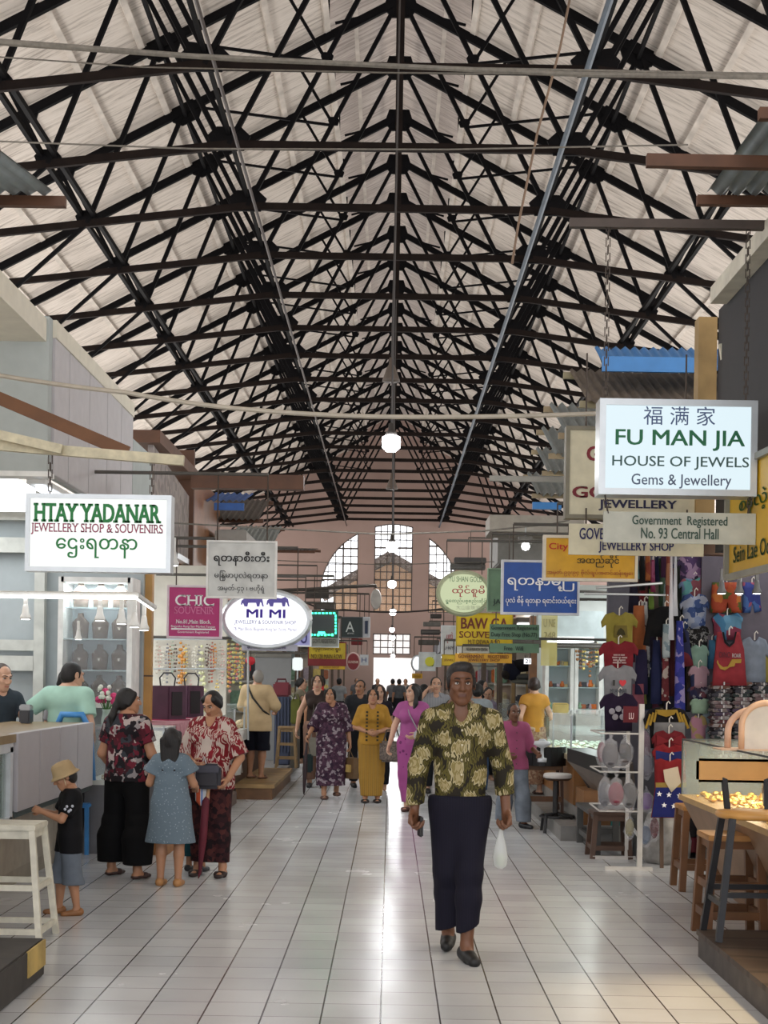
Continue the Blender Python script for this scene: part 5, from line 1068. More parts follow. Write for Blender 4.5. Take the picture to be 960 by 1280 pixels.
# benches
gw = M('4a4a48', .55, var=.25, scale=6)
b1 = thing('bench', 'dark grey wooden bench left of the white rack', 'bench', G(731, 1050)); f0 = G(722, 1053); f1 = G(745, 1072)
zt = P(722, 1003, f0.y).z
MB().bb((f0.x-.02, f1.y-.02, zt-.04), (f0.x+.42, f0.y+.05, zt)).build('seat', gw, b1, bevel=.006)
for yy in (f1.y+.02, f0.y-.0):
    for xx in (f0.x+.02, f0.x+.38): MB().bar((xx, yy, 0), (xx, yy, zt-.03), .06).build('leg', gw, b1)
MB().bar((f0.x+.02, f1.y, .12), (f0.x+.02, f0.y, .12), .03, .05).build('rail', gw, b1); MB().bar((f0.x+.02, f0.y, .12), (f0.x+.38, f0.y, .12), .03, .05).build('rail', gw, b1)
gs = G(765, 1077); stool('wooden_stool', 'small dark brown wooden stool under the white rack', (gs.x+.02, gs.y+.35, 0), .43, .34, M('4f382a', .55, var=.25, scale=6), rails=(.25,), spread=.03, th=.045)
t = thing('paper_bag', 'teal paper bag standing under the dark brown stool', 'bag', G(768, 1060)); gp = G(770, 1050); MB().bb((gp.x-.06, gp.y-.03, .05), (gp.x+.05, gp.y+.03, .38)).build('bag', M('2a7a78', .6), t); MB().tube([(gp.x-.03, gp.y, .38), (gp.x-.03, gp.y, .44), (gp.x+.02, gp.y, .44), (gp.x+.02, gp.y, .38)], .006, 5).build('handle', M('2a7a78', .6), t)
t = thing('stone_platform', 'grey stone step along the right row behind the bench', 'step', (1.9, 17, 0)); MB().bb((1.75, 14.6, 0), (4.3, 20.5, .15)).build('step_block', M('7a7875', .6, var=.15), t); MB().bb((2.0, 15.2, .15), (3.2, 20.5, .28)).build('upper_step', M('8d8a85', .6, var=.12), t)
# ------------------------------------------------ jewellery shop on the right (third)
jw = M('8a5c2c', .45, var=.2, scale=3)
ct = thing('glass_counter', 'wood based glass jewellery counter left of the T-shirts', 'counter', (2.3, 17, .15))
XA, XB = P(690, 850, 17.3).x, P(762, 850, 15.7).x
MB().bb((2.0, 15.6, .28), (2.75, 19.0, .78)).build('base', jw, ct)
q = MB(); vs = [(1.98, 15.55, .78), (1.98, 19, .78), (2.8, 19, .78), (2.8, 15.55, .78)]; MB().bb((1.95, 15.5, .76), (2.8, 19, .82)).build('tray', M('b5a88c', .5), ct)
MB().bb((1.95, 15.5, 1.24), (2.8, 19, 1.255)).build('glass_top', glass('d8ecea', .25), ct); MB().bb((1.95, 15.5, .82), (1.957, 19, 1.24)).build('glass_front', glass('d8ecea', .12), ct); MB().bb((1.95, 15.5, .82), (2.8, 15.507, 1.24)).build('glass_end', glass('d8ecea', .12), ct); MB().bb((1.97, 15.52, 1.03), (2.78, 19, 1.04)).build('glass_shelf', glass('d8ecea', .2), ct)
q = MB()
for x in (1.955, 2.795):
    for y in (15.505, 17.2, 18.99): q.bar((x, y, .82), (x, y, 1.25), .018)
q.build('frame', alu, ct)
lamp('counter_light', 'AREA', (2.37, 17.2, 1.23), 14, .3, (.9, 1, .95), (0, 0, 0), 3)
scatter('rings and chains on pale pads in the right glass counter', 'jewellery', 'jewellery', 2.0, 2.75, 15.6, 18.9, .82, 160, M('c8d8c8', .3, .3, var=.3, scale=20), (.015, .04))
t = thing('counter_front', 'low slanted counter with a black end near the bench', 'counter', P(725, 960, 15)); 
q = MB(); a = [P(709, 935, 15.2), P(760, 950, 14.4), P(760, 972, 14.4), P(709, 951, 15.2)]; quad(q, a[0], a[1], a[2], a[3], -.25); q.build('black_end', M('141414', .4), t)
q = MB(); quad(q, P(709, 951, 15.25), P(762, 972, 14.45), P(765, 1000, 14.6), P(748, 996, 15.0), -.3); q.build('apron', M('6a6058', .6), t); MB().bar(P(720, 955, 15.2), P(748, 1000, 15.2), .05).build('bracket', M('3a3028', .6), t); MB().bb((2.0, 14.75, .15), (2.5, 15.4, .5)).build('base', M('8a6038', .5), t)
struct('wall_jewel', MB().bb((2.0, 20.6, 0), (4.6, 20.7, 3.0)).bb((4.6, 15.4, 0), (4.7, 62, 3.0)), M('c4cbc6', .6, var=.04))
shop_cols = ['d07030', 'a83030', '3a3a40', 'c8b890', '7a9a80', 'b0a0a8', 'd8c070', '9a5a3a']
def goods(z, xa, xb, y, n, lab, grp, big=.05):
    for i in range(n):
        x = xa+(xb-xa)*(i+.5)/n+random.uniform(-.01, .01); c = shop_cols[(i*3+int(z*10)) % 8]; s = random.uniform(.6, 1)*big
        q = MB()
        if i % 3 == 0: q.lathe((x, y, z), [(s*.6, 0), (s*.9, s*.6), (s*.45, s*1.5), (s*.5, s*2)], 10); nm = 'ornament'
        elif i % 3 == 1: q.box((x, y, z+s*.7), (s*1.5, s, s*1.4)); nm = 'small_box'
        else: q.ball((x, y, z+s*.8), (s, s*.7, s*.8), 10).ball((x+s*.6, y-s*.2, z+s*1.5), s*.4, 8); nm = 'figurine'
        o = q.build(nm, M(c, .4, var=.15), smooth=i % 3 != 1); tag(o, lab, nm.replace('_', ' '), grp)
for i, (x0, x1, lab) in enumerate(((683, 716, 'white glass shelf unit of ornaments behind the woman in the yellow top'), (720, 752, 'second white shelf unit of souvenirs left of the T-shirts'))):
    t, zs, A, B = cabinet(lab, x0, 806, x1, 892, 19.5, .35, 3, glz=False)
    for r_, z in enumerate(zs): goods(z+.015+(0 if r_ else .0), A.x+.05, B.x-.05, 19.68, 5, 'small souvenir on the %s shelf of the %s shelf unit' % (ordr[r_], ('left', 'right')[i]), 'souvenirs on the white shelves')
    MB().bb((A.x, 19.5, .15), (B.x, 19.8, A.z)).build('base', M('bdbdb5', .6), t)
for i in range(7): strand(P(722+i*4, 800, 19.3).x, 19.3, P(722, 804, 19.3).z, random.uniform(.2, .45), bc[(i*3+1) % 12], .016, 'strand of beads hanging before the right shelf unit', 'bead strands before the shelf unit')
t = thing('tube_light', 'bright tube lamp above the right shelf units', 'lamp', P(715, 805, 18.6)); MB().tube([P(684, 802, 18.6), P(742, 800, 18.6)], .03, 8).build('tube', lit('f4ffff', 4), t); MB().bb(P(684, 799, 18.6), P(742, 796, 18.65)).build('housing', wht, t)
struct('trim_7', MB().bb(P(672, 798, 19), P(752, 765, 19.2)), M('b4c0c0', .6))
o = blk('clear_sign', 'translucent yellow panel with faint letters left of the T-shirts', 'sign', 676, 768, 697, 832, 17.5, .02, glass('d8cc80', .55, .3), .0); letter(o, 'U NE', (679, 774, 694, 784), 17.5, M('8a8050', .6, var=0)); letter(o, '248', (679, 790, 694, 799), 17.5, M('8a8050', .6, var=0)); hang(o, [P(680, 768, 17.5), P(694, 768, 17.5)], P(680, 740, 17.5).z)
t = blk('paper_box', 'cream box standing on the right glass counter', 'box', 692, 879, 711, 891, 17.0, .15, M('d8c078', .6), .01); t.children[0].name = 'box'; MB().bb(P(694, 880.5, 16.99), P(709, 880, 16.985)).build('lid_edge', M('b09a58', .6), t)
t.location.z = t.location.z
lb = thing('timber_post', 'brown timber post left of the woman in the yellow top', 'post', (P(666, 850, 20.5).x, 20.5, 0)); MB().bb((P(662, 850, 20.4).x, 20.4, 0), (P(671, 850, 20.4).x, 20.6, P(665, 770, 20.4).z)).build('post', M('6e4a2c', .5, var=.2), lb)
MB().bb((P(661, 850, 20.4).x, 20.38, 0), (P(672, 850, 20.4).x, 20.62, .15)).build('base', dkwood, lb)
t = sign('bright white price card reading 21 beside the timber post', (655, 823, 664, 830), 20.2, lit('f4f8ff', 1.2), [('21', (656.5, 824, 663, 829), BLK, .03)], 0, wht, .02, .2)
# black bar stool and armchair of the right shop
gb = G(696, 1040); bk = M('19191b', .5)
t = thing('bar_stool', 'black bar stool with a pale padded seat right of the boy in pink', 'stool', gb)
zs_ = P(696, 966, gb.y).z
MB().lathe((gb.x, gb.y, zs_-.06), [(.13, 0), (.155, .01), (.155, .04), (.14, .055)], 20).build('seat', M('c9c4bf', .6), t, True); MB().lathe((gb.x, gb.y, zs_-.08), [(.12, 0), (.15, .02)], 20).build('seat_base', dkwood, t)
MB().tube([(gb.x-.02, gb.y, .12), (gb.x-.02, gb.y, zs_-.06)], .03, 10).build('column', bk, t); MB().tube([(gb.x+.18*math.cos(i*.5236), gb.y+.18*math.sin(i*.5236), .17) for i in range(13)], .014, 6).build('foot_ring', bk, t)
for a in range(4): MB().tube([(gb.x, gb.y, .2), (gb.x+.19*math.cos(a*1.57+.8), gb.y+.19*math.sin(a*1.57+.8), .17), (gb.x+.21*math.cos(a*1.57+.8), gb.y+.21*math.sin(a*1.57+.8), 0)], .018, 6).build('leg', bk, t)
gb = G(677, 1030); t = thing('chair', 'tall chair with a black curved back beside the boy in pink', 'chair', gb); zb_ = P(676, 933, gb.y).z
q = MB(); pts = [(gb.x+.24*math.cos(a), gb.y-.1+.2*math.sin(a)) for a in [-.2-(i)*.28 for i in range(11)]]
for k in range(10):
    (xa, ya), (xb, yb) = pts[k], pts[k+1]; q.bar((xa, ya, zb_-.10), (xb, yb, zb_-.10), .03, .21)
q.build('backrest', bk, t)
MB().bb((gb.x-.2, gb.y-.2, .62), (gb.x+.2, gb.y+.2, .68)).build('seat', brw, t, bevel=.01)
for a in (-1, 1):
    for b_ in (-1, 1): MB().bar((gb.x+a*.21, gb.y+b_*.19, 0), (gb.x+a*.19, gb.y+b_*.18, zb_-.1 if b_ < 0 else .65), .035).build('leg', M('4a3022', .5), t)
    MB().bar((gb.x+a*.2, gb.y-.19, .25), (gb.x+a*.2, gb.y+.19, .25), .03).build('rail', M('4a3022', .5), t)
MB().bar((gb.x-.2, gb.y-.19, .3), (gb.x+.2, gb.y-.19, .3), .03, .06).build('rail', M('6a4628', .5), t)
# dark clothing lump on a stand behind the boy
t = thing('hat_stand', 'stand piled with dark clothes and caps behind the woman in the yellow top', 'stand', (P(650, 850, 22).x, 22, 0)); c = P(650, 830, 22)
MB().bar((c.x-.1, 22, 0), (c.x-.1, 22, c.z), .05).bar((c.x+.12, 22, 0), (c.x+.12, 22, c.z), .05).build('frame', M('8a7048', .6), t)
for i, (px, py, rx, rz, col) in enumerate(((640, 838, .14, .16, '1c2038'), (652, 832, .2, .1, '14141a'), (657, 846, .2, .05, '5a5c58'), (655, 852, .22, .04, '7a7a70'), (633, 843, .08, .08, '2a2420'))):
    c2 = P(px, py, 22); MB().ball(c2, (rx, .12, rz), 12).build('clothes' if i < 2 else 'cap', cloth(col), t, True)
# ================================================= PEOPLE
class Vol:
    """signed distance volume; parts are blended in, the surface is then meshed as one skin"""
    def __init__(s, lo, hi, h):
        s.lo = np.array(lo, float); s.h = h; s.n = np.ceil((np.array(hi)-s.lo)/h).astype(int)+1
        s.v = np.full(s.n, 1.0, np.float32); s.ax = [s.lo[i]+h*np.arange(s.n[i]) for i in range(3)]
    def sub(s, lo, hi):
        a = np.maximum(np.floor((np.array(lo)-s.lo)/s.h).astype(int), 0); b = np.minimum(np.ceil((np.array(hi)-s.lo)/s.h).astype(int)+1, s.n)
        if (b <= a).any(): return None, None
        sl = tuple(slice(a[i], b[i]) for i in range(3))
        return sl, np.meshgrid(*[s.ax[i][a[i]:b[i]] for i in range(3)], indexing='ij', sparse=True)
    def put(s, sl, d, k, mode='add'):
        o = s.v[sl]
        if mode == 'add':
            if k > 0:
                h = np.clip(.5+.5*(o-d)/k, 0, 1); s.v[sl] = o*(1-h)+d*h-k*h*(1-h)
            else: s.v[sl] = np.minimum(o, d)
        else:
            d = -d
            if k > 0:
                h = np.clip(.5-.5*(o-d)/k, 0, 1); s.v[sl] = o*(1-h)+d*h+k*h*(1-h)
            else: s.v[sl] = np.maximum(o, d)
    def cone(s, a, b, ra, rb, k=.02, sc=(1, 1, 1), mode='add', cut0=False, cut1=False, grow=0):
        a, b = np.array(a, float), np.array(b, float); ra += grow; rb += grow; m = max(ra, rb)*max(1, max(sc))+k+s.h*2
        sl, g = s.sub(np.minimum(a, b)-m, np.maximum(a, b)+m)
        if sl is None: return
        S_ = np.array(sc, float); A, B = a/S_, b/S_; X, Y, Z = g[0]/S_[0], g[1]/S_[1], g[2]/S_[2]
        ba = B-A; L2 = max(ba @ ba, 1e-9); t = ((X-A[0])*ba[0]+(Y-A[1])*ba[1]+(Z-A[2])*ba[2])/L2; tc = np.clip(t, 0, 1)
        d = np.sqrt((X-A[0]-ba[0]*tc)**2+(Y-A[1]-ba[1]*tc)**2+(Z-A[2]-ba[2]*tc)**2)-(ra+(rb-ra)*tc)
        if cut1: d = np.maximum(d, (t-1)*math.sqrt(L2))
        if cut0: d = np.maximum(d, -t*math.sqrt(L2))
        s.put(sl, (d*min(sc)).astype(np.float32), k, mode)
    def ell(s, c, r, k=.015, mode='add', R=None):
        c = np.array(c, float); r = np.array(r, float); m = r.max()+k+s.h*2
        sl, g = s.sub(c-m, c+m)
        if sl is None: return
        X, Y, Z = g[0]-c[0], g[1]-c[1], g[2]-c[2]
        if R is not None:
            Ri = np.array(R.transposed()); X, Y, Z = (Ri[i][0]*X+Ri[i][1]*Y+Ri[i][2]*Z for i in range(3))
        q = np.sqrt((X/r[0])**2+(Y/r[1])**2+(Z/r[2])**2); q2 = np.sqrt((X/r[0]**2)**2+(Y/r[1]**2)**2+(Z/r[2]**2)**2)
        s.put(sl, (q*(q-1)/np.maximum(q2, 1e-6)).astype(np.float32), k, mode)
    def plane(s, p, n, keep_below=True):
        n = np.array(n, float); n /= np.linalg.norm(n)
        X, Y, Z = np.meshgrid(*s.ax, indexing='ij', sparse=True)
        s.v = np.maximum(s.v, ((X-p[0])*n[0]+(Y-p[1])*n[1]+(Z-p[2])*n[2]).astype(np.float32))
    def mesh(s):
        v = s.v; ins = v < 0; n = v.shape
        cor = [ins[i:n[0]-1+i, j:n[1]-1+j, k:n[2]-1+k] for i in (0, 1) for j in (0, 1) for k in (0, 1)]
        cnt = sum(c.astype(np.int8) for c in cor); act = (cnt > 0) & (cnt < 8); cells = np.argwhere(act)
        if len(cells) == 0: return [], []
        idx = np.full(act.shape, -1, np.int64); idx[act] = np.arange(len(cells)); acc = np.zeros((len(cells), 3)); num = np.zeros(len(cells))
        for ax in range(3):
            o = [i for i in range(3) if i != ax]
            for p in (0, 1):
                for q in (0, 1):
                    a = cells.copy(); a[:, o[0]] += p; a[:, o[1]] += q; b = a.copy(); b[:, ax] += 1
                    va, vb = v[a[:, 0], a[:, 1], a[:, 2]], v[b[:, 0], b[:, 1], b[:, 2]]; c = (va < 0) != (vb < 0)
                    t = np.where(c, va/np.where(c, va-vb, 1), 0); pt = a.astype(float); pt[:, ax] += t; acc[c] += pt[c]; num[c] += 1
        V = s.lo+acc/num[:, None]*s.h; Fs = []
        for ax in range(3):
            o = [i for i in range(3) if i != ax]
            if ax == 1: o = o[::-1]
            sl0 = [slice(None)]*3; sl1 = [slice(None)]*3; sl0[ax] = slice(0, -1); sl1[ax] = slice(1, None)
            a, b = ins[tuple(sl0)], ins[tuple(sl1)]; e = np.argwhere(a != b)
            ok = (e[:, o[0]] > 0) & (e[:, o[1]] > 0) & (e[:, o[0]] < n[o[0]]-1) & (e[:, o[1]] < n[o[1]]-1); e = e[ok]
            q = []
            for (p, r) in ((-1, -1), (0, -1), (0, 0), (-1, 0)):
                c = e.copy(); c[:, o[0]] += p; c[:, o[1]] += r; q.append(idx[c[:, 0], c[:, 1], c[:, 2]])
            q = np.stack(q, 1); fl = a[e[:, 0], e[:, 1], e[:, 2]]; q[~fl] = q[~fl][:, ::-1]; Fs.append(q)
        return V, np.concatenate(Fs)
def np_mesh(parts, mats):
    me = bpy.data.meshes.new('m'); V = np.concatenate([p[0] for p in parts]); Fc = []; mi = []; o = 0
    for v, f, m in parts:
        f = np.asarray(f)
        Fc += (f+o).tolist(); mi += ([m]*len(f) if np.isscalar(m) else list(m)); o += len(v)
    me.from_pydata(V.tolist(), [], Fc)
    for m in mats: me.materials.append(m)
    me.polygons.foreach_set('material_index', [int(x) for x in mi]); me.polygons.foreach_set('use_smooth', [True]*len(Fc)); me.update(); return me
SKIN = {'dark': '6b4630', 'mid': '8e6145', 'tan': 'a87a5c', 'fair': 'c49a80', 'pale': 'd0ab98'}
hairm = M('0f0c0b', .6, var=.1); greyhair = M('8a8580', .6, var=.1); brow_m = M('1a120e', .8, var=0); eye_w = M('cfc8c0', .3, var=0); eye_d = M('120c0a', .2, var=0)
JD = dict(pel=(0, 0, .93), che=(0, .0, 1.26), nec=(0, .01, 1.43), hea=(0, -.01, 1.575),
          sa=(-.158, .01, 1.365), ea=(-.212, .02, 1.09), wa=(-.23, -.03, .85), sb=(.158, .01, 1.365), eb=(.212, .02, 1.09), wb=(.23, -.03, .85),
          ha=(-.09, 0, .90), ka=(-.10, -.01, .49), aa=(-.10, .02, .085), hb=(.09, 0, .90), kb=(.10, -.01, .49), ab=(.10, .02, .085))
def person(label, x, y, ht, yaw=0, pose={}, skin='tan', fem=False, wid=1.0, top=None, bottom=None, hair='short', hair_m=None, head=(0, 0), h=None, shoes=None, curl=.6,
           z=0, hands=True, group=None, headscale=1.0, extra=None, foot=None, fine=False, chub=0, cat='person', lower=True, smile=False):
    """x,y ground point; a = the viewer's left when facing the camera"""
    s = ht/1.70; J = {k: np.array(v, float) for k, v in JD.items()}
    if fem:
        for k in ('sa', 'sb'): J[k][0] *= .87
        for k in ('ea', 'wa', 'eb', 'wb'): J[k][0] *= .93
    for k in J:
        if k[0] in 'sew' and k[1] in 'ab': J[k][0] *= (1+(wid-1)*.8)
    for k, v in pose.items(): J[k] = np.array(v, float)
    J = {k: v*s for k, v in J.items()}
    dist = max(y, 6); h = h or max(.0075, dist/1800*1.15*.9)
    root = thing('person', label, cat, (x, y, z), group, math.radians(yaw))
    g = s*wid
    sk = M(SKIN.get(skin, skin), .5, var=.06, scale=6); skd = M({'dark': '55301f', 'mid': '7a4638', 'tan': '955a4a', 'fair': 'b0705f', 'pale': 'bb7d70'}[skin], .5, var=0)
    allp = np.array(list(J.values())); lo = allp.min(0)-.2*s; hi = allp.max(0)+.2*s; lo[2] = -.02 if lower else lo[2]; hi[2] = max(hi[2], J['hea'][2]+.2*s)
    def torso(V, grow=0, bottom_z=None):
        b = .92 if fem else 1
        pe, ch, ne = J['pel'], J['che'], J['nec']; mid = pe*.5+ch*.5
        V.cone(pe-[0, 0, .02*s], mid+[0, 0, .0], .146*g*(1.06 if fem else .96), .122*g*b, .05*s, (1, .72+chub*.4, 1), grow=grow)
        V.cone(mid, ch+[0, 0, .03*s], .122*g*b, .142*g*b, .06*s, (1, .66+chub*.3, 1), grow=grow)
        V.cone(J['sa']*.8+ch*.2, J['sb']*.8+ch*.2, .058*g, .058*g, .05*s, (1, 1.05, 1), grow=grow)
        for e in ('sa', 'sb'): V.cone(ne-[0, -.01*s, .01*s], J[e]+[0, 0, .012*s], .05*s, .034*s, .04*s, grow=grow*.7)
        V.cone(ch+[0, 0, .06*s], ne, .10*g, .062*s, .05*s, (1.15, .8, 1), grow=grow*.6)
        if fem:
            for e in (-1, 1): V.ell(ch+np.array([e*.068*g, -.085*g, .0]), (.062*g+grow, .055*g+grow, .06*g+grow), .04*s)
        if chub > .2: V.ell(mid+np.array([0, -.06*s, -.02*s]), (.13*g+grow, .10*g+grow, .13*g+grow), .05*s)
    def arm(V, e, grow=0, f=2.0, k=.03, flat=True, puff=0):
        S0, E, W = J['s'+e], J['e'+e], J['w'+e]
        if f <= 1:
            p = S0+(E-S0)*f; V.cone(S0, p, .050*g, (.050-.010*f)*g+puff, k*s, grow=grow, cut1=flat)
        else:
            V.cone(S0, E, .050*g, .040*g, k*s, grow=grow); p = E+(W-E)*min(f-1, 1.2); V.cone(E, p, .040*g, (.040-.012*min(f-1, 1))*s+puff, k*s*.6, grow=grow, cut1=flat)
    def leg(V, e, grow=0, zc=None, k=.03, flare=0):
        Hh, K, A = J['h'+e], J['k'+e], J['a'+e]
        V.cone(Hh, K, .080*g*(1.03 if fem else .97), .056*g, k*s, grow=grow); V.cone(K+(A-K)*.0, K+(A-K)*.35, .056*g, .054*g, k*s*.6, grow=grow+flare*.4); V.cone(K+(A-K)*.35, A, .054*g, .036*s, k*s*.6, grow=grow+flare)
    R = Matrix.Rotation(math.radians(head[0]), 3, 'Z') @ Matrix.Rotation(math.radians(head[1]), 3, 'X')
    Rn = np.array(R); HC = J['hea']; hs = s*headscale
    if headscale != 1: HC = J['nec']+(J['hea']-J['nec'])*headscale
    def hp(px, py, pz): return HC+Rn @ (np.array([px, py, pz])*hs)
    # ---- body
    V = Vol(lo, hi, h)
    torso(V)
    for e in 'ab':
        arm(V, e, flat=False)
        if lower: leg(V, e)
    V.cone(J['nec']-[0, 0, .03*s], hp(0, .015, -.06), .056*s*(.92 if fem else 1.04), .052*s*(.9 if fem else 1), .03*s)
    V.ell(hp(0, .01, .03), (.072*hs, .085*hs, .08*hs), .03*s)
    ft = {}
    if lower:
        for e in 'ab':
            A = J['a'+e]; d = np.array(foot[e] if foot and e in foot else (0, -1, 0), float); d /= np.linalg.norm(d)
            heel = A-d*.035*s; heel[2] = A[2]-.05*s; toe = A+d*.15*s; toe[2] = A[2]-.062*s; ft[e] = (heel, toe, d, A)
            V.cone(heel, toe, .034*s, .026*s, .02*s, (1, 1, .85)); V.cone(A, (heel+toe)/2, .036*s, .03*s, .02*s)
    parts = [V.mesh()+(0,)]
    # ---- head, finer
    hh = min(h, .0065 if fine else .010*hs/1.0 if dist < 14 else .014); 
    if dist > 25: hh = h
    V = Vol(HC-.17*hs, HC+.17*hs, hh)
    V.ell(hp(0, .018, .025), (.074*hs, .090*hs, .085*hs), .02*hs, R=R); V.ell(hp(0, -.030, -.035), (.056*hs, .062*hs, .072*hs), .03*hs, R=R)
    V.cone(hp(0, -.05, -.092), hp(0, -.052, -.095), .026*hs, .024*hs, .03*hs)
    for e in (-1, 1):
        V.cone(hp(e*.042, .0, -.062), hp(e*.016, -.055, -.095), .022*hs, .02*hs, .03*hs)
        V.ell(hp(e*.036, -.062, -.022), (.022*hs, .018*hs, .018*hs), .02*hs, R=R)
        V.ell(hp(e*.031, -.088, .008), (.018*hs, .012*hs, .009*hs), .010*hs, 'sub', R=R)
        V.cone(hp(e*.045, -.068, .030), hp(e*.014, -.083, .028), .010*hs, .010*hs, .014*hs)
        V.ell(hp(e*.079, .016, -.004), (.010*hs, .022*hs, .034*hs), .008*hs, R=R); V.ell(hp(e*.088, .010, .0), (.005*hs, .011*hs, .02*hs), .004*hs, 'sub', R=R)
        V.ell(hp(e*.012, -.096, -.030), (.010*hs, .011*hs, .009*hs), .008*hs, R=R)
    V.cone(hp(0, -.088, .020), hp(0, -.108, -.026), .009*hs, .0125*hs, .012*hs)
    V.cone(hp(-.020, -.082, -.058), hp(.020, -.082, -.058), .008*hs, .008*hs, .008*hs); V.cone(hp(-.016, -.083, -.069), hp(.016, -.083, -.069), .009*hs, .009*hs, .008*hs)
    V.cone(hp(-.024, -.094, -.0635), hp(.024, -.094, -.0635), .0025*hs, .0025*hs, .004*hs, mode='sub')
    V.cone(hp(0, .02, -.05), hp(0, .03, -.13), .05*s, .052*s, .03*hs)
    v, f = V.mesh(); f = np.asarray(f); cen = np.asarray(v)[f].mean(1); loc = (cen-HC) @ Rn/hs
    lip = (np.abs(loc[:, 0]) < .024) & (np.abs(loc[:, 2]+.0635) < .0105-.15*np.abs(loc[:, 0])) & (loc[:, 1] < -.07)
    parts.append((v, f, np.where(lip, 1, 0)))
    q = MB(); q2 = MB(); q3 = MB()
    for e in (-1, 1):
        q.ball(hp(e*.031, -.0735, .006), (.0125*hs, .0105*hs, .0085*hs), 10); q2.ball(hp(e*.031, -.0805, .0065), .0056*hs, 8)
        q3.tube([hp(e*.050, -.070, .030), hp(e*.035, -.0905, .036), hp(e*.014, -.0945, .031)], [.0025*hs, .0038*hs, .0032*hs], 6)
        q3.tube([hp(e*.045, -.078, .011), hp(e*.031, -.0895, .0155), hp(e*.018, -.084, .010)], [.0018*hs, .003*hs, .0018*hs], 5)
    parts += [(np.array(b_.v), None, m) for b_, m in ()]
    # ---- hands
    if hands:
        hv = .0042 if fine else max(.0058, min(h*.75, .009))
        for e in 'ab':
            W, E = J['w'+e], J['e'+e]; d = (W-E)/np.linalg.norm(W-E); n = np.array((pose.get('n'+e) if False else None) or ((1, -.25, 0) if e == 'a' else (-1, -.25, 0)), float)
            n = hand_n.get((label, e), n); n = np.array(n, float); n -= d*(n @ d); n /= np.linalg.norm(n); t = np.cross(d, n); t /= np.linalg.norm(t)
            # thumb side faces forward (-y) for a hanging arm
            if t[1] > 0 and abs(t[1]) > .3: t = -t
            cu_ = curl if np.isscalar(curl) else curl[0 if e == 'a' else 1]
            V = Vol(np.minimum(W, W+d*.2*s)-.09*s, np.maximum(W, W+d*.2*s)+.09*s, hv); hw = .9 if fem else 1
            V.cone(W-d*.03*s, W+d*.02*s, .029*s*hw, .027*s*hw, .015*s)
            for i, o in enumerate((.030, .011, -.009, -.027)):
                b0_ = W+d*.025*s+t*o*.75*s; kn = W+d*(.092-.006*abs(i-1))*s+t*o*s; V.cone(b0_, kn, .0155*s*hw, .0125*s*hw, .012*s)
                L1 = (.044, .048, .045, .036)[i]*s; a1 = cu_*(.8+.1*i); a2 = a1+cu_*1.1; a3 = a2+cu_*.7
                p1 = kn+(d*math.cos(a1)+n*math.sin(a1))*L1; p2 = p1+(d*math.cos(a2)+n*math.sin(a2))*L1*.62; p3 = p2+(d*math.cos(a3)+n*math.sin(a3))*L1*.45
                for pa, pb, r0, r1 in ((kn, p1, .0105, .0095), (p1, p2, .0095, .0088), (p2, p3, .0088, .0075)): V.cone(pa, pb, r0*s*hw, r1*s*hw, .004*s)
            tb = W+d*.03*s+t*.022*s+n*.004*s; t1 = tb+(d*.6+t*.75+n*.35)*.042*s; t2 = t1+(d*.85+t*.2+n*.45)*.034*s; t3 = t2+(d*.9-t*.05+n*.35)*.022*s
            V.cone(tb, t1, .0165*s*hw, .0125*s*hw, .010*s); V.cone(t1, t2, .012*s*hw, .0105*s*hw, .004*s); V.cone(t2, t3, .0105*s*hw, .0085*s*hw, .004*s)
            parts.append(V.mesh()+(0,))
    me = np_mesh([p for p in parts if len(p[0])], [sk, skd, eye_w, eye_d, brow_m])
    bm = bmesh.new(); bm.from_mesh(me)
    for b_, m in ((q, 2), (q2, 3), (q3, 4)):
        vs = [bm.verts.new(c) for c in b_.v]
        for f_ in b_.f:
            fs = bm.faces.new([vs[i] for i in f_]) if len(set(f_)) == len(f_) else None
            if fs: fs.material_index = m; fs.smooth = True
    bm.to_mesh(me); bm.free(); link('body', me, root, False)
    def add(name, V, m, mats=None):
        v, f = V.mesh()
        if len(v): return link(name, np_mesh([(v, f, 0)], [m]), root, False)
    # ---- clothes
    gw_ = .013*s
    if top:
        V = Vol(lo, hi, h*.95); fs = top.get('sleeve', .55); hem = top.get('hem', .88)*s; loose = top.get('loose', 0)*s
        torso(V, gw_+loose)
        if hem < .86*s or top.get('skirt'):
            for e in 'ab': leg(V, e, gw_+.012*s+loose)
        if top.get('drape'):
            V.cone((J['pel']+J['che'])/2, np.array([J['pel'][0], J['pel'][1], hem]), .15*g, top['drape']*s, .05*s, (1, .75, 1), grow=gw_)
        for e in 'ab':
            if fs > 0: arm(V, e, gw_+.004*s+loose*.7, fs, puff=top.get('puff', 0)*s)
        cutdir = top.get('cut', (0, 0, -1)); V.plane((0, 0, hem), cutdir)
        nk = top.get('neck', .02)
        if nk: V.cone(J['nec']+[0, -.05*s, nk*s], J['nec']+[0, -.14*s, nk*s-.02*s], .05*s, .05*s, .005, mode='sub')
        if top.get('vneck'):
            for q_ in range(5): V.cone(J['nec']+np.array([0, -.04*s, .02*s]), J['nec']+np.array([0, -.16*s, -.10*s*top['vneck']]), .05*s, .012*s, .004, mode='sub')
        V.plane((0, 0, J['nec'][2]+.032*s), (0, 0, 1))
        add(top.get('name', 'shirt'), V, top['m'])
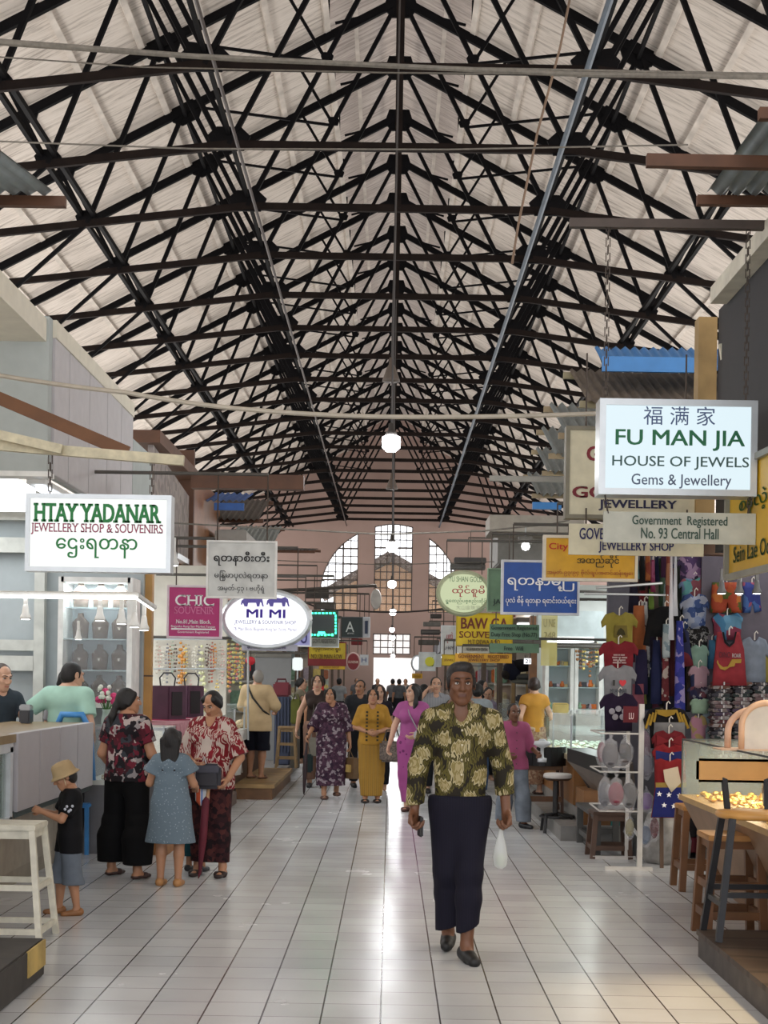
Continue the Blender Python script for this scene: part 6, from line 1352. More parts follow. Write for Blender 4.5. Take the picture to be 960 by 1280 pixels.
        if top.get('collar'):
            V = Vol(J['nec']-.16*s, J['nec']+.14*s, min(h, .007)); c = J['nec']
            V.cone(c+[-.035*s, -.02*s, .03*s], c+[-.075*s, -.085*s, -.03*s], .03*s, .012*s, .01, (1, 1, 1)); V.cone(c+[.035*s, -.02*s, .03*s], c+[.075*s, -.085*s, -.03*s], .03*s, .012*s, .01)
            V.cone(c+[-.05*s, .03*s, .02*s], c+[.05*s, .03*s, .02*s], .036*s, .036*s, .02)
            V.cone(c-[0, 0, .05*s], c+[0, 0, .1*s], .061*s, .057*s, 0, mode='sub'); V.cone(c+[0, -.03*s, .06*s], c+[0, -.14*s, -.1*s], .036*s, .02*s, 0, mode='sub')
            add('collar', V, top['m'])
    if bottom:
        V = Vol(lo, hi, h*.95); kind = bottom['kind']; zc = bottom.get('hem', .06)*s; wz = bottom.get('waist', 1.0)*s
        if kind in ('trousers', 'shorts'):
            V.cone(J['pel']-[0, 0, .02*s], J['pel']+[0, 0, .12*s], .146*g*(1.06 if fem else 1), .134*g, .04*s, (1, .74+chub*.3, 1), grow=gw_*.9)
            for e in 'ab': leg(V, e, gw_+bottom.get('loose', .006)*s, flare=bottom.get('flare', .012)*s)
        else:
            ew = bottom.get('w', .17)*s
            V.cone(J['pel']+[0, 0, .1*s], J['pel']-[0, 0, .05*s], .130*g, .150*g, .04*s, (1, .74+chub*.3, 1), grow=gw_)
            cz = np.array([(J['aa'][0]+J['ab'][0])/2, (J['aa'][1]+J['ab'][1])/2, zc-.05*s]); cz[:2] += np.array(bottom.get('shift', (0, 0)))*s
            V.cone(J['pel']-[0, 0, .05*s], cz, .150*g+gw_, ew, .05*s, (1, bottom.get('flat', .62), 1), cut1=False)
            for e in 'ab': leg(V, e, gw_+.012*s, k=.05)
        if bottom.get('slit'):
            a_, b_, r0, r1 = bottom['slit']; V.cone(np.array(a_)*s, np.array(b_)*s, r0*s, r1*s, .01*s, mode='sub')
        V.plane((0, 0, zc), bottom.get('cut', (0, 0, -1))); V.plane((0, 0, wz), (0, 0, 1)); add(bottom.get('name', kind), V, bottom['m'])
    if shoes and lower:
        for e in 'ab':
            heel, toe, d, A = ft[e]; V = Vol(np.minimum(heel, toe)-.1*s, np.maximum(heel, toe)+.14*s, min(h, .008))
            m = M(shoes['col'], .55, var=.1)
            if shoes['kind'] == 'shoe':
                V.cone(heel, toe, .043*s, .036*s, .02*s, (1, 1, .9)); V.cone(heel+[0, 0, .015*s], (heel+toe)/2, .042*s, .04*s, .02*s); V.cone(A+[0, 0, -.01*s], A+[0, 0, .2*s], .030*s, .03*s, .0, mode='sub')
            else:
                V.cone(heel+[0, 0, -.012*s], toe+[0, 0, -.006*s]+d*.012*s, .040*s, .040*s, .01*s, (1, 1, .5)); mid = heel*.35+toe*.65
                V.cone(mid+np.array([-d[1], d[0], 0])*.034*s, mid-np.array([-d[1], d[0], 0])*.034*s, .03*s, .03*s, .01*s); 
            zz = min(heel[2], toe[2])-.036*s; V.plane((0, 0, zz), (0, 0, -1)); add(shoes['kind'], V, m)
    # ---- hair
    hm = hair_m or hairm
    if hair:
        V = Vol(HC-np.array([.2, .22, .5])*s, HC+np.array([.2, .3, .2])*s, max(hh, .008))
        V.ell(hp(0, .026, .034), (.080*hs, .091*hs, .084*hs), .02*hs, R=R)
        if hair != 'bald':
            V.ell(hp(0, .055, -.02), (.074*hs, .062*hs, .075*hs), .03*hs, R=R)
        V.cone(hp(0, -.10, -.10), hp(0, -.105, -.02), .07*hs, .07*hs, .0, mode='sub'); fz, fr = (.008, .048) if fem else (.046, .055)
        V.cone(hp(0, -.115, -.02), hp(0, -.12, fz), .070*hs, fr*hs, .012*hs, mode='sub')
        V.cone(hp(-.07, -.05, -.09), hp(.07, -.05, -.09), .055*hs, .055*hs, .0, mode='sub')
        if hair == 'short' or hair == 'thick':
            for e in (-1, 1): V.cone(hp(e*.076, -.012, .03), hp(e*.078, -.008, -.018), .012*hs, .008*hs, .01*hs)
            for e in (-1, 1): V.ell(hp(e*.062, -.085, .052), (.030*hs, .030*hs, .030*hs), .012*hs, 'sub', R=R)
            if hair == 'thick':
                V.ell(hp(0, .005, .090), (.066*hs, .068*hs, .034*hs), .02*hs, R=R); V.ell(hp(.012, -.026, .104), (.05*hs, .035*hs, .026*hs), .02*hs, R=R); V.ell(hp(0, .04, .06), (.080*hs, .080*hs, .066*hs), .02*hs, R=R)
            for e in (-1, 1): V.ell(hp(e*.088, .012, -.008), (.02*hs, .02*hs, .036*hs), .006, 'sub', R=R)
        if hair in ('pony', 'side_pony', 'bun', 'low_pony', 'long', 'long_front'):
            for e in (-1, 1): V.cone(hp(e*.06, -.03, .06), hp(e*.075, .02, -.03), .026*hs, .02*hs, .03*hs)
        if hair in ('pony', 'low_pony'):
            p = hp(0, .115, .01 if hair == 'pony' else -.04); V.cone(hp(0, .09, 0), p, .035*hs, .028*hs, .02*hs); q_ = p+np.array(Rn @ np.array([0, .035, 0]))*s-[0, 0, .10*s]; V.cone(p, q_, .03*hs, .034*hs, .02*hs); V.cone(q_, q_-[0, 0, .13*s], .033*hs, .012*hs, .02*hs)
        if hair == 'bun': V.ell(hp(0, .115, -.01), (.045*hs, .04*hs, .045*hs), .02*hs, R=R)
        if hair == 'side_pony':
            V.cone(hp(.02, .10, -.04), hp(.07, .04, -.12), .03*hs, .03*hs, .02*hs); V.cone(hp(.07, .04, -.12), hp(.10, -.04, -.24), .03*hs, .032*hs, .02*hs); V.cone(hp(.10, -.04, -.24), hp(.11, -.06, -.36), .03*hs, .012*hs, .02*hs)
        if hair in ('long', 'long_front'):
            for i in range(7):
                o = (-.066+.022*i)*hs; b0_ = hp(o/hs, .065, 0); b1_ = b0_+np.array([o*-.12, .03*s, (-.36+.012*abs(i-3)+.015*(i % 2))*s]); V.cone(b0_, b1_, .036*hs, .018*hs, .012*hs)
        if hair == 'long_front':
            for e in (-1, 1): V.cone(hp(e*.078, .0, .0), hp(e*.088, -.03, -.14), .026*hs, .03*hs, .03*hs); V.cone(hp(e*.088, -.03, -.14), hp(e*.08, -.06, -.23), .03*hs, .02*hs, .03*hs)
        add('hair', V, hm)
    if extra: extra(root, J, hp, s, hs, R)
    return root, J, (lambda p: Matrix.Translation((x, y, z)) @ Matrix.Rotation(math.radians(yaw), 4, 'Z') @ Vector(p)), hp
hand_n = {}
def strands(m):
    nt = m.node_tree; b = nt.nodes['Principled BSDF']; tc = N(nt, 'ShaderNodeTexCoord'); mp = N(nt, 'ShaderNodeMapping'); mp.inputs['Scale'].default_value = (160, 160, 14)
    n = N(nt, 'ShaderNodeTexNoise'); n.inputs['Scale'].default_value = 1; n.inputs['Detail'].default_value = 3; bp = N(nt, 'ShaderNodeBump', i_0=.7); bp.inputs['Distance'].default_value = .006
    nt.links.new(tc.outputs['Object'], mp.inputs[0]); nt.links.new(mp.outputs[0], n.inputs['Vector']); nt.links.new(n.outputs[0], bp.inputs['Height']); nt.links.new(bp.outputs[0], b.inputs['Normal']); return m
strands(hairm); strands(greyhair)
# ------------------------------------------------ the people in the hall
def gx(px, py): p = G(px, py); return p.x, p.y
leaf = pattern('leaf', ['a0936c', '82764a', 'aba07c', '413c1e', '575128', '25211a'], 11, sc=(1, .35, 1), warp=.10)
check = pattern('stripex', ['14131f', '1b1a2b', '14131f'], 16, rough=.8)
# man walking towards the viewer
mx, my = gx(572, 1196)
L = 'man in an olive and cream leaf print shirt and dark longyi walking towards the viewer'
hand_n[(L, 'a')] = (.7, -.6, 0); hand_n[(L, 'b')] = (-.7, -.5, 0)
def mark(root, J, hp, s, hs, R):
    q = MB()
    for i in range(4): q.ball(Vector(J['che'])+Vector((0, -.125, .06-.085*i)), .007, 8)
    q.build('buttons', M('c9c2a8', .4), root, world=False)
man, mJ, mw, mh = person(L, mx, my, 1.71, 0, dict(sa=(-.172, .0, 1.37), sb=(.172, .0, 1.37), ea=(-.245, .03, 1.10), wa=(-.265, -.04, .86), eb=(.25, .05, 1.10), wb=(.265, -.03, .86),
    ha=(-.085, 0, .90), hb=(.085, 0, .90), ka=(-.065, .0, .50), aa=(-.045, .27, .10), kb=(.055, -.10, .50), ab=(.045, -.12, .085), hea=(-.005, -.015, 1.585), nec=(-.005, .01, 1.44)),
    'dark', wid=.90, top=dict(m=leaf, sleeve=2.13, hem=.915, loose=.010, vneck=1.0, collar=True, cut=(.12, 0, -1), name='shirt'), bottom=dict(kind='skirt', m=check, hem=.185, w=.11, waist=.94, flat=.8, cut=(.42, .15, -1), shift=(-.02, .0), name='longyi', slit=((-.05, -.21, .80), (-.06, -.30, .15), .02, .085)),
    hair='thick', hair_m=strands(M('1f1c1b', .55, var=.2)), head=(3, 2), shoes=dict(kind='shoe', col='141414'), foot=dict(a=(-.1, -1, -.1), b=(.25, -1, 0)), curl=(1.0, 1.15), fine=True, h=.0085, extra=mark)
def hold(fn): pass
p = mw(mJ['wa']+np.array([.035, -.02, -.10])); t = thing('mobile_phone', 'dark mobile phone in the hand of the man in the leaf print shirt', 'phone', p)
MB().box(p, (.018, .07, .12), Matrix.Rotation(.25, 3, 'Z')).build('case', M('1a1a1c', .3), t, bevel=.006); MB().box(p+Vector((.010, 0, 0)), (.002, .06, .105), Matrix.Rotation(.25, 3, 'Z')).build('screen', M('8c9094', .2), t)
p = mw(mJ['wb']+np.array([-.01, -.02, -.10])); t = thing('plastic_bag', 'small clear plastic bag hanging from the hand of the man in the leaf print shirt', 'bag', p)
q = MB(); q.lathe(p+Vector((-.02, 0, -.19)), [(.02, -.05), (.04, -.03), (.045, .02), (.03, .10), (.015, .15), (.010, .2)], 14, sc=(1, .6)); q.build('bag', glass('e4e8e4', .35, .25), t, True)
MB().ball(p+Vector((-.02, 0, -.19)), (.028, .018, .04), 10).build('contents', M('b8c0b0', .7), t)
# ---- left group
flo = pattern('cells', ['1a161a', '4a1822', 'a89a96', '30343a', '641e2c', '1a161a', '3a1820', '8a8484'], 19, warp=.15)
bx, by = gx(157, 1096)
L = 'woman in a maroon and white floral blouse and wide black trousers at the left counter'
person(L, bx, by, 1.52, 158, dict(wb=(.24, -.16, .93), eb=(.25, .02, 1.10), ea=(-.24, -.02, 1.10), wa=(-.15, -.24, 1.05), aa=(-.17, .08, .085), ab=(.17, -.03, .085), ka=(-.14, .03, .49), kb=(.14, -.02, .49)), 'tan', True, 1.1, dict(m=flo, sleeve=.62, hem=.86, loose=.02, drape=.19, name='blouse'),
       dict(kind='trousers', m=cloth('0d0d10'), hem=.13, flare=.055, loose=.02, waist=.98), 'low_pony', head=(-42, 0), shoes=dict(kind='sandal', col='3a2420'), chub=.25, curl=.7)
rx_, ry_ = gx(262, 1094)
redl = pattern('leaf', ['b8aaa0', '741c24', '6a161e', 'b09c92', '7c1e28', 'b8aaa0'], 8, sc=(1, .4, .8), warp=.2)
L = 'woman in a red and cream leaf print blouse looking down at her purse'
def strap_of(root, J, hp, s, hs, R):
    MB().tube([Vector(J['sa'])*.7+Vector((0, .02, .40*s))*1+Vector((0, -.0, .0)), Vector(J['che'])+Vector((-.05*s, -.17*s, .02)), Vector(J['pel'])+Vector((.06*s, -.2*s, .12*s))], .014, 6).build('strap', M('6a1a24', .6), root, world=False)
person(L, rx_, ry_, 1.50, -8, dict(ea=(-.25, -.0, 1.10), wa=(-.10, -.24, 1.04), eb=(.27, .0, 1.09), wb=(.20, -.16, .90), aa=(-.12, .02, .085), ab=(.13, -.03, .085)), 'tan', True, 1.04, dict(m=redl, sleeve=.95, hem=.80, loose=.018, puff=.02, drape=.18, vneck=.7, name='blouse'),
       dict(kind='skirt', m=pattern('cells', ['2a1418', '3a1c1e', '4a2422', '1c1014'], 30), hem=.13, w=.15, waist=.98, name='longyi'), 'bun', head=(-18, 28), shoes=dict(kind='sandal', col='2a1c18'), chub=.3, curl=.8)
t = thing('shoulder_bag', 'dark handbag held in front of the woman in the red and cream blouse', 'bag', (rx_-.02, ry_-.26, .78)); MB().bb((rx_-.09, ry_-.30, .72), (rx_+.11, ry_-.20, .92)).build('body', M('26242c', .6), t, bevel=.03); MB().bb((rx_-.08, ry_-.312, .85), (rx_+.10, ry_-.298, .91)).build('flap', M('3a3a46', .6), t, bevel=.006)
t = thing('umbrella', 'closed dark red umbrella standing by the woman in the red and cream blouse', 'umbrella', G(250, 1096)); u = G(250, 1096); u.y -= .1; q = MB(); q.tube([u, (u.x+.01, u.y, .04), (u.x+.03, u.y, .3), (u.x+.05, u.y, .62), (u.x+.06, u.y, .66)], [.004, .012, .032, .03, .01], 10); q.build('canopy', M('5c1426', .7, var=.2), t, True); MB().tube([(u.x+.06, u.y, .64), (u.x+.085, u.y, .84)], .014, 8).build('handle', M('b8906a', .5), t)
t = thing('shopping_bag', 'white and blue plastic bag hanging beside the dark red umbrella', 'bag', (u.x+.02, u.y-.02, .6)); q = MB(); q.lathe((u.x+.02, u.y+.02, .72), [(.03, -.14), (.07, -.10), (.075, 0), (.05, .12), (.015, .2)], 12, sc=(.8, .4)); q.build('bag', pattern('stripex', ['c9ccd0', '3a6ac0', 'c9ccd0', 'c85a3a'], 3), t, True); MB().tube([(u.x+.01, u.y+.02, .9), (u.x+.03, u.y+.02, .97), (u.x+.05, u.y+.02, .9)], .006, 5).build('handle', M('c9ccd0', .5), t)
denim = pattern('spots', ['8f9ca6', '66757f', '62717c'], 48, sc=(1, 1, 1))
kx, ky = gx(212, 1107)
L = 'girl in a pale blue spotted dress with long dark hair seen from behind'
def frill(root, J, hp, s, hs, R):
    q = MB(); q.tube([(.155*s*math.cos(a*.3927), .125*s*math.sin(a*.3927), .70*s) for a in range(17)], .014*s, 6); q.build('seam', denim, root, world=False)
person(L, kx, ky, 1.19, 172, dict(ea=(-.24, -.05, 1.12), wa=(-.22, -.25, 1.06), eb=(.25, -.02, 1.12), wb=(.30, -.22, 1.22)), 'tan', True, 1.08, dict(m=denim, sleeve=.5, puff=.05, hem=.48, loose=.015, drape=.27, name='dress'), None, 'long', head=(0, 0), shoes=dict(kind='shoe', col='a87848'), headscale=1.16, curl=.7, extra=frill)
cx_, cy_ = gx(240, 1094); cy_ += .25
person('small child in white and teal mostly hidden behind the girl in the blue dress', cx_, cy_, 1.05, 160, {}, 'tan', False, 1.05, dict(m=cloth('a8b8c0'), sleeve=.6, hem=.88, loose=.015), dict(kind='trousers', m=cloth('1a6a7a'), hem=.2, loose=.01), 'short', shoes=dict(kind='shoe', col='2a2a30'), headscale=1.2)
hx_, hy_ = gx(86, 1143)
L = 'small boy in a beige bucket hat, black T-shirt and denim shorts by the left counter'
tees = pattern('noise', ['0e0e12', '0e0e12'], 5)
def hat(root, J, hp, s, hs, R):
    hm_ = M('a08a66', .85, var=.1, scale=20); q = MB(); R4 = R.to_4x4(); pr = [(.112, -.006), (.135, -.028), (.132, -.032), (.108, -.0), (.1, .03), (.094, .075), (.08, .1), (.04, .112), (.001, .114)]
    for (r, z_) in pr: pass
    q.lathe((0, 0, 0), [(r*hs, z_*hs) for r, z_ in pr], 24, sc=(1, 1.08)); c = Vector(hp(0, .015, .035))
    q.v = [tuple(c+R @ Vector(v)) for v in q.v]; q.build('bucket_hat', hm_, root, True, world=False)
    q = MB(); q.tube([hp(-.085, -.01, .03), hp(-.06, -.02, -.07), hp(0, -.05, -.115), hp(.06, -.02, -.07), hp(.085, -.01, .03)], .003, 5); q.build('chin_cord', M('c8b890', .6), root, world=False)
def boyx(root, J, hp, s, hs, R):
    hat(root, J, hp, s, hs, R); q = MB(); w_ = M('b8bcc8', .7, var=0)
    c = Vector(J['sb'])*.5+Vector(J['eb'])*.5
    for k in range(5): q.ball(c+Vector((.055, -.02+.012*k, .02*math.sin(k*2))), .010, 6)
    q.build('print', w_, root, world=False)
person(L, hx_, hy_, .99, -72, dict(ea=(-.24, -.12, 1.12), wa=(-.12, -.33, 1.20), eb=(.24, -.12, 1.12), wb=(.12, -.33, 1.20), aa=(-.10, -.10, .085), ab=(.10, .08, .085), ka=(-.1, -.08, .49), kb=(.1, .02, .49), hea=(0, -.06, 1.56)), 'tan', False, 1.12,
       dict(m=tees, sleeve=.75, hem=.72, loose=.03, name='t_shirt'), dict(kind='shorts', m=cloth('7c8a9a'), hem=.36, loose=.03, flare=.03), 'short', head=(0, 24), shoes=dict(kind='shoe', col='8a5c34'), headscale=1.22, curl=.9, extra=boyx, h=.009)
# ---- sellers on the left
person('seller in a mint green polo shirt leaning on the left counter, seen from behind', P(85, 850, 13.0).x, 13.0, 1.74, 172, dict(hea=(-.03, -.05, 1.545), nec=(-.01, .0, 1.42), ea=(-.24, .10, 1.12), wa=(-.2, -.10, 1.0), eb=(.38, .06, 1.20), wb=(.37, -.03, .98)), 'fair', False, 1.05, dict(m=M('9fc6b6', .8, var=.08), sleeve=.72, hem=.86, loose=.015, name='polo_shirt', collar=False), dict(kind='trousers', m=cloth('2a2c34'), hem=.1), 'short', head=(-35, 10), z=.02, curl=.6)
person('seller partly hidden behind the man in mint green', P(86, 850, 13.5).x-.03, 13.56, 1.66, 10, {}, 'fair', True, .95, dict(m=cloth('b8b8bc'), sleeve=.6, hem=.88), dict(kind='trousers', m=cloth('2a2c34'), hem=.1), 'pony', head=(20, 20), z=-.0, hands=False)
person('seller at the left picture edge resting both hands on the counter', P(-2, 850, 12.9).x, 12.95, 1.72, 40, dict(ea=(-.22, -.06, 1.10), wa=(.06, -.36, 1.02), eb=(.24, -.1, 1.10), wb=(.14, -.38, 1.02), hea=(0, -.05, 1.56)), 'fair', False, 1.0, dict(m=cloth('3a4a58'), sleeve=.5, hem=.88), dict(kind='trousers', m=cloth('2a2c34'), hem=.1), 'short', hair_m=M('3a2a20', .5), head=(10, 15), z=0, curl=.6)
# ---- old man on the platform
ox, oy = P(322, 850, 20.0).x, 20.0
def satchel(root, J, hp, s, hs, R):
    MB().tube([Vector(J['sb'])+Vector((-.06, .10, .06)), Vector(J['che'])+Vector((0, .155, .0)), Vector(J['pel'])+Vector((-.15, .13, .12)), Vector(J['pel'])+Vector((-.19, .02, .06))], .014, 6).build('bag_strap', M('1c1a1a', .6), root, world=False)
person('old man in a loose cream shirt and navy shorts standing on the low platform', ox, oy, 1.52, 160, dict(ea=(-.30, -.02, 1.14), wa=(-.22, -.22, 1.05), eb=(.27, -.04, 1.12), wb=(.20, -.26, 1.06), aa=(-.10, .04, .085), ab=(.12, -.02, .085)), 'tan', False, 1.12, dict(m=M('bfa680', .85, var=.1), sleeve=1.35, hem=.74, loose=.035, drape=.22, name='shirt'),
       dict(kind='shorts', m=cloth('15172a'), hem=.44, loose=.03, flare=.03), 'short', greyhair, head=(40, 0), shoes=dict(kind='sandal', col='6a4a38'), z=.2, extra=satchel)
person('shop woman with tied dark hair and cream top behind the wooden stool', P(377, 850, 24.2).x, 24.2, 1.45, 75, dict(wa=(-.15, -.42, 1.2), ea=(-.2, -.2, 1.15), wb=(.15, -.42, 1.2), eb=(.2, -.2, 1.15)), 'fair', True, 1, dict(m=cloth('b0a888'), sleeve=.3, hem=.86), dict(kind='trousers', m=cloth('121214'), hem=.1), 'bun', z=.17, hands=True)
# ---- walkers in the aisle
ax_, ay_ = gx(413, 998)
L = 'woman in a long purple and white patterned dress carrying a closed umbrella'
pur = pattern('cells', ['3e2838', '4a3042', '8e8288', '3e2838', '553a4a', '302030'], 30, warp=.06)
_, J1, w1, _ = person(L, ax_, ay_, 1.50, 8, dict(ea=(-.26, .02, 1.12), wa=(-.36, -.12, .96), eb=(.25, .02, 1.10), wb=(.28, .0, .86), hea=(-.03, 0, 1.56), aa=(-.11, -.10, .085), ab=(.10, .12, .12)), 'tan', True, 1.08, dict(m=pur, sleeve=1.35, hem=.2, loose=.03, drape=.21, puff=.02, skirt=True, name='dress'), None, 'side_pony', head=(-12, -4), shoes=dict(kind='sandal', col='5a4238'), chub=.2)
p = w1(J1['wa']+np.array([-.02, -.03, -.09])); t = thing('umbrella', 'closed black and dark red umbrella held by the woman in the purple patterned dress', 'umbrella', (p.x, p.y, .05)); q = MB(); q.tube([(p.x-.03, p.y, .06), (p.x-.028, p.y, .1), (p.x-.02, p.y, .4), (p.x-.01, p.y, .62), p], [.006, .016, .034, .02, .012], 10); q.build('canopy', M('2a1a1e', .6, var=.3, scale=4), t, True); MB().tube([p, p+Vector((0, 0, .12))], .013, 8).build('handle', M('1a1618', .4), t)
p = w1(J1['wb']+np.array([.0, -.01, -.1])); t = thing('paper_bag', 'brown gift bag carried by the woman in the purple patterned dress', 'bag', p); MB().box(p+Vector((.03, 0, -.25)), (.13, .22, .28), Matrix.Rotation(.7, 3, 'Z')).build('bag', M('6a5034', .6, var=.2), t, bevel=.008); MB().tube([p+Vector((-.01, -.03, -.11)), p, p+Vector((.05, .03, -.11))], .006, 5).build('handle', M('8a7048', .6), t); MB().box(p+Vector((.0, -.06, -.25)), (.06, .09, .1), Matrix.Rotation(.7, 3, 'Z')).build('print', M('b89a5a', .6), t)
# red backpack person behind
rx2, ry2 = P(397, 850, 21.2).x, 21.2
person('person in a sleeveless top and peach trousers behind the purple dress', rx2, ry2, 1.66, 0, dict(ea=(-.26, .02, 1.12), wa=(-.3, .0, .88)), 'fair', True, 1.05, dict(m=cloth('4a3a34'), sleeve=0, hem=.88), dict(kind='trousers', m=cloth('b8836a'), hem=.12, loose=.02), 'pony', M('3a2c22', .5), shoes=dict(kind='shoe', col='2a2a2c'))
t = thing('tote_bag', 'grey canvas bag hanging behind the woman in the purple patterned dress', 'bag', P(391, 940, 21)); MB().bb(P(386, 945, 20.95), P(399, 922, 20.88)).build('bag', M('8c887c', .7), t, bevel=.02); MB().tube([P(389, 922, 20.92), P(392, 880, 20.98), P(396, 922, 20.92)], .008, 5).build('strap', M('8c887c', .7), t)
t = thing('shopping_bag', 'dark green bag low behind the umbrella in the aisle', 'bag', P(385, 965, 21)); MB().bb(P(379, 965, 20.95), P(391, 943, 20.85)).build('bag', M('1c3234', .6), t, bevel=.02); MB().tube([P(382, 943, 20.9), P(385, 930, 20.9), P(388, 943, 20.9)], .008, 5).build('handle', M('1c3234', .6), t)
t = thing('backpack', 'bright red backpack behind the heads on the left of the aisle', 'bag', P(399, 868, 23.0)); c = P(398, 861, 23.0); MB().box(c, (.17, .14, .27)).build('body', M('d8202a', .6), t, bevel=.04); MB().box(c+Vector((0, -.075, -.05)), (.12, .03, .12)).build('pocket', M('b01822', .6), t, bevel=.01); MB().box(c+Vector((-.0, -.092, -.05)), (.03, .003, .03)).build('mark', M('e8c8c8', .6), t)
person('person with dark hair wearing the bright red backpack', c.x+.02, 23.25, 1.66, 185, {}, 'tan', False, 1.05, dict(m=cloth('6a4a3a'), sleeve=.5, hem=.86), dict(kind='trousers', m=cloth('2a2c34'), hem=.1), 'short', shoes=dict(kind='shoe', col='2a2a2c'), hands=False)
yx, yy = gx(464, 1003)
yel = pattern('stripex', ['9a7430', 'a37e3a', '9a7430', '5a4220', 'a37e3a'], 6, sc=(1, .3, 1))
L = 'woman in a long mustard yellow dress with dark vertical pattern carrying a woven bag'
_, J2, w2_, _ = person(L, yx, yy, 1.49, 0, dict(ea=(-.25, .0, 1.12), wa=(-.06, -.2, 1.05), eb=(.25, .0, 1.10), wb=(.10, -.22, 1.06), aa=(-.09, -.02, .085), ab=(.09, .02, .085)), 'tan', True, 1.1, dict(m=M('a37a30', .85, var=.12, scale=14, spec=.2), sleeve=.95, hem=.86, loose=.02, drape=.17, name='blouse'), dict(kind='skirt', m=yel, hem=.10, w=.15, waist=.97, name='longyi'), 'bun', head=(2, -6), shoes=dict(kind='sandal', col='1c1614'), chub=.2)
q = MB()
for sx_ in (-.07, .07):
    for k in range(9): q.box((yx+sx_, yy-.155-.012*min(k, 3), 1.18-.045*k), (.028, .012, .024))
tt_ = thing('embroidery', '', '', (0, 0, 0)); bpy.data.objects.remove(tt_)
pr_ = [o for o in C.objects if o.get('label') == L][0]; o_ = q.build('embroidery', M('3a3018', .8), pr_); 
p = w2_(J2['eb']+np.array([.02, -.14, -.05])); t = thing('woven_bag', 'grey brown woven bag on the arm of the woman in mustard yellow', 'bag', p); MB().box(p+Vector((.03, 0, -.24)), (.34, .13, .27)).build('body', pattern('cells', ['6a5f58', '7a6e64', '5a504a'], 60), t, bevel=.03); q = MB(); q.tube([p+Vector((-.09, 0, -.11)), p+Vector((-.05, 0, .04)), p+Vector((.08, 0, .04)), p+Vector((.13, 0, -.11))], .010, 6); q.build('handle', M('4a4038', .6), t)
person('man in a dark grey shirt walking behind the woman in mustard yellow', P(450, 850, 21.5).x, 21.5, 1.60, 10, dict(aa=(-.10, -.14, .085)), 'tan', False, 1.0, dict(m=cloth('3c3f46'), sleeve=.6, hem=.86, loose=.01), dict(kind='trousers', m=cloth('2c3038'), hem=.1), 'short', shoes=dict(kind='shoe', col='1a1a1c'), head=(-25, 5))
person('woman with loose brown hair behind the shoulder of the woman in mustard yellow', P(475, 850, 20.8).x, 20.8, 1.53, 0, {}, 'fair', True, 1.0, dict(m=cloth('2e2838'), sleeve=.6, hem=.86), dict(kind='trousers', m=cloth('2a2c34'), hem=.1), 'long_front', M('2e221c', .5), head=(0, 12))
wx, wy = gx(514, 1014)
L = 'woman in a long bright pink dress with long dark hair looking aside'
pinkm = pattern('spots', ['6a2e5c', '96497f', '96497f'], 9)
_, J3, w3, _ = person(L, wx, wy, 1.57, -14, dict(ea=(-.25, .03, 1.12), wa=(-.30, -.04, .88), eb=(.22, -.02, 1.10), wb=(.10, -.14, 1.02), aa=(-.07, .04, .085), ab=(.08, -.10, .085)), 'fair', True, 1.05, dict(m=M('96497f', .8, var=.08), sleeve=.5, hem=.88, puff=.02, loose=.012, vneck=.4, name='blouse'), dict(kind='skirt', m=pinkm, hem=.12, w=.12, waist=1.0, name='longyi', shift=(.03, 0)), 'long_front', head=(-38, 4), shoes=dict(kind='sandal', col='4a2c24'))
p = w3(J3['wb']+np.array([.02, -.06, .0])); t = thing('shoulder_bag', 'small silver shoulder bag on the woman in bright pink', 'bag', p); MB().box(p, (.10, .06, .10)).build('body', M('a8a4a8', .4), t, bevel=.015); MB().tube([p+Vector((0, 0, .05)), w3(J3['che']+np.array([.0, -.16, .02])), w3(J3['sa']+np.array([.05, -.03, .07]))], .008, 5).build('strap', M('8a8488', .5), t)
person('man in a pale striped shirt talking on a phone in the aisle', P(545, 850, 20.5).x, 20.5, 1.66, 5, dict(ea=(-.34, -.06, 1.22), wa=(-.16, -.08, 1.47)), 'fair', False, 1.0, dict(m=pattern('stripex', ['98989a', '84868c'], 14), sleeve=.6, hem=.86, collar=True), dict(kind='trousers', m=cloth('2a2c34'), hem=.1), 'short', shoes=dict(kind='shoe', col='1a1a1c'), curl=1.1)
person('person with dark hair just left of the man talking on a phone', P(530, 850, 22.5).x, 22.5, 1.55, 185, {}, 'fair', False, 1.0, dict(m=cloth('7a7a80'), sleeve=.6, hem=.86), dict(kind='trousers', m=cloth('2a2c34'), hem=.1), 'short', hands=False, shoes=dict(kind='shoe', col='1a1a1c'))
person('person in a pale blue top with tied dark hair, seen from behind', P(597, 850, 20).x, 20, 1.58, 175, {}, 'tan', True, 1.08, dict(m=cloth('b4c2c8'), sleeve=.6, hem=.86, loose=.015), dict(kind='trousers', m=cloth('3a5a8a'), hem=.1), 'bun', hands=False, shoes=dict(kind='shoe', col='1a1a1c'))
person('seller in a dark cap behind the right counter', P(603, 850, 24).x, 24, 1.62, 60, {}, 'fair', False, 1.0, dict(m=cloth('2a2c34'), sleeve=.6, hem=.86), dict(kind='trousers', m=cloth('2a2c34'), hem=.1), 'short', hands=False, head=(0, 15))
person('seller in a pale lilac top bending over the right counter', P(609, 850, 23.2).x, 23.2, 1.52, 20, dict(hea=(0, -.05, 1.56)), 'fair', True, .95, dict(m=cloth('b8a8c8'), sleeve=.9, hem=.86), dict(kind='trousers', m=cloth('2a2c34'), hem=.1), 'short', hands=False, head=(-30, 20))
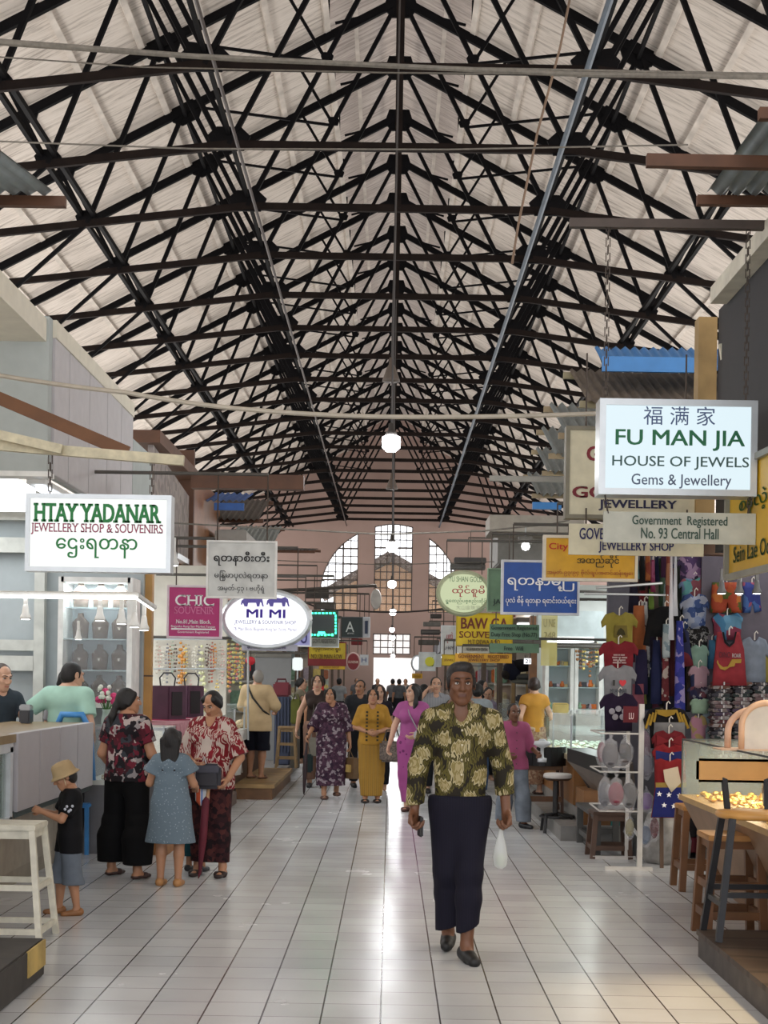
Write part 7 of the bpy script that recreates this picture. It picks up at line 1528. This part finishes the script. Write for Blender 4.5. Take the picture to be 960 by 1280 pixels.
# boy in pink
jx, jy = gx(640, 1034)
L = 'boy in a pink button shirt and grey trousers carrying a white pot'
def btn(root, J, hp, s, hs, R):
    q = MB()
    for i in range(5): q.ball(Vector(J['che'])+Vector((0, -.145, .04-.085*i)), .008, 6)
    q.build('buttons', M('5a2038', .4), root, world=False)
_, J4, w4, _ = person(L, jx, jy, 1.36, 10, dict(ea=(-.24, .05, 1.10), wa=(-.12, -.16, 1.0), eb=(.26, .02, 1.10), wb=(.30, -.22, 1.02), aa=(-.11, .12, .085), ab=(.13, -.12, .085), kb=(.12, -.08, .49)), 'dark', False, 1.0, dict(m=M('9a4a6c', .85, var=.1), sleeve=1.1, hem=.80, loose=.022, collar=True, vneck=.4, name='shirt'), dict(kind='trousers', m=M('69717b', .85, var=.25, scale=9), hem=.09, loose=.022, flare=.03), 'short', head=(4, 4), shoes=dict(kind='shoe', col='17181c'), foot=dict(b=(.5, -1, 0)), headscale=1.06, extra=btn, curl=.9)
p = w4(J4['wb']+np.array([.02, -.07, .02])); t = thing('plastic_pot', 'white plastic pot on a stem carried by the boy in pink', 'pot', p)
MB().lathe(p, [(.05, -.10), (.05, -.06), (.018, -.05), (.018, .05), (.05, .065), (.095, .09), (.085, .125), (.05, .13)], 16).build('pot', M('c9cccf', .4), t, True); MB().lathe(p, [(.045, .128), (.03, .15)], 12).build('lid', M('b8bcc0', .4), t)
# woman in yellow top at the right counter
vx, vy = P(668, 850, 18.6).x, 18.6
L = 'woman in a yellow top and patterned skirt with her back turned at the right'
person(L, vx, vy, 1.52, 200, dict(eb=(.27, .10, 1.12), wb=(.20, -.02, .92), ea=(-.26, .02, 1.12), wa=(-.2, -.2, 1.0)), 'fair', True, 1.08, dict(m=M('b8832e', .85, var=.1), sleeve=.35, hem=.90, loose=.008), dict(kind='skirt', m=pattern('cells', ['a08068', '8a6a58', 'b09a80'], 40), hem=.15, w=.17, waist=.98, name='skirt'), 'bun', M('2a1c16', .5), z=.15, shoes=dict(kind='sandal', col='4a3228'), head=(-20, 10))
t = thing('shoulder_bag', 'olive shoulder bag at the side of the woman in the yellow top', 'bag', P(683, 925, 18.6)); MB().bb(P(679, 922, 18.7), P(687, 895, 18.55)).build('body', M('4a4a38', .6), t, bevel=.02); MB().tube([P(681, 896, 18.62), P(677, 872, 18.62), P(684, 896, 18.62)], .008, 5).build('strap', M('1c1a18', .6), t)
# far walkers by the bright end door
for px, py, d, col, yw, lab in ((424, 858, 42, 'c4c8cc', 180, 'distant person in white with a dark strap far along the left of the aisle'), (446, 858, 52, '8a8a90', 0, 'tiny distant figure in grey near the bright end door, leftmost'), (491, 858, 52, '9a9aa0', 180, 'tiny distant figure in grey before the bright end door'), (499, 858, 50, '7a7c84', 180, 'tiny distant darker figure beside the one before the bright end door'), (472, 857, 56, '4a4a50', 0, 'tiny distant dark figure at the left of the bright end door'), (507, 857, 57, 'b0a8a0', 0, 'tiny distant pale figure at the right of the bright end door')):
    person(lab, P(px, 850, d).x, d, 1.62, yw, dict(aa=(-.12, .12, .085), ab=(.1, -.12, .085)), 'tan', False, 1.0, dict(m=cloth(col), sleeve=.6, hem=.86), dict(kind='trousers', m=cloth('2c2e36'), hem=.1), 'short', hands=False, h=.022, shoes=dict(kind='shoe', col='1a1a1c'))
# ================================================= FARTHER STALLS
def stall(side, d0, d1, n, panel, acc, sg_):
    s = -1 if side == 'left' else 1; x0, x1 = s*1.95, s*4.2; nm = ORD[n]
    t = thing('market_stall', '%s farther stall down the %s row with %s' % (nm, side, sg_), 'stall', (s*2.9, (d0+d1)/2, 0))
    MB().bb((s*2.6, d1-.08, 0), (s*4.5, d1, 3.0)).build('partition', M(panel, .7, var=.05), t); MB().bb((s*4.45, d0, 0), (s*4.5, d1-.08, 3.0)).build('back_wall', M('b4b0aa', .7), t)
    MB().bb((s*1.9, d0+.3, .15), (s*2.5, d1-.3, .75)).build('counter', M(acc, .5, var=.2), t); MB().bb((s*1.88, d0+.28, .75), (s*2.52, d1-.28, .79)).build('counter_top', M('b8b2a4', .5), t)
    MB().bb((s*1.9, d0+.3, .79), (s*1.91, d1-.3, 1.2)).build('glass_front', glass('d8ecea', .14), t); MB().bb((s*1.9, d0+.3, .79), (s*2.5, d0+.31, 1.2)).build('glass_end', glass('d8ecea', .14), t); MB().bb((s*1.9, d0+.3, 1.2), (s*2.5, d1-.3, 1.215)).build('glass_top', glass('d8ecea', .25), t)
    MB().bb((s*2.0, d0+.2, 2.55), (s*4.5, d1, 2.62)).build('stall_roof', M('6a645c', .7), t); MB().bb((s*1.8, d0+.1, 2.62), (s*1.95, d1, 3.0)).build('fascia', M(acc, .6, var=.1), t)
    for y in (d0+.2, d1-.1): MB().bar((s*1.95, y, 0), (s*1.95, y, 2.6), .07).build('post', M('5a4a3c', .6), t)
    MB().bb((s*2.05, d1-1.2, 2.50), (s*2.25, d0+.5, 2.54)).build('tube', lit('f8fbff', 3), t)
    MB().bb((s*1.75, d0, 0), (s*4.5, d1, .15)).build('step', M('77736e', .7), t)
    q = MB()
    for i in range(4):
        for k in range(3):
            c = shop_cols[(i*3+k+n) % 8]; o = MB().box((s*(2.75+.4*i), d1-.2, .5+.62*k), (.3, .16, .4)).build('goods', M(c, .6, var=.25, scale=20), t, bevel=.03)
    for k in range(3): MB().bb((s*2.6, d1-.34, .25+.62*k), (s*4.4, d1-.08, .29+.62*k)).build('shelf', M('c4c0b8', .5), t)
fars = ['e2dcc8', 'c8b8a0', 'b8c4c4', 'd0c4b4', 'c4b0a0', 'bcc4b8']; accs = ['5a4030', '8a5c2c', '4a4a50', '6a3030', '7a6a4a', '3a4a40']
what = ['brown counters', 'honey wood counters', 'slate grey counters', 'dark red counters', 'khaki counters', 'dark green counters']
for i, (a, b_) in enumerate(((26.2, 30), (30.2, 35), (35.2, 41), (41.2, 48), (48.2, 54), (54.2, 60.5))): stall('left', a, b_, i, fars[i], accs[i], what[i])
for i, (a, b_) in enumerate(((22.6, 25.6), (25.7, 30), (30.2, 36), (36.2, 43), (43.2, 51), (51.2, 60.5))): stall('right', a, b_, i, fars[(i+2) % 6], accs[(i+3) % 6], what[(i+3) % 6])
# clutter of dark awnings and boards over the far stalls
for i, (px, py, w_, hgt, d, col, lab) in enumerate(((396, 742, 30, 10, 30, '3a3632', 'dark narrow board over the left row below the arch'), (405, 757, 26, 8, 33, '4a4744', 'second dark narrow board over the left row below the arch'), (545, 770, 14, 5, 36, '3a3632', 'narrow dark slat board left of the grey board with red letters'), (540, 780, 22, 5, 34, '6a6862', 'pale slat board left of the grey board with red letters'), (538, 790, 24, 6, 37, '2e2c2a', 'lower dark slat board left of the grey board with red letters'), (536, 803, 26, 6, 38, '4a4640', 'lowest brown slat board left of the grey board with red letters'), (420, 806, 20, 8, 36, '5a3a30', 'brown board far along the left row'), (446, 802, 14, 8, 36, '7a2a2a', 'dark red board far along the left row'), (588, 700, 40, 6, 27, '3a3836', 'black awning edge above the pale green oval sign'), (585, 708, 44, 6, 27.4, '55524e', 'grey awning edge above the pale green oval sign'))):
    t = blk('shop_board', lab, 'board', px-w_/2, py-hgt/2, px+w_/2, py+hgt/2, d, .3, M(col, .7, var=.2), .01, 'board'); c_ = P(px, py-hgt/2, d+.15); hang(t, [c_], c_.z+.5); sd_ = 1 if c_.x > 0 else -1; MB().tube([(c_.x, c_.y, c_.z+.5), (sd_*2.7, c_.y, c_.z+.5)], .018, 5).build('bracket', M('4a4640', .6), t)
